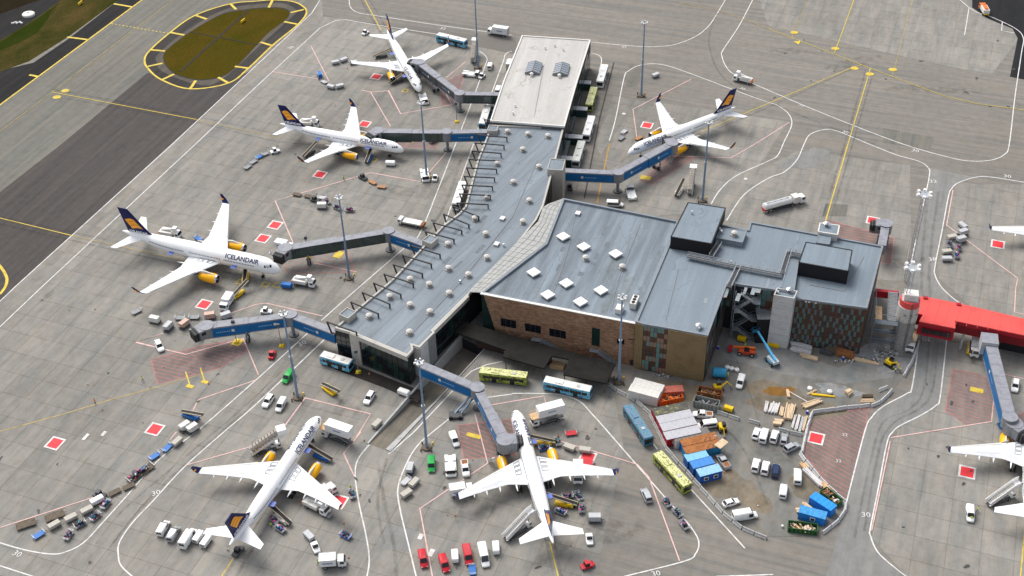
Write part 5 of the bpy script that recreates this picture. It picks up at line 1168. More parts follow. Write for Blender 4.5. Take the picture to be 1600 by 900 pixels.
def bridge(lab, pts, kinds, bogie=.78, cabdir=None, zc=7.3, ze=6.9, cab_on=True, w=2.35, h=3.4, mid=True):
    P = [at(x, y, zc if i < len(pts)-1 else ze) for i, (x, y) in enumerate(pts)]
    rt = root('jet_bridge', lab, 'jet bridge', (0, 0, 0), 0, 'jet bridges of the terminal')
    for i in range(len(P)-1):
        a, b = P[i], P[i+1]
        gz = kinds[i] == 'g'; sd = {'b': BLUEBR, 'g': DGREY, 'd': DGREY, 'n': GREY}[kinds[i]]
        if i == len(P)-2 and (b-a).length > 16:      # telescopic: wider outer sleeve then narrower inner
            m_ = a.lerp(b, .52); tun(rt, a, m_, w, h, 'tunnel', sd, BRGREY, gz); tun(rt, m_-(b-a).normalized()*.3+Vector((0, 0, .15)), b+Vector((0, 0, .15)), w+.35, h+.3, 'tunnel', sd, BRGREY, gz)
        else: tun(rt, a, b, w, h, 'tunnel', sd, BRGREY, gz)
    for i in range(1, len(P)-1):
        rotunda(rt, P[i], P[i].z+.25)
        if mid: support(rt, P[i], P[i].z-3)
    a, b = P[-2], P[-1]; c = a.lerp(b, bogie); yaw = math.atan2((b-a).y, (b-a).x)
    support(rt, c, c.z-3.0, 'lift', True, yaw)
    if cab_on: cab(rt, b, yaw if cabdir is None else cabdir, b.z+.35)
    n = Vector((-math.sin(yaw), math.cos(yaw), 0)); catwalk(rt, tuple(b-n*2.6-Vector((2, 0, b.z))), yaw); return rt
def towards(px, py, qx, qy): a, b = at(px, py, 5), at(qx, qy, 5); return math.atan2(b.y-a.y, b.x-a.x)
bridge('boarding bridge with grey elbow joining the farthest airliner to the white roofed pier end', [(781, 147), (718, 146), (655, 98)], 'gd', .6, towards(652, 97, 634, 94))
bridge('boarding bridge part blue part glazed running flat to the second airliner', [(761, 205), (698, 206), (590, 205)], 'bg', .75, towards(590, 205, 572, 214))
bridge('long dark glazed boarding bridge with short blue end reaching the largest airliner', [(663, 381), (607, 361), (446, 388)], 'bg', .8, towards(445, 388, 430, 402))
bridge('blue boarding bridge standing empty without an airliner, left of the pier tip', [(526, 519), (454, 492), (322, 510)], 'bb', .55, towards(322, 510, 300, 520))
bridge('blue elbow boarding bridge serving the airliner right of the pier', [(876, 266), (966, 270), (1050, 224)], 'bb', .72, towards(1050, 224, 1042, 214))
bridge('blue sided boarding bridge crossing the sunken road to the bottom centre airliner', [(657, 569), (746, 606), (789, 688)], 'bb', .9, towards(789, 690, 820, 687), mid=True)
RB = bridge('blue boarding bridge hanging from the red building at the right edge', [(1546, 528), (1578, 652), (1584, 662)], 'bb', .5, None, 7.7, 6.7, mid=False, w=3.0, h=4.0)
bridge('short grey boarding bridge behind the cladded block, pointing away', [(1378, 383), (1384, 350)], 'n', .8, towards(1384, 350, 1365, 348), 7.2, 7.0)
c_ = at(1546, 531, 8); b = MB(); b.box(c_.x, c_.y, 6.4, 4.2, 4.2, 4.2, 0, -.25); b.box(c_.x, c_.y, 8.56, 4.4, 4.4, .15, 1, -.25); b.build('bridge_head', [LGREY, BRGREY], RB)
# slanting brace of the bottom centre bridge
br = root('bridge_brace', 'slanted grey steel prop under the elbow of the bridge over the sunken road', 'steel prop'); p, q = at(744, 612, 4.2), at(712, 650, .3); 
for s in (-.9, .9): b = MB(); b.bar(q+Vector((s, 0, 0)), p+Vector((s*.6, 0, 0)), .45); b.build('leg', MASTB, br)
b = MB(); b.box(q.x, q.y, .5, 3.6, 2.4, .9); b.build('foot', DGREY, br)
for s in (-1.2, 1.2): b = MB(); b.cyl((q.x+s, q.y-1.3, .55), (q.x+s, q.y-.9, .55), .55, .55, 12); b.build('wheel', BLACK, br)
# ================================================================== LIGHT MASTS
def mast_fn(h=30):
    def f():
        rt = root('light_mast', '', 'light mast'); b = MB(); b.cyl((0, 0, .3), (0, 0, h*.5), .40, .32, 10); b.cyl((0, 0, h*.5), (0, 0, h), .30, .2, 10); b.build('pole', MASTB, rt, True)
        b = MB(); b.cyl((0, 0, h*.497), (0, 0, h*.503), .5, .5, 10); b.build('collar', STEEL, rt); b = MB(); b.cyl((0, 0, h-1.0), (0, 0, h-.7), 1.0, 1.0, 12); b.build('lamp_ring', STEEL, rt)
        for i in range(6):
            t = i*math.pi/3; x, y = 1.1*math.cos(t), 1.1*math.sin(t); b = MB(); b.box(x, y, h-.5, .5, .5, .4, 0, t, .8, .8); b.build('floodlight', OFFW, rt)
        b = MB(); b.cyl((0, 0, 0), (0, 0, .5), 1.5, 1.3, 14); b.build('base', BROWN, rt)
        for i in range(4):
            t = i*math.pi/2+.4; b = MB(); b.cyl((1.9*math.cos(t), 1.9*math.sin(t), 0), (1.9*math.cos(t), 1.9*math.sin(t), .9), .2, .2, 8); b.build('bollard', YEL if i == 0 else BROWN, rt)
        return rt
    return f
GM = 'tall blue light masts on the apron'
for x, y, lab in ((546, 435, 'tall blue light mast in front of the long glazed bridge of the largest airliner'), (667, 281, 'tall blue light mast near the nose of the second airliner'), (747, 106, 'tall blue light mast by the farthest airliner, its head above the photo'), (1002, 150, 'tall blue light mast by the buses right of the white roofed pier end'), (1097.5, 314, 'tall blue light mast crossing the wing of the airliner right of the pier'), (967, 597, 'tall blue light mast in front of the brown stone facade'), (465.5, 622, 'tall blue light mast beside the green van and the empty blue bridge'), (667, 700, 'tall blue light mast standing beside the sunken road')):
    spawn('mast', mast_fn(30.2), at(x, y), .3, lab, 'light mast', GM)
def lattice_fn(h):
    def f():
        rt = root('lattice_mast', '', 'light mast'); b = MB(); r = .75
        c4 = [(r*math.cos(t), r*math.sin(t)) for t in (0, 2.094, 4.188)]
        for i in range(3):
            b.bar((*c4[i], 0), (*c4[i], h), .13)
            for j in range(int(h/2)): b.bar((*c4[i], j*2), (*c4[(i+1) % 3], j*2+2), .07)
        b.build('lattice', STEEL, rt, fix=False); b = MB(); b.cyl((0, 0, h), (0, 0, h+.2), 1.7, 1.7, 12); b.build('platform', STEEL, rt)
        for i in range(6): t = i*math.pi/3+.2; b = MB(); b.box(1.9*math.cos(t), 1.9*math.sin(t), h+.5, .95, .9, .65, 0, t, .8, .8); b.build('floodlight', WHITE, rt)
        return rt
    return f
spawn('lat', lattice_fn(31), at(1415, 440), 0, 'lattice light mast with white lamp ring beside the right service road', 'light mast', 'lattice light masts'); spawn('lat2', lattice_fn(27.5), at(1399, 541), 0, 'lattice light mast with white lamp ring rising past the round tower', 'light mast', 'lattice light masts')
def lamp_fn():
    rt = root('stand_light', '', 'signal post'); b = MB(); b.cyl((0, 0, 0), (0, 0, 7.5), .13, .1, 8); b.build('post', GREY, rt); b = MB(); b.box(0, .2, 7.6, .9, .7, .9); b.build('display', DGREY, rt); b = MB(); b.box(0, 0, .3, 1.6, 1.3, .6, 0, 0, .7, .7); b.build('base', YEL, rt); return rt
for x, y, lab in ((714, 191, 'thin post with yellow foot below the farthest bridge'), (440, 541, 'thin grey docking post beside the empty blue bridge'), (370, 535, 'thin dark docking post on a yellow block under the empty blue bridge'), (482, 403, 'thin docking post at the bogie of the long glazed bridge'), (560, 582, 'thin docking post in front of the pier tip glazing')):
    spawn('lamp', lamp_fn, at(x, y), 0, lab, 'signal post', 'docking posts at the stands')
# ================================================================== VEHICLES
def wheel(rt, x, y, r=.34, w=.24, rim=SILV):
    key = ('wheel', r, w)
    if key not in PP:
        b = MB(); b.cyl((0, -w/2, 0), (0, w/2, 0), r, r, 12, 0); b.cyl((0, -w/2-.01, 0), (0, w/2+.01, 0), r*.55, r*.55, 10, 1); PP[key] = (b.v, b.f, b.m, None)
    if PP[key][3] is None:
        b = MB(); b.v, b.f, b.m = PP[key][:3]; o = b.build('wheel', [BLACK, rim], rt); PP[key] = (*PP[key][:3], o.data)
    else: o = bpy.data.objects.new('wheel', PP[key][3]); COL.objects.link(o); adopt(rt, o)
    o.location = (x, y, r); return o
def rrect(x, w, z0, z1, ch=.12, cz=None):
    """cross-section at x, width w, with chamfered corners"""
    cz = ch if cz is None else cz; h = w/2
    return [(x, -h+ch*.5, z0), (x, h-ch*.5, z0), (x, h, z0+cz), (x, h, z1-cz), (x, h-ch, z1), (x, -h+ch, z1), (x, -h, z1-cz), (x, -h, z0+cz)]
def car_builder(kind, mat):
    def f():
        rt = root({'car': 'parked_car', 'suv': 'parked_car', 'van': 'panel_van', 'bigvan': 'panel_van', 'pickup': 'pickup_truck', 'minibus': 'minibus'}[kind], '', 'car')
        if kind in ('car', 'suv', 'pickup'):
            L, W, hb, H, = {'car': (4.4, 1.8, .9, 1.46), 'suv': (4.75, 1.92, 1.05, 1.8), 'pickup': (5.4, 1.95, 1.08, 1.82)}[kind]
            h = L/2; b = MB(); b.loft([rrect(-h, W*.86, .35, hb*.85), rrect(-h+.15, W*.97, .24, hb), rrect(-h*.4, W, .2, hb+.02), rrect(h*.35, W, .2, hb), rrect(h-.55, W*.97, .22, hb*.88), rrect(h-.12, W*.88, .27, hb*.74), rrect(h, W*.74, .38, hb*.62)]); b.build('body', mat, rt, True)
            x0, x1, x2, x3 = {'car': (-h+.25, -h+.85, .25, 1.0), 'suv': (-h+.12, -h+.5, .35, 1.05), 'pickup': (-.75, -.55, .75, 1.4)}[kind]; zr = H-.06
            b = MB(); b.loft([[(x0, -W*.44, hb-.02), (x3, -W*.44, hb-.04), (x3, W*.44, hb-.04), (x0, W*.44, hb-.02)], [(x1, -W*.37, zr), (x2, -W*.37, zr), (x2, W*.37, zr), (x1, W*.37, zr)]]); b.build('windows', GLASS, rt)
            b = MB(); b.loft([[(x1-.06, -W*.38, zr-.02), (x2+.06, -W*.38, zr-.02), (x2+.06, W*.38, zr-.02), (x1-.06, W*.38, zr-.02)], [(x1+.05, -W*.34, H), (x2-.08, -W*.34, H), (x2-.08, W*.34, H), (x1+.05, W*.34, H)]])
            for s in (-1, 1):
                for (xa, xb) in ((x0, x1), ((x0+x3)/2-.1, (x1+x2)/2-.1), (x3, x2)): b.bar((xa, s*W*.443, hb), (xb, s*W*.373, zr), .09)
            b.build('roof', mat, rt)
            if kind == 'pickup':
                b = MB(); b.box(-1.7, 0, hb+.12, 1.75, W*.9, .24, 0); b.box(-1.7, 0, hb+.18, 1.5, W*.75, .15, 1); b.build('load_bed', [mat, RUST], rt)
            for x in (h*.62, -h*.60):
                for y in (-1, 1): wheel(rt, x, y*(W/2-.12), .36 if kind != 'car' else .31)
        else:
            L, W, H = {'van': (4.7, 1.85, 1.9), 'bigvan': (6.2, 2.05, 2.55), 'minibus': (5.4, 1.95, 2.05)}[kind]; h = L/2; hl = .9 if kind != 'van' else .85; hb = 1.05
            b = MB(); b.loft([rrect(-h, W*.93, .3, H*.95, .16), rrect(-h+.12, W, .24, H, .2), rrect(h-hl-.95, W, .22, H, .22), rrect(h-hl-.85, W*.99, .22, H*.985, .24), rrect(h-hl-.1, W*.97, .22, hb+.08, .2), rrect(h-.3, W*.93, .25, hb*.83, .15), rrect(h, W*.82, .35, hb*.66, .12)]); b.build('body', mat, rt, True)
            xa, xb = h-hl-.82, h-hl-.12; b = MB(); q = [(xa, -W*.37, H*.95), (xa, W*.37, H*.95), (xb+.03, W*.43, hb+.12), (xb+.03, -W*.43, hb+.12)]; b.quad([(p[0]+.03, p[1], p[2]+.03) for p in q]); b.build('windscreen', GLASS, rt, fix=False)
            for s in (-1, 1):
                b = MB(); xe = -h+.4 if kind == 'minibus' else xa-.75
                b.box((xe+xb-.35)/2, s*W*.5, (hb+H*.86)/2, xb-.35-xe, .05, H*.86-hb)
                b.build('side_window', GLASS, rt)
            b = MB(); b.box(-h-.0, 0, H*.68, .06, W*.68, H*.28); b.build('rear_window', GLASS, rt)
            for x in (h-.95, -h+1.0):
                for y in (-1, 1): wheel(rt, x, y*(W/2-.12), .34)
        for s in (-1, 1):
            b = MB(); b.box(L/2-.1, s*W*.34, .68, .2, .32, .16); b.build('headlight', LGREY, rt)
            b = MB(); b.box(-L/2+.03, s*W*.4, .85, .1, .18, .25); b.build('tail_light', RED, rt)
        return rt
    return f
def pattern_mat(name, cols, scale, base_rough=.4):
    m, nt, b = newmat(name); v = coords(nt, 'Object', 0, (.6, 1.2, 1.6)); n = N(nt, 'ShaderNodeTexNoise', Scale=scale, Detail=5, Roughness=.6, Distortion=1.2); nt.links.new(v, n.inputs['Vector'])
    r_ = nt.nodes.new('ShaderNodeValToRGB'); r_.color_ramp.interpolation = 'CONSTANT' if len(cols) > 2 else 'LINEAR'; e = r_.color_ramp.elements
    while len(e) < len(cols): e.new(.5)
    for i, (p, c) in enumerate(cols): e[i].position = p; e[i].color = (*c, 1)
    nt.links.new(n.outputs[0], r_.inputs[0]); nt.links.new(r_.outputs[0], b.inputs['Base Color']); b.inputs['Roughness'].default_value = base_rough; return m
LIV = {
 'teal': (pattern_mat('livery_blue_waves', [(0, (.03, .20, .38)), (.46, (.10, .42, .62)), (.54, (.30, .62, .76)), (.62, (.04, .24, .44))], .9), OFFW),
 'white': (WHITE, WHITE),
 'yellow': (pattern_mat('livery_yellow_moss', [(0, (.06, .08, .01)), (.44, (.30, .36, .04)), (.52, (.50, .55, .10)), (.62, (.10, .13, .02))], 1.3), pattern_mat('livery_yellow_roof', [(0, (.10, .11, .02)), (.42, (.50, .50, .20)), (.50, (.60, .60, .28)), (.66, (.30, .31, .08))], 1.5)),
 'multi': (pattern_mat('livery_aurora', [(0, (.01, .04, .09)), (.44, (.02, .26, .24)), (.52, (.10, .08, .35)), (.60, (.02, .36, .30))], .8), pattern_mat('livery_aurora_roof', [(0, (.02, .05, .12)), (.40, (.04, .24, .30)), (.48, (.22, .10, .24)), (.53, (.04, .28, .34)), (.62, (.02, .07, .15))], 2.0)),
 'pale': (pattern_mat('livery_pale_green', [(0, (.40, .44, .40)), (.5, (.60, .64, .60))], .8), paint('pale_roof', (.60, .61, .57), .5, .1))}
def bus_builder(liv, L=13.2, W=2.75, H=3.1):
    side, roof = LIV[liv]
    def f():
        rt = root('airport_bus', '', 'bus'); h = L/2
        b = MB(); b.loft([rrect(-h, W*.94, .35, H*.97, .2), rrect(-h+.15, W, .28, H, .2), rrect(h-.2, W, .28, H, .2), rrect(h, W*.93, .35, H*.95, .25)]); b.build('body', side, rt)
        b = MB(); b.prism([(-h+.12, -W*.46), (h-.15, -W*.46), (h-.15, W*.46), (-h+.12, W*.46)], H-.02, H+.05); rf = b.build('roof', roof, rt)
        b = MB(); b.box(-h*.35, 0, H+.14, 2.2, 1.5, .22, 0); b.build('roof_unit', roof, rf); b = MB(); b.box(h*.45, 0, H+.12, .9, .9, .14); b.build('roof_hatch', LGREY, rf)
        n = 7; 
        for s in (-1, 1):
            for i in range(n):
                b = MB(); b.box(-h+.9+(i+.5)*(L-1.6)/n, s*(W/2+.005), H*.64, (L-1.6)/n-.16, .05, H*.30); b.build('side_window', GLASS, rt)
            for i in (1, 4): b = MB(); b.box(-h+.9+(i+1)*(L-1.6)/n, s*(W/2+.01), H*.42, 1.3, .05, H*.62); b.build('door', GLASS, rt)
        b = MB(); b.box(h-.005, 0, H*.60, .06, W*.84, H*.46); b.build('windscreen', GLASS, rt); b = MB(); b.box(-h+.005, 0, H*.7, .06, W*.7, H*.26); b.build('rear_window', GLASS, rt)
        for x in (h-2.6, -h+3.2):
            for y in (-1, 1): wheel(rt, x, y*(W/2-.13), .48, .3)
        for s in (-1, 1): b = MB(); b.box(h+.12, s*(W/2+.1), H*.8, .12, .2, .4); b.build('mirror', BLACK, rt)
        return rt
    return f
def truck_chassis(rt, L, x0=0, W=2.4, z=.85, axles=(.35, -.3), r=.5):
    b = MB(); b.box(x0, 0, z, L, .9, .28, 0); b.box(x0, 0, z-.2, L*.5, W*.86, .35, 0); b.build('chassis', DGREY, rt)
    for a in axles:
        for y in (-1, 1): wheel(rt, x0+L*a, y*(W/2-.2), r, .38)
def truck_cab(rt, x, mat, W=2.4, H=2.6, L=1.9, z0=.6):
    b = MB(); b.loft([rrect(x-L/2, W, z0, H, .15), rrect(x+L*.22, W, z0, H, .15), rrect(x+L*.42, W*.97, z0, H*.62, .12), rrect(x+L/2, W*.93, z0+.1, H*.55, .1)]); o = b.build('cab', mat, rt)
    b = MB(); b.quad([(x+L*.245, -W*.42, H*.94), (x+L*.245, W*.42, H*.94), (x+L*.435, W*.43, H*.64), (x+L*.435, -W*.43, H*.64)]); b.v = [(p[0]+.04, p[1], p[2]+.03) for p in b.v]; b.build('windscreen', GLASS, o, fix=False)
    for s in (-1, 1): b = MB(); b.box(x+L*.02, s*W*.5, H*.75, L*.5, .05, H*.28); b.build('side_window', GLASS, o)
    return o
def boxtruck_builder(mat=WHITE, L=8.8, boxh=2.7, cabm=WHITE):
    def f():
        rt = root('box_truck', '', 'truck'); truck_chassis(rt, L, 0); truck_cab(rt, L/2-.95, cabm)
        bl = L-2.3; b = MB(); b.box(-L/2+bl/2, 0, 1.1+boxh/2, bl, 2.5, boxh); o = b.build('cargo_box', mat, rt); b = MB()
        for s in (-1, 1):
            b.bar((-L/2, s*1.25, 1.1+boxh), (-L/2+bl, s*1.25, 1.1+boxh), .12)
        for x in (-L/2, -L/2+bl): b.bar((x, -1.25, 1.1+boxh), (x, 1.25, 1.1+boxh), .12)
        b.build('edge_trim', LGREY, o); 
        for s in (-1, 1):
            b = MB(); b.box(-L/2+bl/2, s*1.27, 1.1+boxh*.5, 2.4, .03, .5); b.build('grey_sign', paint('sign_grey_blue', (.3, .36, .5), .5, .05), o)
        b = MB(); b.box(-L/2-.06, 0, 1.1+boxh/2, .08, 2.2, boxh*.9); b.build('rear_shutter', LGREY, o); return rt
    return f
def catering_builder():
    rt = root('catering_truck', '', 'catering truck'); L = 9.0; truck_chassis(rt, L); truck_cab(rt, L/2-.95, WHITE, H=2.3); z = 3.2
    b = MB(); b.box(-.9, 0, z+1.25, 7.2, 2.6, 2.5); o = b.build('cargo_box', WHITE, rt)
    b = MB(); b.box(3.6, 0, z+.05, 2.2, 2.4, .15)
    for s in (-1, 1): b.bar((2.6, s*1.1, z+1.1), (4.6, s*1.1, z+1.1), .08); b.bar((4.6, s*1.1, z), (4.6, s*1.1, z+1.1), .08)
    b.build('platform', TIMBER, rt)
    for s in (-1, 1):
        b = MB(); b.bar((-3.6, s*.9, 1.1), (1.8, s*.9, z), .22); b.bar((-3.6, s*.9, z), (1.8, s*.9, 1.1), .22); b.build('scissor_arm', GREY, rt)
    for s in (-1, 1):
        b = MB(); b.box(-.9, s*1.32, z+1.3, 2.2, .03, .5); b.build('grey_sign', paint('sign_grey_blue', (.3, .36, .5), .5, .05), o)
    return rt
def tanker_builder():
    rt = root('fuel_tanker', '', 'fuel tanker'); truck_chassis(rt, 15.5, 0, axles=(.38, .16, -.28, -.38)); truck_cab(rt, 6.6, WHITE, H=2.9, L=2.2)
    b = MB(); b.lathe([(.8, -7.6), (1.2, -7.4), (1.2, 2.2), (.8, 2.4)], 16, 0, 'x', (0, 0, 2.25)); b.build('tank', WHITE, rt, True)
    b = MB(); b.box(-2.6, 0, 3.48, 8.5, .6, .08, 1); 
    for i in range(4): b.cyl((-6+i*2.3, 0, 3.4), (-6+i*2.3, 0, 3.65), .3, .3, 8, 1)
    b.build('catwalk', [STEEL, LGREY], rt); b = MB(); b.box(4.1, 0, 2.3, 2.2, 2.5, 2.2); b.build('pump_cabinet', OFFW, rt); b = MB(); b.box(-7.5, 0, 1.3, .4, 2.2, .5); b.build('rear_bar', RED, rt); return rt
def flatloader_builder():
    rt = root('platform_truck', '', 'loader'); truck_chassis(rt, 8.5, 0); truck_cab(rt, 3.4, WHITE, H=2.2, L=1.6); b = MB(); b.box(-1.0, 0, 1.4, 6.4, 2.5, .5); b.build('platform', OFFW, rt); b = MB(); b.box(-4.5, 0, 1.2, 1.0, 2.3, .9); b.build('rear_ramp', RUST, rt); return rt
def tug_builder(mat, big=False):
    def f():
        rt = root('tow_tractor', '', 'tractor'); L, W = (7.0, 2.9) if big else (3.3, 1.7); z = .95 if big else .8
        b = MB(); b.loft([rrect(-L/2, W*.95, .3, z, .1), rrect(-L/2+.2, W, .25, z+.05, .1), rrect(L*.3, W, .25, z+.05, .1), rrect(L/2, W*.9, .3, z*.85, .1)]); b.build('body', mat, rt)
        if big:
            for y in (-1, 1): b = MB(); b.box(-2.4, y*1.0, 1.15, 2.2, .8, .35); b.build('rear_arm', mat, rt)
            b = MB(); b.box(1.5, 0, 1.05, 1.6, 2.5, .1); b.build('engine_deck', LGREY, rt)
        cx = L*.32 if big else -.2; b = MB(); b.box(cx, 0, z+.55, L*.22 if big else 1.2, W*.8, 1.0, 0, 0, .8, .85); b.build('cab_window', GLASS, rt); b = MB(); b.box(cx, 0, z+1.1, (L*.22 if big else 1.2)*.85, W*.72, .12); b.build('cab_roof', WHITE if mat in (WHITE, OFFW) else mat, rt)
        for x in (L*.32, -L*.32):
            for y in (-1, 1): wheel(rt, x, y*(W/2-.1), .55 if big else .36, .35 if big else .22)
        return rt
    return f
def stairs_builder():
    """mobile passenger stairs; the platform is at +x"""
    rt = root('passenger_stairs', '', 'passenger stairs'); truck_chassis(rt, 7.5, -1.0, 2.2, .7, (.3, -.3), .42); b = MB(); a, q = Vector((-4.6, 0, .6)), Vector((3.0, 0, 4.1))
    for s in (-.85, .85): b.bar(a+Vector((0, s, .6)), q+Vector((0, s, .6)), .1, 0, 1.3)
    b.build('side_panel', WHITE, rt); b = MB(); k = 18
    for i in range(k): c = a.lerp(q, (i+.5)/k); b.box(c.x, 0, c.z, .46, 1.6, .08)
    b.build('steps', OFFW, rt); b = MB(); b.box(3.7, 0, 4.05, 1.8, 2.0, .12)
    for s in (-1, 1): b.box(3.7, s*.95, 4.7, 1.8, .07, 1.2)
    b.build('platform', WHITE, rt); b = MB(); b.bar((2.6, 0, 1), (2.9, 0, 3.9), .3); b.bar((-.5, .6, .9), (1.2, .6, 3.0), .2); b.bar((-.5, -.6, .9), (1.2, -.6, 3.0), .2); b.build('lift_ram', GREY, rt); truck_cab(rt, 2.6, WHITE, 1.9, 1.9, 1.4, .4); return rt
def cstairs_builder():
    rt = stairs_builder(); rt.name = 'covered_passenger_stairs'; a, q = Vector((-4.6, 0, 2.5)), Vector((3.0, 0, 6.0)); k = 9
    for i in range(k):
        c = a.lerp(q, (i+.5)/k); b = MB(); t0 = math.radians(24.7)
        pts = [(-1.0, -.9), (-1.0, .0), (-.55, .45), (.55, .45), (1.0, 0), (1.0, -.9)]
        b.loft([[(c.x+dx-(z)*.4, y, c.z+z+dx*.46) for y, z in pts] for dx in (-.34, .34)], 0, (False, False), False); b.build('canopy_rib', paint('canopy_beige', (.34, .30, .26), .6, .12), rt, fix=False)
    b = MB(); b.box(3.9, 0, 6.3, 2.4, 2.3, .2, 0)
    for s in (-1, 1): b.box(3.9, s*1.1, 5.4, 2.4, .08, 1.7)
    b.build('platform_hood', WHITE, rt); return rt
def belt_builder(mat, belt=BLACK):
    def f():
        rt = root('belt_loader', '', 'belt loader'); L = 7.8; b = MB(); b.box(-.6, 0, .65, 4.6, 1.9, .6); b.box(-1.9, .5, 1.15, 1.2, .8, .5); b.build('body', mat, rt)
        a, q = Vector((-3.8, 0, 1.0)), Vector((3.9, 0, 2.9)); b = MB(); b.bar(a, q, .9, 0, .22); b.build('conveyor_belt', belt, rt); b = MB()
        for s in (-.55, .55): b.bar(a+Vector((0, s, .08)), q+Vector((0, s, .08)), .14, 0, .34)
        b.build('side_rail', paint('rail_cream', (.50, .42, .30), .6, .12), rt)
        for x in (1.0, -2.0):
            for y in (-1, 1): wheel(rt, x, y*.85, .36)
        return rt
    return f
def gpu_builder(mat=WHITE):
    def f():
        rt = root('ground_power_unit', '', 'equipment'); b = MB(); b.loft([rrect(-1.6, 1.6, .45, 1.6, .12), rrect(1.5, 1.6, .45, 1.75, .12), rrect(1.7, 1.4, .5, 1.5, .12)]); b.build('housing', mat, rt); b = MB(); b.box(-1.62, 0, 1.0, .06, 1.1, .6); b.box(0, .81, 1.1, 1.4, .04, .5); b.build('grille', GREY, rt); b = MB(); b.bar((1.7, 0, .45), (3.1, 0, .35), .12); b.build('drawbar', DGREY, rt)
        for x in (-.9, .9):
            for y in (-1, 1): wheel(rt, x, y*.7, .3)
        return rt
    return f
def hilift_builder():
    rt = root('service_truck', '', 'truck'); truck_chassis(rt, 7.6); truck_cab(rt, 2.9, WHITE, H=2.5, L=1.8); b = MB(); b.box(-1.2, 0, 1.6, 4.4, 2.3, 1.1); b.box(-1.2, .5, 2.4, 3.0, 1.0, .7); b.build('equipment_bed', OFFW, rt); b = MB(); b.bar((-3.0, 0, 2.2), (1.5, 0, 3.2), .4); b.box(2.1, 0, 3.5, 1.3, 1.5, 1.0); b.build('boom', WHITE, rt); b = MB(); b.box(-3.5, 0, 1.4, .3, 2.2, .8); b.build('rear_panel', HIVO, rt); return rt
def beacon_truck_builder():
    rt = root('maintenance_truck', '', 'truck'); truck_chassis(rt, 8); truck_cab(rt, 3.0, ORNG, H=2.6); b = MB(); b.box(-1.2, 0, 1.9, 5.0, 2.4, 1.6); b.box(-1.2, 0, 2.9, 3.6, 1.4, .5, 1); b.build('equipment_bed', [OFFW, ORNG], rt); b = MB(); b.bar((-4, -1, 1), (-4, 1, 1), .3); b.build('rear_bar', YEL, rt); return rt
# ------------------------------------------------------------------ carts and loads
def cart_builder(mat=GREY, L=2.9, W=1.55, sides='rails', cover=None):
    def f():
        rt = root('baggage_cart', '', 'baggage cart'); b = MB(); b.box(0, 0, .52, L, W, .12); b.build('deck', mat, rt); b = MB(); b.bar((L/2, 0, .45), (L/2+.8, 0, .35), .09); b.build('drawbar', DGREY, rt)
        if sides == 'rails':
            for x in (-L/2+.05, L/2-.05):
                b = MB()
                for z in (.85, 1.2): b.bar((x, -W/2, z), (x, W/2, z), .07)
                for s in (-1, 1): b.bar((x, s*W/2, .5), (x, s*W/2, 1.25), .08)
                b.build('end_rail', STEEL, rt)
        if cover: b = MB(); b.loft([rrect(-L/2, W, .58, 1.45, .1), rrect(L/2, W, .58, 1.45, .1)]); b.build('cover', cover, rt)
        for x in (-L*.32, L*.32):
            for y in (-1, 1): wheel(rt, x, y*(W/2-.15), .22, .16)
        return rt
    return f
def dolly_builder(cmat):
    def f():
        rt = root('container_dolly', '', 'container'); b = MB(); b.box(0, 0, .45, 3.3, 2.0, .16)
        b.bar((1.6, 0, .45), (2.6, 0, .35), .1); b.build('dolly_deck', DGREY, rt)
        b = MB(); pts = [(-.75, .55), (1.45-.0, .55), (1.45, 2.1), (-1.45, 2.1), (-1.45, 1.1)]
        b.loft([[(x, -.75+0*x, z) for x, z in pts], [(x, .75, z) for x, z in pts]]); o = b.build('container', cmat, rt); b = MB()
        for s in (-1, 1): b.bar((1.45, s*.75, .55), (1.45, s*.75, 2.1), .08); b.bar((-1.45, s*.75, 2.1), (1.45, s*.75, 2.1), .08)
        b.build('frame_edge', LGREY, o)
        for x in (-1.1, 1.1):
            for y in (-1, 1): wheel(rt, x, y*.85, .22, .16)
        return rt
    return f
BAGM = [paint('bag_'+n, c, .6, .1) for n, c in (('black', (.02, .02, .025)), ('navy', (.02, .03, .10)), ('red', (.35, .03, .05)), ('grey', (.16, .17, .19)), ('pink', (.55, .06, .22)), ('blue', (.03, .14, .42)), ('teal', (.03, .22, .25)), ('purple', (.14, .05, .20)), ('pale', (.50, .49, .47)))]
def bags_builder(seed, L=2.7, W=1.5, n=26, z=.58):
    def f():
        rd = random.Random(seed); b = MB()
        for i in range(n):
            lay = i*3//n; b.box(rd.uniform(-L/2+.3, L/2-.3)*(1-.2*lay), rd.uniform(-W/2+.2, W/2-.2)*(1-.25*lay), z+.16+lay*.32+rd.uniform(-.03, .03), rd.uniform(.5, .78), rd.uniform(.35, .5), rd.uniform(.26, .36), rd.randrange(len(BAGM)) if rd.random() < .62 else 0, rd.uniform(0, 3.1), .9, .85)
        o = b.build('luggage', BAGM, None); o['kind'] = 'stuff'; tag(o, '', 'luggage'); return o
    return f
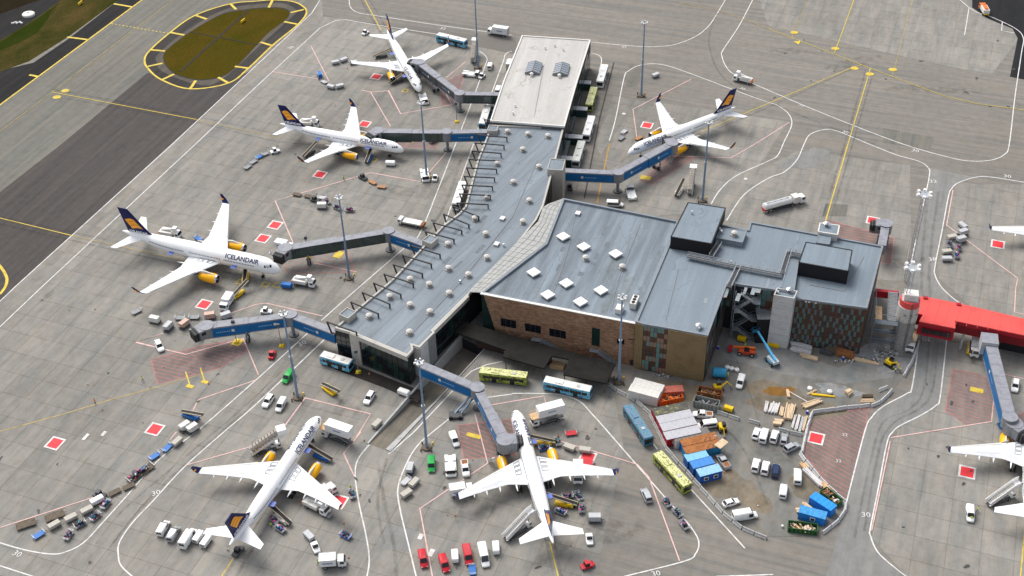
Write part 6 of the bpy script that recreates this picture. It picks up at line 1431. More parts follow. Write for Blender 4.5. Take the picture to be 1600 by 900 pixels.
# ------------------------------------------------------------------ people
def person_builder(jm, tm=TROUS, step=.12, arm=.25, hat=None):
    def f():
        bm = bmesh.new(); J = {'hip': (0, 0, .95), 'waist': (0, 0, 1.1), 'chest': (0, .0, 1.36), 'neck': (.01, 0, 1.5), 'head': (.03, 0, 1.63), 'top': (.02, 0, 1.76),
          'lk': (.06+step, .11, .5), 'la': (step*.9, .11, .08), 'lt': (step*.9+.2, .12, .04), 'rk': (.02-step*.6, -.11, .5), 'ra': (-step*1.4, -.11, .08), 'rt': (-step*1.4+.2, -.12, .04), 'lh0': (0, .1, .9), 'rh0': (0, -.1, .9),
          'ls': (0, .2, 1.42), 'le': (-.04+arm*.3, .29, 1.15), 'lw': (.06+arm*.8, .27, .95), 'lf': (.1+arm, .26, .86), 'rs': (0, -.2, 1.42), 're': (-.05, -.29, 1.15), 'rw': (.08, -.27, .92), 'rf': (.1, -.27, .83)}
        rad = {'hip': (.16, .13), 'waist': (.15, .12), 'chest': (.19, .13), 'neck': (.065, .065), 'head': (.10, .10), 'top': (.07, .07), 'lk': .075, 'la': .055, 'lt': .05, 'rk': .075, 'ra': .055, 'rt': .05, 'lh0': .10, 'rh0': .10, 'ls': .08, 'le': .055, 'lw': .042, 'lf': .04, 'rs': .08, 're': .055, 'rw': .042, 'rf': .04}
        V_ = {k: bm.verts.new(v) for k, v in J.items()}
        for a, b in (('hip', 'waist'), ('waist', 'chest'), ('chest', 'neck'), ('neck', 'head'), ('head', 'top'), ('hip', 'lh0'), ('lh0', 'lk'), ('lk', 'la'), ('la', 'lt'), ('hip', 'rh0'), ('rh0', 'rk'), ('rk', 'ra'), ('ra', 'rt'), ('chest', 'ls'), ('ls', 'le'), ('le', 'lw'), ('lw', 'lf'), ('chest', 'rs'), ('rs', 're'), ('re', 'rw'), ('rw', 'rf')): bm.edges.new((V_[a], V_[b]))
        me = bpy.data.meshes.new('body'); bm.verts.index_update(); names = list(J); bm.to_mesh(me); bm.free(); o = bpy.data.objects.new('body', me); COL.objects.link(o)
        md = o.modifiers.new('skin', 'SKIN'); md.use_smooth_shade = True; o.modifiers.new('sub', 'SUBSURF').levels = 1
        for i, k in enumerate(names):
            r = rad[k]; sv_ = me.skin_vertices[0].data[i]; sv_.radius = r if isinstance(r, tuple) else (r, r); sv_.use_root = (k == 'hip')
        dg = bpy.context.evaluated_depsgraph_get(); m2 = bpy.data.meshes.new_from_object(o.evaluated_get(dg)); bpy.data.objects.remove(o); m2.materials.clear()
        for m_ in (jm, tm, SKIN, BLACK): m2.materials.append(m_)
        for p in m2.polygons:
            z = p.center.z; y = abs(p.center.y); p.material_index = 2 if z > 1.53 or (y > .2 and z < .93 and z > .75) else (0 if z > .92 else (3 if z < .1 else 1))
        rt = root('person', '', 'person'); bo = bpy.data.objects.new('body', m2); COL.objects.link(bo); adopt(rt, bo)
        b = MB(); b.lathe([(.115, 0), (.125, .02), (.11, .09), (.06, .14)], 10, 0, 'z', (.02, 0, 1.68)); b.build('helmet' if hat else 'hair', hat or BLACK, rt, True)
        b = MB(); b.box(.115, 0, 1.62, .05, .03, .05); b.box(.112, .04, 1.655, .02, .025, .015, 1); b.box(.112, -.04, 1.655, .02, .025, .015, 1); b.box(.112, 0, 1.575, .02, .05, .012, 1); b.build('face', [SKIN, BLACK], rt)
        b = MB()
        for z in (1.12, 1.26): b.loft([[(.155*math.cos(t*math.pi/5), .2*math.sin(t*math.pi/5), z+dz) for t in range(10)] for dz in (0, .05)], 0, (False, False))
        b.build('reflective_band', LGREY, rt); return rt
    return f
BUILD = {}
for kk, mm in (('w', WHITE), ('s', SILV), ('r', RED), ('g', GREEN), ('n', DBLUE), ('o', OFFW)):
    for kd in ('car', 'suv', 'van', 'bigvan', 'pickup', 'minibus'): BUILD[kd+'.'+kk] = car_builder(kd, mm)
for kk in LIV: BUILD['bus.'+kk] = bus_builder(kk)
BUILD['bus.short'] = bus_builder('teal', 9.4)
BUILD.update({'box': boxtruck_builder(), 'boxs': boxtruck_builder(WHITE, 6.2, 2.1), 'boxo': boxtruck_builder(OFFW, 7.5, 2.4), 'boxb': boxtruck_builder(paint('beige_box', (.50, .38, .24), .5, .1), 7.2, 2.2), 'cater': catering_builder, 'tanker': tanker_builder, 'flat': flatloader_builder, 'tug.w': tug_builder(WHITE), 'tug.r': tug_builder(RED), 'tug.d': tug_builder(DGREY), 'tug.b': tug_builder(CBLUE), 'push': tug_builder(WHITE, True), 'stairs': stairs_builder, 'cstairs': cstairs_builder,
 'belt.w': belt_builder(OFFW), 'belt.b': belt_builder(CBLUE), 'belt.o': belt_builder(YEL), 'belt.d': belt_builder(DGREY), 'gpu': gpu_builder(), 'gpu.b': gpu_builder(CBLUE), 'hilift': hilift_builder, 'maint': beacon_truck_builder,
 'cart': cart_builder(), 'cart.l': cart_builder(LGREY), 'cart.b': cart_builder(BROWN, 3.0, 1.6, 'flat'), 'cart.w': cart_builder(BROWN, 4.6, 2.4, 'flat'), 'cart.o': cart_builder(paint('cart_rust_orange', (.36, .17, .07), .6, .15), 3.0, 1.5, 'flat'), 'cart.c': cart_builder(GREY, 2.9, 1.6, 'x', LGREY), 'cart.cb': cart_builder(GREY, 2.9, 1.6, 'x', BEIGE), 'cart.r': cart_builder(RED, 3.0, 1.6), 'cart.bl': cart_builder(CBLUE, 2.9, 1.6), 'cart.long': cart_builder(BROWN, 7.5, 2.4, 'rails'),
 'dolly.w': dolly_builder(OFFW), 'dolly.p': dolly_builder(paint('container_salmon', (.55, .36, .28), .5, .1)), 'dolly.s': dolly_builder(LGREY), 'dolly.b': dolly_builder(CBLUE)})
for i in range(6): BUILD['bags%d' % i] = bags_builder(i)
BUILD['bagsl'] = bags_builder(11, 6.8, 2.0, 60)
BUILD['bagspile'] = bags_builder(12, 3.4, 2.6, 40, .05)
BUILD['p.y'] = person_builder(HIVIS, step=.16); BUILD['p.o'] = person_builder(HIVO, step=.2, arm=.1); BUILD['p.w'] = person_builder(HIVIS, paint('hi_vis_trousers', (.45, .5, .05), .6, .1), .05, .35, WHITE)
CATS = {'car': 'car', 'suv': 'car', 'van': 'van', 'bigvan': 'van', 'pickup': 'pickup truck', 'minibus': 'minibus', 'bus': 'bus', 'tug': 'tractor', 'cart': 'baggage cart', 'p': 'person'}
def V(key, px, py, dx, dy, label, group=None, z=.07, cat=None, scale=None, cz=None):
    cz = cz or (1.7 if key[:3] in ('bus', 'box', 'cat', 'tan') else 1.0 if key.split('.')[0] in ('van', 'bigvan', 'minibus', 'push', 'hilift', 'stairs', 'cstairs') else .7)
    if key[0] == 'p' and key[1] == '.': cz = .9
    c = at(px, py, cz); return spawn(key, BUILD[key], (c.x, c.y, z), head(px, py, dx, dy, cz), label, cat or CATS.get(key.split('.')[0]), group, scale)
# ================================================================== WHERE EVERYTHING STANDS
GB, GC, GVN, GBC, GBG, GP = 'airport buses', 'cars parked in the yard', 'vans on the apron', 'baggage carts on the apron', 'luggage heaps on carts', 'workers on the apron'
for a in (
 # buses
 ('bus.teal', 706, 63, 54, 13, 'blue wave painted bus with white roof behind the wing of the farthest airliner', GB),
 ('bus.white', 941, 119, -11, 36, 'plain white bus farthest up beside the far pier wall', GB),
 ('bus.yellow', 924, 155, -10, 34, 'yellow green bus parked between two white buses beyond the pier', GB),
 ('bus.white', 920, 201, -10, 34, 'white bus second from the near end of the row beyond the pier', GB),
 ('bus.pale', 904, 241, -11, 36, 'pale roofed bus nearest the blue elbow bridge beyond the pier', GB),
 ('bus.white', 718, 306, -13, 40, 'white roofed bus parked under the steel frames of the pier edge', GB),
 ('bus.short', 526, 565, 40, 12, 'short blue bus with white roof at the pier tip glazing', GB),
 ('bus.yellow', 787, 588, 77, 9, 'yellow green patterned bus under the left part of the dark canopy', GB),
 ('bus.teal', 887, 606, 77, 17, 'white roofed blue wave bus in front of the canopy notch', GB),
 ('bus.multi', 997, 664, 38, 58, 'dark multicoloured bus painted with aurora shapes beside the barrier line', GB),
 ('bus.yellow', 1050, 738, 44, 48, 'yellow green moss patterned bus standing alone by the barrier line', GB),
 # top area
 ('box', 778, 49, -40, -6, 'white box truck left of the far end of the white roof', None), ('cstairs', 741, 88, 5, -24, 'ribbed covered passenger stairs parked beside the farthest light mast', None),
 ('push', 737, 115, 20, 2, 'white pushback tractor at the foot of the farthest light mast', None), ('van.w', 766, 102, 4, -12, 'white van on the service road left of the white roofed block', GVN),
 ('tug.w', 753, 119, 7, -6, 'small white tractor between the farthest light mast and white roof', None), ('tug.w', 571, 51, 8, -5, 'white tractor under the tailplane of the farthest airliner', None),
 ('cart.c', 524, 98, 10, -2, 'grey covered cart at the left end of the wing tip row, farthest airliner', GBC), ('cart.c', 537, 94, 10, -4, 'grey covered cart middle of the row at the farthest airliner wing tip', GBC), ('cart.c', 552, 98, 10, -1, 'grey covered cart under the left wing tip of the farthest airliner', GBC),
 ('belt.d', 598, 87, 20, -4, 'dark belt loader at the rear hold of the farthest airliner', None), ('belt.d', 622, 126, 20, -8, 'dark belt loader at the front hold of the farthest airliner', None),
 ('dolly.b', 500, 119, 4, 10, 'blue container dolly at the tip of the pink corner line, far stand', None), ('cart.l', 506, 127, 8, 4, 'pale cart just below the blue container on the far stand', GBC), ('cart.c', 517, 136, 12, 3, 'grey covered cart biggest of the small group on the far stand', GBC), ('cart.c', 531, 135, 8, -2, 'grey covered cart right end of the small group on the far stand', GBC),
 ('push', 662, 154, 6, 16, 'white pushback tractor waiting off the nose of the farthest airliner', None),
 ('suv.s', 679, 218, 12, -5, 'silver car beneath the flat blue and glazed bridge', GVN), ('hilift', 483, 194, 20, 1, 'white service truck behind the second airliner fuselage', None),
 ('hilift', 1161, 125, -20, -5, 'white truck with orange rear panel on the taxi line by the airliner fin', None), ('cart.c', 1024, 118, 10, -4, 'lone grey covered cart right of the mast by the buses', GBC),
 ('cart.l', 975, 205, 8, -6, 'pale cart at the stand left of the right airliner nose', GBC), ('cart', 971, 215, 7, -6, 'dark empty cart just below the pale cart near the right airliner nose', GBC), ('cart.o', 998, 215, 8, -4, 'rust coloured cart touching the nose of the right airliner', GBC),
 ('push', 986, 301, -4, -16, 'white low pushback tractor beside the rotunda of the blue elbow bridge', None), ('minibus.w', 961, 318, 20, 1, 'white minibus behind the hall roof edge near the elbow bridge', GVN), ('tug.d', 890, 292, -2, -10, 'black tractor in the shade below the blue elbow bridge start', None),
 ('cstairs', 1080, 291, 4, -22, 'ribbed covered passenger stairs parked left of the mast behind the black plant room', None), ('belt.w', 1062, 298, 9, -14, 'pale belt loader parked beside the covered stairs behind the plant room', None),
 ('tanker', 1225, 317, 33, -9, 'long white fuel tanker on the stand behind the cladded block', None), ('maint', 1537, 17, -8, -14, 'orange and white maintenance truck on the dark road, top right corner', None),
 ('boxs', 797, 100, 5, -20, 'white trailer truck hugging the left wall of the white roofed block', None), ('minibus.w', 779, 139, 6, -16, 'white minibus parked against the left wall near the farthest bridge', GVN), ('boxs', 769, 164, -4, 14, 'white truck half hidden under the roof edge below the farthest bridge', None), ('bus.teal', 758, 184, -8, 26, 'blue wave bus half hidden behind the flat bridge at the pier corner', GB),
 # second airliner
 ('cart', 387, 260, 10, -7, 'empty cart at the tail end of the string left of the second airliner', GBC), ('cart', 396, 252, 10, -6, 'empty cart second from the tail end of the string left of the second airliner', GBC), ('cart.bl', 405, 244, 10, -5, 'blue cart in the string left of the second airliner', GBC), ('cart', 414, 240, 10, -4, 'empty cart hooked right behind the white tractor left of the second airliner', GBC), ('tug.w', 430, 236, 12, -3, 'white tractor pulling the string of empty carts by the taxi line', None),
 ('belt.d', 485, 238, 14, -10, 'dark belt loader under the tail of the second airliner', None), ('belt.b', 577, 246, 8, -14, 'blue belt loader at the front hold of the second airliner', None), ('gpu', 610, 256, 14, 1, 'white power unit trailer under the nose of the second airliner', None), ('tug.d', 567, 277, 8, 4, 'dark tractor heading the orange carts below the second airliner', None), ('cart.o', 582, 284, 12, 6, 'orange brown cart behind the dark tractor below the second airliner', GBC), ('cart.o', 596, 291, 14, 2, 'orange brown cart last behind the dark tractor below the second airliner', GBC),
 ('cart.b', 464, 303, 14, 3, 'brown empty cart at the pink line corner, left end of a cart group', GBC), ('cart.b', 482, 306, 14, 3, 'brown empty cart second from the left of the pink line cart group', GBC), ('tug.d', 492, 312, 10, 3, 'dark tractor in the middle of the cart group right of the pink corner', None), ('cart.l', 503, 308, 12, 1, 'pale grey cart behind the dark tractor in the middle cart group', GBC), ('cart', 510, 315, 10, 4, 'loaded cart left of the mast of the largest airliner stand', GBC), ('dolly.w', 503, 323, 12, 0, 'white container below the cart group left of the mast', None), ('cart', 527, 324, 9, 5, 'cart of dark red bags behind the mast head', GBC), ('cart', 546, 328, 10, 0, 'cart of dark bags just right of the mast head', GBC),
 ('flat', 641, 349, -30, -6, 'white platform truck left of the pier edge with its rusty ramp', None), ('push', 664, 273, 3, 14, 'white tractor behind the foot of the mast at the second stand', None), ('tug.w', 680, 278, 2, -8, 'small white tractor right of the mast foot at the second stand', None),
 # largest airliner
 ('boxs', 445, 384, 14, 3, 'small white box truck tucked behind the cab of the long glazed bridge', None), ('gpu.b', 448, 447, 12, 2, 'blue power unit at the nose of the largest airliner', None), ('hilift', 475, 442, 24, 4, 'white service truck right of the blue unit at the largest airliner nose', None), ('belt.o', 384, 432, 3, -16, 'yellow belt loader under the front hold of the largest airliner', None), ('boxs', 354, 472, -9, 14, 'white truck beside yellow hoses below the wing of the largest airliner', None), ('belt.o', 374, 458, 12, -9, 'yellow loader arm next to the white truck below the largest airliner', None),
 ('hilift', 266, 366, 18, 3, 'white service truck behind the tail fuselage of the largest airliner', None), ('cart.bl', 310, 372, 8, 4, 'blue grey cart behind the fuselage of the largest airliner', GBC), ('cart', 213, 486, 10, -5, 'lone dark cart left of the white container group', GBC),
 ('dolly.w', 242, 501, 14, 3, 'white container at the left end of the group by the empty bridge', None), ('dolly.s', 263, 512, 8, -8, 'grey container second from the left by the empty bridge', None), ('dolly.p', 288, 508, 8, -6, 'salmon topped container next to the empty bridge cab', None), ('cart', 281, 496, 12, 0, 'dark mesh cart behind the salmon topped container', GBC), ('cart', 303, 495, 12, 0, 'dark mesh cart directly behind the empty bridge cab', GBC), ('dolly.p', 328, 495, 14, -2, 'salmon topped container behind the sleeve of the empty bridge', None), ('dolly.s', 353, 495, 12, -4, 'grey container behind the blue side of the empty bridge', None), ('tug.w', 416, 486, 14, 1, 'white tractor behind the elbow of the empty bridge', None),
 ('suv.w', 249, 541, 9, 18, 'white car on the pink line left of the empty bridge cab', None), ('tug.r', 425, 554, 3, -8, 'red and black tractor under the blue slope of the empty bridge', None), ('van.g', 450, 588, -10, 13, 'bright green van left of the foot of the blue mast', GVN), ('suv.w', 419, 627, -10, 14, 'white car, larger left one of two below the green van', None), ('van.w', 439, 632, -8, 14, 'white van right of the white car below the green van', GVN), ('suv.w', 577, 622, -9, 14, 'white car alone between the pier tip and the sunken road', None),
 ('belt.o', 517, 611, 8, 6, 'yellow loader standing alone in front of the pier tip', None), ('cart.cb', 589, 663, 12, -12, 'beige cart at the left wall of the sunken road', GBC), ('gpu', 631, 614, 10, 4, 'small white unit in the corner beside the sunken road wall', None),
 ('belt.b', 301, 651, 20, 8, 'dark blue belt loader alone near the pink line, left apron', None), ('dolly.w', 289, 668, 12, -8, 'white container at the top of the long cart string', None), ('dolly.w', 301, 671, 12, -8, 'white container beside the service road above the long cart string', None), ('cart.cb', 277, 691, 10, -9, 'beige covered cart high in the long string by the curved road', GBC), ('cart.bl', 261, 699, 12, -12, 'blue railed cart above another in the long string by the road', GBC), ('cart.bl', 241, 712, 14, -9, 'blue railed cart just above the long wagon', GBC), ('cart.long', 219, 738, 26, -18, 'long brown wagon full of bags, middle of the string by the road', GBC), ('cart.b', 201, 759, 14, -6, 'brown flat cart right below the long wagon', GBC), ('cart.b', 179, 768, 14, -7, 'brown flat cart second below the long wagon', GBC), ('tug.d', 156, 773, 10, 2, 'dark tractor on the pink line at the lower end of the cart string', None), ('gpu', 152, 783, 8, -4, 'white unit between the dark tractor and a bag cart', None),
 ('cart', 165, 788, 8, -10, 'bag cart nearest the dark tractor, lower left', GBC), ('cart.cb', 136, 798, 12, -6, 'beige covered cart upper of three in a row, lower left', GBC), ('cart.cb', 111, 810, 14, -7, 'beige covered cart middle of three in a row, lower left', GBC), ('cart.cb', 85, 821, 14, -8, 'beige covered cart lowest of three in a row, lower left', GBC), ('cart.bl', 60, 835, 16, -10, 'blue railed empty cart at the lowest end of the row, lower left', GBC), ('cart.w', 40, 818, 24, -8, 'wide brown deck cart at the left end by the pink line', GBC), ('cart.w', 85, 805, 24, -9, 'wide brown deck cart second along the pink line', GBC), ('cart', 149, 807, 10, -9, 'bag cart with pink and blue bags below the beige carts', GBC), ('cart', 125, 819, 12, -6, 'bag cart with black bags in the lower left row', GBC), ('cart', 107, 836, 8, -12, 'bag cart lowest of the loaded ones, lower left', GBC),
 # bottom left stand
 ('van.w', 255, 824, 8, -14, 'white van leftmost of four at the bottom left', GVN), ('van.s', 271, 833, 8, -14, 'silver white van second from left of four at the bottom left', GVN), ('bigvan.w', 294, 840, 9, -14, 'large white van, tallest of the four at the bottom left', GVN), ('gpu', 310, 840, 6, -8, 'white unit right of the large white van', None), ('gpu', 322, 847, 6, -8, 'white unit under the tailplane beside the four vans', None), ('tug.d', 372, 861, 8, -10, 'dark tractor behind the tail cone at the bottom left stand', None),
 ('cstairs', 420, 699, 26, -8, 'ribbed covered stairs docked at the nose of the bottom left airliner', None), ('cater', 527, 680, -29, -10, 'white catering truck raised at the nose of the bottom left airliner', None), ('belt.b', 500, 712, -22, -9, 'blue belt loader at the front hold of the bottom left airliner', None), ('cart', 550, 772, 4, 14, 'dark loaded cart on the white curve right of the bottom left airliner', GBC), ('boxs', 508, 768, 10, -6, 'white truck half under the right wing, bottom left airliner', None), ('hilift', 494, 792, 16, 8, 'white service truck under the wing flaps, bottom left airliner', None), ('cart', 510, 803, 10, 5, 'small dark cart right of the service truck, bottom left airliner', GBC), ('belt.w', 438, 808, -18, -13, 'pale belt loader at the rear hold of the bottom left airliner', None), ('cart', 428, 812, 12, 10, 'bag cart beside the pale belt loader, upper one', GBC), ('cart', 438, 826, 12, 8, 'bag cart beside the pale belt loader, lower one', GBC), ('cart.c', 483, 838, 8, 8, 'grey cart behind the white tractor, bottom middle left', GBC), ('tug.w', 493, 855, 5, 12, 'white tractor towing a grey cart, bottom middle left', None), ('cart.bl', 540, 836, 14, 7, 'blue cart with red and white bags, alone near the white curve', GBC), ('boxs', 520, 876, 26, -2, 'grey white trailer truck at the bottom edge with an orange unit behind', None),
 # between the stands
 ('dolly.s', 641, 734, 4, -14, 'grey container top of four on the white curve', None), ('cart.l', 634, 751, 10, -9, 'pale cart second of four on the white curve', GBC), ('cart.cb', 647, 755, 9, -9, 'beige cart right one of four on the white curve', GBC), ('cart.cb', 635, 772, 12, -8, 'beige cart lowest of four on the white curve', GBC),
 ('van.g', 674, 725, 0, 14, 'bright green van right of the white curve, bottom centre', GVN), ('push', 704, 727, 1, 18, 'large white pushback tractor beside the green van', None), ('pickup.w', 727, 732, 2, 14, 'white pickup on the pink line right of the pushback tractor', None), ('van.w', 710, 686, 4, 10, 'small white van left of the yellow block at the red hatching', GVN), ('boxs', 722, 765, 26, -4, 'white truck partly below the left wing of the bottom centre airliner', None),
 ('van.r', 661, 873, 3, 15, 'red van leftmost of three red ones at the bottom', GVN), ('van.r', 694, 880, 5, 15, 'red van middle of three, sitting lower than the others', GVN), ('gpu', 711, 870, 1, 12, 'white unit between the red vans', None), ('minibus.r', 731, 867, 3, 15, 'dark red van rightmost of three, with a blue cart below', GVN), ('cart.bl', 738, 890, 1, 10, 'blue cart below the rightmost red van', GBC), ('bigvan.w', 756, 868, 4, 18, 'white high van right of the red vans', GVN), ('gpu', 775, 857, 1, 12, 'white unit right of the white high van', None), ('stairs', 812, 826, 26, -17, 'white open passenger stairs at the rear door of the bottom centre airliner', None),
 # bottom centre stand
 ('cater', 855, 652, -34, 9, 'white catering truck at the nose of the bottom centre airliner', None), ('belt.o', 845, 691, -22, -1, 'orange belt loader with blue cart at the front hold, bottom centre airliner', None), ('cart.bl', 850, 699, 16, -3, 'blue cart beside the orange front belt loader', GBC), ('cart', 871, 690, 4, 12, 'bag cart right of the front belt loader, bottom centre', GBC), ('cart.cb', 890, 700, 12, 5, 'beige cart left one of two by the red square', GBC), ('cart.cb', 914, 704, 14, 2, 'beige cart right one of two by the red square', GBC), ('cart.r', 892, 676, 14, -2, 'red cart above the beige carts', GBC), ('cart.r', 918, 722, 8, 1, 'red cart standing on the red square', GBC),
 ('boxs', 903, 738, 0, 24, 'white truck under the right wing of the bottom centre airliner', None), ('belt.o', 878, 786, -20, -3, 'orange belt loader at the rear hold of the bottom centre airliner', None), ('cart', 887, 775, 14, -4, 'bag cart left of the upper pair at the rear hold', GBC), ('cart', 904, 775, 6, 12, 'bag cart right of the upper pair at the rear hold', GBC), ('cart', 909, 794, 0, 14, 'bag cart at the right end of the rear hold group', GBC), ('cart', 876, 799, 16, 7, 'bag cart below the orange rear belt loader', GBC), ('dolly.s', 929, 811, 14, 0, 'lone grey container right of the tail luggage group', None), ('tug.w', 921, 842, 2, 16, 'white tractor at the right tailplane tip, bottom centre', None), ('tug.r', 918, 883, 14, -5, 'red and black tractor alone at the bottom edge', None),
 ('suv.s', 1010, 774, -8, -18, 'silver white car on the apron left of the moss patterned bus', None), ('cart', 1042, 785, 10, 14, 'bag cart nearest the moss patterned bus in a string of three', GBC), ('cart', 1059, 801, 12, 12, 'bag cart in the middle of a string of three by the white curve', GBC), ('cart', 1069, 820, 10, 12, 'bag cart last of a string of three by the white curve', GBC),
 # yard
 ('van.w', 1157, 596, -5, 16, 'white van in the yard near the blue tank trailer', GVN), ('pickup.w', 1098, 648, -24, -2, 'white double cab pickup below the rusty open containers', None), ('minibus.w', 1104, 663, -24, 3, 'white minibus next to the red walled site huts', GVN), ('pickup.s', 1130, 721, -8, -12, 'silver pickup beside the light blue site cabin', None),
 ('car.w', 1182, 677, 4, -12, 'white car leftmost of the upper row of four in the yard', GC), ('minibus.w', 1194, 679, 4, -14, 'white taller vehicle second in the upper yard row', GC), ('suv.w', 1210, 682, 4, -13, 'white car third in the upper yard row', GC), ('car.s', 1225, 686, 2, -12, 'silver white small car last in the upper yard row', GC), ('suv.s', 1237, 699, 16, -8, 'silver car standing askew against the barrier bend', GC), ('suv.w', 1181, 727, 3, -13, 'white car left in the lower yard row of three', GC), ('suv.w', 1196, 731, 3, -14, 'white car middle in the lower yard row, next to the dark one', GC), ('suv.n', 1212, 736, 2, -14, 'dark blue car, the only dark one in the yard', GC), ('minibus.w', 1246, 743, 0, -16, 'white minibus right of the dark blue car', GC), ('van.w', 1224, 766, 2, -16, 'white van with two rear windows in the middle of the yard', GC), ('car.w', 1142, 785, 16, -5, 'white car near the lower barrier line left of a big van', GC), ('bigvan.w', 1164, 805, 24, -4, 'large white van near the lower end of the barrier line', GC),
 ('suv.w', 1586, 603, -2, 16, 'white car under the blue bridge at the right edge', None), ('van.w', 1516, 802, 1, 16, 'white van near the open stairs at the right edge', GVN), ('stairs', 1567, 777, 22, -9, 'white passenger stairs at the rear of the right edge airliner', None), ('boxb', 1424, 533, -4, 18, 'beige box truck between the round tower and the kerb', None), ('boxs', 1524, 543, -2, 18, 'white lorry parked below the red building', None), ('belt.o', 1516, 547, -2, 14, 'yellow loader left of the white lorry under the red building', None),
 ('cart.c', 1504, 353, 8, 6, 'dark round covered cart topmost of the right group', GBC), ('dolly.s', 1504, 365, 10, -3, 'grey container just under the topmost cart, right group', None), ('cart.cb', 1487, 371, 10, -2, 'beige cart top of the left column, right group', GBC), ('cart', 1484, 382, 3, 12, 'dark loaded cart second in the left column, right group', GBC), ('cart.cb', 1479, 394, 10, -1, 'beige cart third in the left column, right group', GBC), ('cart.c', 1479, 405, 10, 0, 'grey cart lowest in the left column, right group', GBC), ('dolly.s', 1501, 376, 8, -2, 'grey container top of the right column, right group', None), ('cart', 1498, 387, 2, 12, 'dark cart middle of the right column, right group', GBC), ('cart', 1495, 399, 3, 12, 'dark cart lowest of the right column, right group', GBC)):
    V(*a)
# luggage lying on the carts
for i, (x, y, dx, dy, lab) in enumerate(((510, 315, 10, 4, 'dark bags on the loaded cart left of the mast head'), (527, 324, 9, 5, 'dark red bags heaped behind the mast head'), (546, 328, 10, 0, 'dark bags heaped right of the mast head'), (165, 788, 8, -10, 'blue bags heaped by the dark tractor, lower left'), (149, 807, 10, -9, 'pink and blue bags heaped below the beige carts'), (125, 819, 12, -6, 'black bags heaped in the lower left row'), (107, 836, 8, -12, 'mixed bags heaped on the lowest loaded cart, lower left'), (550, 772, 4, 14, 'dark bags on the cart at the white curve'), (428, 812, 12, 10, 'bags on the upper cart by the pale belt loader'), (438, 826, 12, 8, 'bags on the lower cart by the pale belt loader'), (540, 836, 14, 7, 'red and white bags on the lone blue cart'), (871, 690, 4, 12, 'bags on the cart right of the front belt loader'), (887, 775, 14, -4, 'bags on the upper left cart at the rear hold'), (904, 775, 6, 12, 'bags on the upper right cart at the rear hold'), (909, 794, 0, 14, 'bags on the right end cart at the rear hold'), (876, 799, 16, 7, 'bags on the cart below the orange rear loader'), (1042, 785, 10, 14, 'bags on the cart nearest the moss patterned bus'), (1059, 801, 12, 12, 'bags on the middle cart of three by the curve'), (1069, 820, 10, 12, 'bags on the last cart of three by the curve'), (1484, 382, 3, 12, 'bags on the left column cart, right group'), (1498, 387, 2, 12, 'bags on the middle right column cart, right group'), (1495, 399, 3, 12, 'bags on the lowest right column cart, right group'), (850, 699, 16, -3, 'blue bags beside the orange front belt loader'))):
    V('bags%d' % (i % 6), x, y, dx, dy, lab, GBG)
V('bagsl', 219, 738, 26, -18, 'row of bags and boxes filling the long brown wagon', GBG)
V('bagspile', 893, 785, 10, 2, 'loose bags standing among the carts at the rear hold', GBG)
# workers
for k, x, y, dx, dy, lab in (('p.y', 537, 278, 1, 1, 'worker in yellow vest walking near the red square, second stand'), ('p.o', 148, 627, -1, 1, 'worker in orange vest alone on the left apron'), ('p.y', 222, 592, 1, 0, 'worker in green yellow vest by the red hatching, left apron'), ('p.y', 562, 581, 1, 1, 'worker in yellow vest at the pier tip'), ('p.y', 496, 879, 1, 0, 'worker in yellow vest beside the grey trailer, bottom edge'), ('p.y', 423, 820, 1, -1, 'worker in yellow vest left of the bag carts at the rear hold'), ('p.y', 548, 762, 0, 1, 'worker in yellow vest at the dark cart on the white curve'), ('p.y', 894, 791, 1, 0, 'worker in yellow vest left one between the rear hold carts'), ('p.y', 903, 786, -1, 0, 'worker in yellow vest right one between the rear hold carts'), ('p.y', 866, 692, 0, 1, 'worker in yellow vest at the front belt loader, bottom centre'), ('p.o', 872, 682, 0, 1, 'worker in orange vest above the front bag cart'), ('p.w', 1137, 586, 0, 1, 'worker all in yellow by the blue tank trailer'), ('p.w', 1164, 540, 1, 1, 'worker in yellow behind the orange telehandler'), ('p.y', 1518, 810, 0, 1, 'worker in yellow vest at the front of the right edge van'), ('p.y', 1528, 795, -1, 0, 'worker in yellow vest right of the right edge van'), ('p.y', 1399, 578, 1, 0, 'worker in yellow vest at the rubble heap by the round tower')):
    V(k, x, y, dx, dy, lab, GP, .06)
# ================================================================== CONSTRUCTION YARD
def barrier_fn(mat=CONC, L=2.9):
    def f():
        rt = root('concrete_barrier', '', 'barrier'); pr = [(-.42, 0), (.42, 0), (.42, .18), (.2, .5), (.12, 1.0), (-.12, 1.0), (-.2, .5), (-.42, .18)]; b = MB(); b.loft([[(x, y, z) for y, z in pr] for x in (-L/2, L/2)]); b.build('block', mat, rt); b = MB()
        for s in (-1, 1): b.box(s*L*.25, 0, .05, .4, .9, .1)
        b.build('foot', DGREY, rt); return rt
    return f
BARS = {'c': barrier_fn(CONC), 'l': barrier_fn(CONCL)}
ORD = ['1st', '2nd', '3rd'] + ['%dth' % i for i in range(4, 60)]
for i in (20, 30, 40, 50):
    ORD[i], ORD[i+1], ORD[i+2] = '%dst' % (i+1), '%dnd' % (i+2), '%drd' % (i+3)
def barriers(pts, where, key='c', pitch=3.15, grp='concrete barriers round the yard'):
    W_ = [at(x, y) for x, y in pts]; d = pitch/2; n = 0
    for i in range(len(W_)-1):
        a, b = W_[i], W_[i+1]; L = (b-a).length
        while d < L:
            p = a.lerp(b, d/L); j = random.uniform(-.06, .06); spawn('bar'+key, BARS[key], (p.x, p.y, .05), math.atan2(b.y-a.y, b.x-a.x)+j, f'concrete barrier block, {ORD[n]} {where}', 'barrier', grp); n += 1; d += pitch
        d -= L
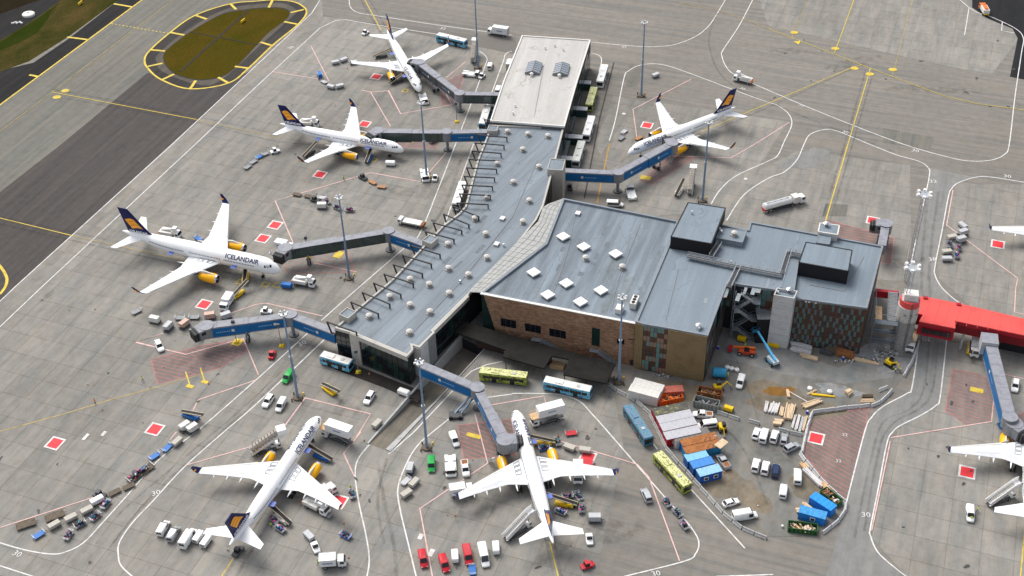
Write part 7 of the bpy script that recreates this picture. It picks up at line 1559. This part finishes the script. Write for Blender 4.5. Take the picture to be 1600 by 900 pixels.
barriers([(952, 602), (965, 612), (997, 630), (1015, 647), (1022, 662), (1041, 701), (1056, 720), (1080, 746), (1105, 775), (1132, 805), (1160, 827), (1191, 840)], 'from the mast in the line behind the patterned buses')
barriers([(1269, 645), (1318, 639), (1365, 634), (1375, 630), (1396, 609)], 'from the corner in the line above the red field', 'l')
barriers([(1412, 589), (1425, 565), (1436, 533)], 'from the bend in the line along the road by the tower', 'l')
barriers([(1269, 645), (1262, 668), (1252, 713), (1282, 750), (1308, 775), (1322, 787), (1320, 800), (1306, 818), (1280, 838)], 'from the corner in the line left of the red field', 'l')
barriers([(1169, 658), (1195, 667)], 'from the left above the upper yard cars', 'c'); barriers([(1215, 672), (1247, 680)], 'from the timber stack above the upper yard cars', 'c'); barriers([(1120, 645), (1150, 655)], 'right of the white pickup', 'c')
barriers([(1372, 612), (1387, 606)], 'from the left in the loose pair above the yard line', 'l')
# site huts and containers
def ribs(b, L, W, H, n, m=0):
    for i in range(n):
        x = -L/2+(i+.5)*L/n
        for s in (-1, 1): b.box(x, s*(W/2+.03), H/2, L/n*.45, .06, H*.9, m)
def cont(name, lab, px, py, dx, dy, L, W, H, mat, roof, cat, grp=None, z=1.3, windows=(), open_top=None, door=True):
    c = at(px, py, z); rt = root(name, lab, cat, (c.x, c.y, .05), head(px, py, dx, dy, z), grp); b = MB()
    if open_top is None:
        b.box(0, 0, H/2, L, W, H); ribs(b, L, W, H, int(L/.5)); b.build('wall', mat, rt); b = MB(); n = max(3, int(L/1.2)); b.box(0, 0, H+.04, L+.1, W+.1, .1)
        for i in range(n): b.box(-L/2+(i+.5)*L/n, 0, H+.11, .12, W, .05)
        b.build('roof', roof, rt)
    else:
        for s in (-1, 1): b.box(0, s*W/2, H/2, L, .12, H)
        for s in (-1, 1): b.box(s*L/2, 0, H/2, .12, W-.13, H)
        b.box(0, 0, .15, L-.14, W-.14, .2); ribs(b, L, W, H, int(L/.9)); b.build('wall', mat, rt); b = MB(); rd = random.Random(int(px))
        for i in range(26): b.box(rd.uniform(-L*.4, L*.4), rd.uniform(-W*.3, W*.3), H*.55+rd.uniform(-.2, .4), rd.uniform(.6, 2.2), rd.uniform(.15, .5), rd.uniform(.1, .35), rd.randrange(len(open_top)), rd.uniform(0, 3))
        stuff(b.build('debris', open_top, rt))
    if door: b = MB(); b.box(L/2+.05, 0, H*.48, .08, W*.8, H*.88); b.box(L/2+.1, 0, H*.48, .05, .06, H*.85); b.build('end_door', mat, rt)
    for wx, side in windows:
        b = MB(); b.box(wx, side*(W/2+.1), H*.55, 1.2, .08, 1.1); o = b.build('window', WHITE, rt); b = MB(); b.box(wx, side*(W/2+.15), H*.55, .9, .05, .8); b.build('pane', GLASS, o)
    return rt
GS = 'site huts and containers in the yard'
cont('site_container', 'pair of white roofed containers forming a big pale box, upper half, under the mast', 1013, 602, 34, 9, 8.2, 2.7, 3.2, OFFW, OFFW, 'container', GS, 3); cont('site_container', 'white roofed container, lower half of the big pale box near the barrier line', 1007, 612, 34, 9, 8.2, 2.7, 3.2, OFFW, OFFW, 'container', GS, 3)
cont('waste_container', 'red closed waste container next to the white pair', 1049, 609, 28, -2, 6.2, 2.4, 2.2, paint('dull_red', (.42, .09, .06), .6, .15), paint('dull_red_lid', (.46, .13, .09), .6, .15), 'container', GS, 2); cont('skip', 'bright orange open skip below the red waste container', 1047, 623, 34, -7, 6.6, 2.3, 1.8, ORNG, ORNG, 'skip', GS, 1, open_top=[ORNG, RUST, BROWN])
cont('skip', 'rusty open container with timber, upper one of two in the yard', 1109, 613, 30, 6, 6.4, 2.4, 2.2, RUST, RUST, 'skip', GS, 1.6, open_top=[TIMBER, RUST, BROWN]); cont('skip', 'grey open container with dark rubbish in front of the rusty one', 1104, 629, 30, 7, 6.6, 2.4, 2.3, paint('grey_green', (.27, .29, .27), .6, .15), GREY, 'skip', GS, 1.6, open_top=[BROWN, GREY, DGREY])
for i, (x, y, l, rm) in enumerate(((1047, 639, 'moss stained roof, topmost of the red walled row', pattern_mat('mossy_roof', [(0, (.05, .05, .045)), (.5, (.10, .10, .06)), (.6, (.30, .28, .06))], .8)), (1054, 651, 'grey roof, second of the red walled row', LGREY), (1060, 663, 'grey roof, third of the red walled row', LGREY), (1066, 676, 'grey roof, lowest of the red walled row', LGREY))):
    cont('site_hut', f'site hut with {l}', x, y, 32, -7, 9.4, 2.75, 2.8, REDW, paint('hut_roof_grey', (.44, .44, .47), .6, .1) if i else rm, 'site hut', GS, 2.8, windows=((-2.5, -1), (2.0, -1)) if i == 3 else ())
cont('site_hut', 'low dark roofed container behind the rusty roofed one', 1080, 679, 32, -8, 9.6, 2.6, 2.6, OFFW, paint('dark_hut_roof', (.17, .155, .145), .7, .2), 'site hut', GS, 2.6)
RUSTY = pattern_mat('rusty_roof', [(0, (.26, .09, .02)), (.45, (.36, .13, .03)), (.55, (.16, .06, .02)), (.62, (.55, .50, .46))], .55, .8)
cont('site_hut', 'blue container with rusty orange roof, upper of the rusty pair', 1092, 687, 34, -8, 9.6, 2.6, 2.7, CBLUE, RUSTY, 'site hut', GS, 2.7); cont('site_hut', 'blue container with rusty orange roof, lower of the rusty pair', 1097, 698, 34, -8, 9.6, 2.6, 2.7, paint('container_teal', (.03, .22, .40), .5, .15), RUSTY, 'site hut', GS, 2.7)
cont('site_hut', 'light blue roofed cabin, top of three blue cabins', 1088, 712, 19, -5, 5.8, 2.5, 2.6, BUILDBLUE, paint('cabin_roof_light', (.20, .46, .70), .5, .1), 'site hut', GS, 2.6); cont('site_hut', 'mid blue roofed cabin, middle of three blue cabins', 1097, 723, 19, -5, 5.8, 2.5, 2.6, BUILDBLUE, paint('cabin_roof_mid', (.05, .22, .56), .5, .08), 'site hut', GS, 2.6); cont('site_hut', 'pale blue roofed cabin with two white windows, lowest of three', 1108, 735, 19, -5, 6.0, 2.6, 2.7, BUILDBLUE, paint('cabin_roof_pale', (.26, .48, .68), .5, .12), 'site hut', GS, 2.7, windows=((-1.3, -1), (1.3, -1)))
def plank(px, py, dx, dy, L, W, h, mat, lab, n=5, z0=.06, cat='timber', name='timber_stack', jit=.15):
    c = at(px, py); rt = root(name, lab, cat, (c.x, c.y, z0), head(px, py, dx, dy)); rd = random.Random(int(px*7+py)); p0 = None
    for i in range(n):
        b = MB(); b.box(rd.uniform(-jit, jit)*2, -W/2+(i+.5)*W/n, h/2+rd.uniform(0, h*.4), L*rd.uniform(.85, 1), W/n*.9, h, 0, rd.uniform(-jit, jit)*.25); b.build('board', mat, rt)
    return rt
PALE = paint('pale_timber', (.62, .47, .31), .7, .12); WW = paint('white_boards', (.60, .58, .57), .6, .12)
c = at(1101, 693, 2.9); 
cont('roof_sheet', 'pale plywood sheet lying on the rusty roof end', 1127, 694, 10, -8, 3.2, 1.9, .15, PALE, PALE, 'board', None, 2.9, door=False).location.z = 2.95
for a in ((1231, 617, 2, 10, 3.2, .8, .5, PALE, 'single pale beam upright in the picture near the rust stain', 2), (1248, 621, 14, 8, 6.5, .3, .15, WW, 'thin grey rail lying left of the pale board pile', 1), (1268, 614, 12, -6, 3.4, .5, .3, PALE, 'short pale beam above the yellow beam', 2), (1287, 619, 26, 3, 6.8, .6, .35, YEL, 'long yellow beam lying in the dirt', 2), (1268, 632, 22, -8, 5.8, 1.6, .5, PALE, 'heap of pale boards below the yellow beam', 6), (1197, 637, 3, -14, 4.2, .9, .4, WW, 'white boards leftmost of the stacked rows', 4), (1209, 640, 5, -14, 4.2, 2.4, .7, WW, 'white and orange board stack second in the rows', 6), (1221, 644, 2, -12, 3.6, 1.1, .4, PALE, 'narrow pale boards beside the white and orange stack', 3), (1233, 646, 4, -18, 6.0, 2.4, .8, PALE, 'largest pale timber stack in the yard', 7), (1215, 662, 10, 1, 2.4, 2.2, .7, PALE, 'square pale plywood pack below the stacks', 5), (1240, 660, 4, -16, 5.4, .6, .3, WW, 'white pipe bundle left of four by the barrier corner', 3), (1246, 662, 4, -16, 6.2, .7, .35, WW, 'white pipe bundle second of four by the barrier corner', 3), (1252, 664, 4, -16, 6.2, .7, .35, LGREY, 'grey pipe bundle third of four by the barrier corner', 3), (1257, 663, 4, -16, 6.0, .6, .3, PALE, 'pale beam bundle last of four by the barrier corner', 3), (1355, 629, 12, 0, 3.6, .9, .7, PALE, 'pale timber on the barrier line end', 4), (1355, 622, 12, 0, 3.0, 1.2, .9, BROWN, 'dark pallet pile above the pale timber at the barrier end', 5), (1325, 616, 6, -4, 2.0, 1.6, .9, PALE, 'broken wooden crate alone in the dirt', 4), (1251, 543, 18, 5, 6.2, 1.5, .9, WW, 'upper white panel pack at the foot of the concrete tower', 4), (1251, 550, 18, 5, 6.2, 1.4, .7, WW, 'lower white panel pack at the foot of the concrete tower', 4), (1264, 560, 14, 4, 5.0, 1.3, .6, PALE, 'orange topped board bundle below the white panel packs', 4), (1352, 566, 18, 4, 7.5, 1.0, .5, PALE, 'long pale board pack along the mosaic facade', 4), (1304, 551, 12, 3, 5.6, 2.2, 1.2, BROWN, 'brown steel frames stacked against the mosaic facade', 6), (1319, 556, 12, 3, 5.0, 2.2, 1.3, RUST, 'rusty frames right of the brown ones at the mosaic facade', 6), (1290, 552, 8, 2, 3.4, 2.0, 1.1, DGREY, 'dark plant box at the mosaic facade', 2), (1208, 541, 10, 3, 3.2, 1.2, .8, YEL, 'yellow beam pack at the foot of the concrete tower', 3), (1223, 824, 6, 1, .5, .5, .5, WHITE, 'small white block by the green skip', 1), (1183, 790, 1, 1, .3, .3, .3, WW, 'tiny white block on the yard ground', 1), (1248, 800, 10, 0, 1.6, 1.4, .6, PALE, 'small pallet left of the blue containers', 4), (1260, 793, 8, 6, 2.4, 1.0, .8, PALE, 'pale pallet above the blue containers', 4), (1269, 748, 18, 18, 7.5, 1.4, .8, WW, 'long white pipe pack along the barrier line', 4), (1289, 764, 6, 8, 2.6, 1.3, .9, TIMBER, 'timber crate at the lower end of the white pipe pack', 4), (1256, 731, 6, 6, 2.0, 1.4, .9, TIMBER, 'timber crate at the upper end of the white pipe pack', 4)):
    plank(*a)
cont('container_hut', 'bright blue container nearer the barrier, upper of two', 1286, 784, 17, 11, 6.2, 2.5, 2.5, paint('bright_blue', (.015, .20, .62), .45, .1), paint('bright_blue_roof', (.02, .27, .72), .45, .1), 'container', GS, 2.4); cont('container_hut', 'bright blue container with open left door, lower of two', 1270, 801, 22, 6, 6.4, 2.5, 2.4, paint('bright_blue', (.015, .20, .62)), paint('worn_blue_roof', (.05, .28, .58), .5, .2), 'container', GS, 2.3, windows=((0.3, -1),)); cont('skip', 'green skip full of pale timber at the lower end of the yard', 1254, 824, 24, 3, 6.8, 2.4, 1.6, GREENSK, GREENSK, 'skip', GS, 1, open_top=[PALE, TIMBER, WW, BROWN]); cont('skip', 'small green skip of scrap against the barrier line', 1299, 776, 12, 10, 5.4, 2.2, 1.5, GREENSK, GREENSK, 'skip', GS, 1, open_top=[RUST, BROWN, WW])
# machines
def boom_lift():
    rt = root('boom_lift', '', 'boom lift'); b = MB(); b.box(0, 0, .75, 3.0, 2.2, .5); b.build('chassis', LBLUE, rt); b = MB(); b.loft([rrect(-2.1, 1.9, 1.0, 1.9, .15), rrect(1.2, 2.1, 1.0, 2.0, .15)]); b.build('turntable', paint('pale_blue_grey', (.52, .60, .64), .4, .1), rt); b = MB(); b.bar((-1.6, .2, 2.1), (3.6, .2, 4.0), .6); b.bar((3.3, .2, 3.9), (7.8, .2, 5.4), .42); b.build('boom', LBLUE, rt); b = MB(); b.box(8.8, .2, 4.8, 1.0, 2.0, .1)
    for s in (-.5, .5): b.bar((8.8+s, -.8, 5.8), (8.8+s, 1.2, 5.8), .08)
    for s in (-.8, 1.2): b.bar((8.3, s, 5.8), (9.3, s, 5.8), .08); b.bar((8.3, s, 4.8), (8.3, s, 5.8), .06); b.bar((9.3, s, 4.8), (9.3, s, 5.8), .06)
    b.build('basket', paint('basket_blue', (.02, .16, .30), .5, .1), rt)
    for x in (1.3, -1.3):
        for y in (-1, 1): wheel(rt, x, y*1.15, .55, .4)
    return rt
c = at(1206, 567); spawn('boomlift', boom_lift, (c.x, c.y, .05), head(1206, 567, -20, -22), 'sky blue boom lift with its long arm raised towards the concrete tower', 'boom lift')
def telehandler():
    rt = root('telehandler', '', 'telehandler'); b = MB(); b.loft([rrect(-2.6, 1.9, .7, 1.5, .15), rrect(-.8, 2.2, .6, 1.7, .1), rrect(2.0, 2.2, .6, 1.4, .1)]); b.build('body', paint('machine_red', (.48, .06, .02), .5, .1), rt); b = MB(); b.box(-.2, .55, 1.95, 1.5, .9, 1.3, 0, 0, .85, .85); b.build('cab', GLASS, rt); b = MB(); b.bar((-2.4, -.5, 2.1), (3.6, -.5, 1.5), .5); b.build('boom', ORNG, rt); b = MB(); b.box(4.4, -.3, .9, 1.2, 2.0, .9, 0, 0, .8, 1); b.build('bucket', RED, rt)
    for x in (1.6, -1.8):
        for y in (-1, 1): wheel(rt, x, y*1.05, .65, .45)
    return rt
c = at(1165, 553); spawn('tele', telehandler, (c.x, c.y, .05), head(1165, 553, -20, -3), 'red orange telehandler with bucket beside the boom lift', 'telehandler')
def digger():
    rt = root('mini_excavator', '', 'excavator'); b = MB()
    for s in (-.8, .8): b.box(0, s, .35, 2.6, .45, .7)
    b.build('track', BLACK, rt); b = MB(); b.box(-.3, 0, 1.2, 1.9, 1.7, .9); b.build('body', YEL, rt); b = MB(); b.box(.1, .3, 2.0, 1.1, .9, 1.1); b.build('cab', GLASS, rt); b = MB(); b.bar((.5, -.4, 1.3), (2.2, -.4, 2.8), .28); b.bar((2.2, -.4, 2.8), (3.5, -.4, 1.2), .22); b.build('arm', YEL, rt); b = MB(); b.box(3.5, -.4, .8, .6, .7, .7, 0, 0, .7, 1); b.build('bucket', GREY, rt); return rt
for x, y, dx, dy, lab in ((1390, 571, 10, 6, 'yellow mini excavator on the rubble below the round tower'), (1122, 609, 18, -3, 'old yellow loader tractor under the blue tank trailer'), (1128, 672, 4, 10, 'yellow compact loader at the end of the dark roofed hut')):
    c = at(x, y); spawn('digger', digger, (c.x, c.y, .05), head(x, y, dx, dy), lab, 'excavator', 'small yellow diggers in the yard')
def tank():
    rt = root('tank_trailer', '', 'tank'); b = MB(); b.lathe([(.9, -1.9), (1.35, -1.7), (1.35, 1.7), (.9, 1.9)], 16, 0, 'x', (0, 0, 2.0)); b.build('tank', paint('tank_blue', (.03, .26, .45), .45, .12), rt, True); b = MB(); b.box(0, 0, .55, 3.6, 1.8, .3); b.build('frame', DGREY, rt)
    for y in (-1, 1): wheel(rt, 0, y*.95, .4, .25)
    return rt
c = at(1124, 584, 1.5); spawn('tank', tank, (c.x, c.y, .05), head(1124, 584, 12, 1, 1.5), 'blue round tank trailer at the right end of the gold facade', 'tank')
def bigbag_fn(): rt = root('white_bag', '', 'bag'); b = MB(); b.loft([[(r*math.cos(t*.785)*(1+.08*(t % 2)), r*math.sin(t*.785), z) for t in range(8)] for r, z in ((.55, 0), (.75, .35), (.68, .8), (.35, 1.0))]); b.build('sack', WHITE, rt, True); b = MB(); b.bar((-.3, 0, 1.0), (.3, 0, 1.15), .08); b.build('strap', LGREY, rt); return rt
for i, (x, y, l) in enumerate(((1136, 576, 'left'), (1143, 578, 'middle'), (1151, 580, 'right'))): spawn('bigbag', bigbag_fn, at(x, y), i, f'white bulk sack, {l} one of three beside the blue tank trailer', 'bag', 'white bulk sacks in the yard')
spawn('bigbag', bigbag_fn, at(1265, 609), 1, 'white sack alone in the dirt above the short beam', 'bag', 'white bulk sacks in the yard'); spawn('bigbag', bigbag_fn, at(1296, 614), 2, 'white sack with blue lining above the yellow beam', 'bag', 'white bulk sacks in the yard')
def generator(): rt = root('site_generator', '', 'generator'); b = MB(); b.loft([rrect(-1.2, 1.3, .3, 1.5, .12), rrect(1.2, 1.3, .3, 1.5, .12)]); b.build('housing', YEL, rt); b = MB(); b.box(0, 0, .15, 2.6, 1.5, .3); b.build('skid', DGREY, rt); b = MB(); b.box(1.22, 0, .95, .06, .9, .7); b.build('grille', BLACK, rt); return rt
for x, y, dx, dy, lab in ((1138, 642, 10, 3, 'yellow generator box above the loose barrier pair'), (1159, 533, 12, 4, 'yellow generator left of the boom lift basket'), (1187, 508, 6, 1, 'yellow box in the dark bay under the fire stair'), (1199, 530, 6, 6, 'yellow box at the corner of the concrete tower')):
    c = at(x, y); spawn('gen', generator, (c.x, c.y, .05), head(x, y, dx, dy), lab, 'generator', 'yellow site boxes')
def drum(): rt = root('blue_drum', '', 'drum'); b = MB(); b.lathe([(.38, 0), (.4, .05), (.38, .45), (.4, .48), (.38, .9), (.36, .93)], 12); b.build('shell', paint('drum_blue', (.02, .06, .45), .4, .1), rt, True); b = MB(); b.cyl((0, 0, .92), (0, 0, .97), .3, .3, 12); b.build('lid', LGREY, rt); return rt
for x, y, lab in ((1261, 646, 'dark blue drum at the barrier corner above the red field'), (1122, 545, 'blue drum at the dark side wall of the gold block'), (1317, 562, 'blue drum in front of the mosaic facade')): spawn('drum', drum, at(x, y), 0, lab, 'drum', 'blue drums')
# rubble
b = MB(); rd = random.Random(3)
for i in range(420):
    t = rd.choice(((1385, 552, 20, 9), (1372, 560, 12, 5), (1400, 575, 8, 6), (1045, 585, 24, 4), (1330, 563, 20, 4)))
    p = at(t[0]+rd.gauss(0, 1)*t[2]*.5, t[1]+rd.gauss(0, 1)*t[3]*.5); s = rd.uniform(.12, .5); b.box(p.x, p.y, .05+s*.3, s*rd.uniform(.8, 2), s, s*.7, rd.randrange(4), rd.uniform(0, 3), .7, .8)
tag(stuff(b.build('rubble', [CONCL, CONC, GREY, BROWN], None)), 'scattered rubble and broken concrete along the building foot', 'rubble')
# traffic cones
def cone_fn(): rt = root('traffic_cone', '', 'traffic cone'); b = MB(); b.cyl((0, 0, .04), (0, 0, .7), .17, .04, 10); b.build('body', HIVO, rt); b = MB(); b.box(0, 0, .02, .42, .42, .04); b.build('foot', BLACK, rt); b = MB(); b.cyl((0, 0, .35), (0, 0, .48), .115, .088, 10, 0, False); b.build('white_band', WHITE, rt); return rt
for x, y, lab in ((577, 585, 'beside the pier tip worker'), (569, 689, 'at the near end of the sunken road'), (537, 818, 'off the tail of the bottom left airliner'), (711, 806, 'off the left wing tip, bottom centre'), (545, 872, 'by the grey trailer at the bottom edge'), (1190, 841, 'at the lower end of the barrier line'), (538, 868, 'left of the trailer cone pair'), (326, 600, 'at the yellow marks on the left apron'), (543, 107, 'below the farthest airliner wing'), (1012, 228, 'by the right airliner nose'), (1132, 739, 'at the corner of the lowest blue cabin')):
    spawn('cone', cone_fn, (*at(x, y)[:2], .05), 0, f'orange traffic cone {lab}', 'traffic cone', 'orange traffic cones')
# airfield boards in the grass
for x, y, lab in ((126, 7, 'yellow airfield sign board on the grass verge, top left'), (380, 35, 'yellow airfield sign board on the oval lawn')):
    c = at(x, y); rt = root('airfield_sign', lab, 'sign', c, head(x, y, 6, -5), 'airfield sign boards'); b = MB(); b.box(0, 0, .75, 3.0, .3, 1.0); b.build('board', YEL, rt); b = MB()
    for s in (-1, 1): b.box(s*1.0, 0, .15, .12, .12, .3)
    b.build('leg', GREY, rt)
# round tank and hut beyond the verge
for x, y, r, lab in ((45, 24, 2.6, 'white round cover beside the perimeter road, top left'), ):
    c = at(x, y); rt = root('round_cover', lab, 'tank', c); b = MB(); b.lathe([(r, 0), (r, .8), (r*.9, 1.0), (.3, 1.25)], 18); b.build('shell', OFFW, rt, True); b = MB(); b.cyl((0, 0, 1.2), (0, 0, 1.5), .4, .4, 10); b.build('cap', LGREY, rt)
rt = root('pale_debris', 'pale concrete remains beside the perimeter road, top left', 'rubble', at(27, 37)); 
for i in range(5): b = MB(); b.box((i-2)*.9, (i % 2)*.8, .25, 1.2, .8, .5, 0, i*.6); b.build('block', CONCL, rt)
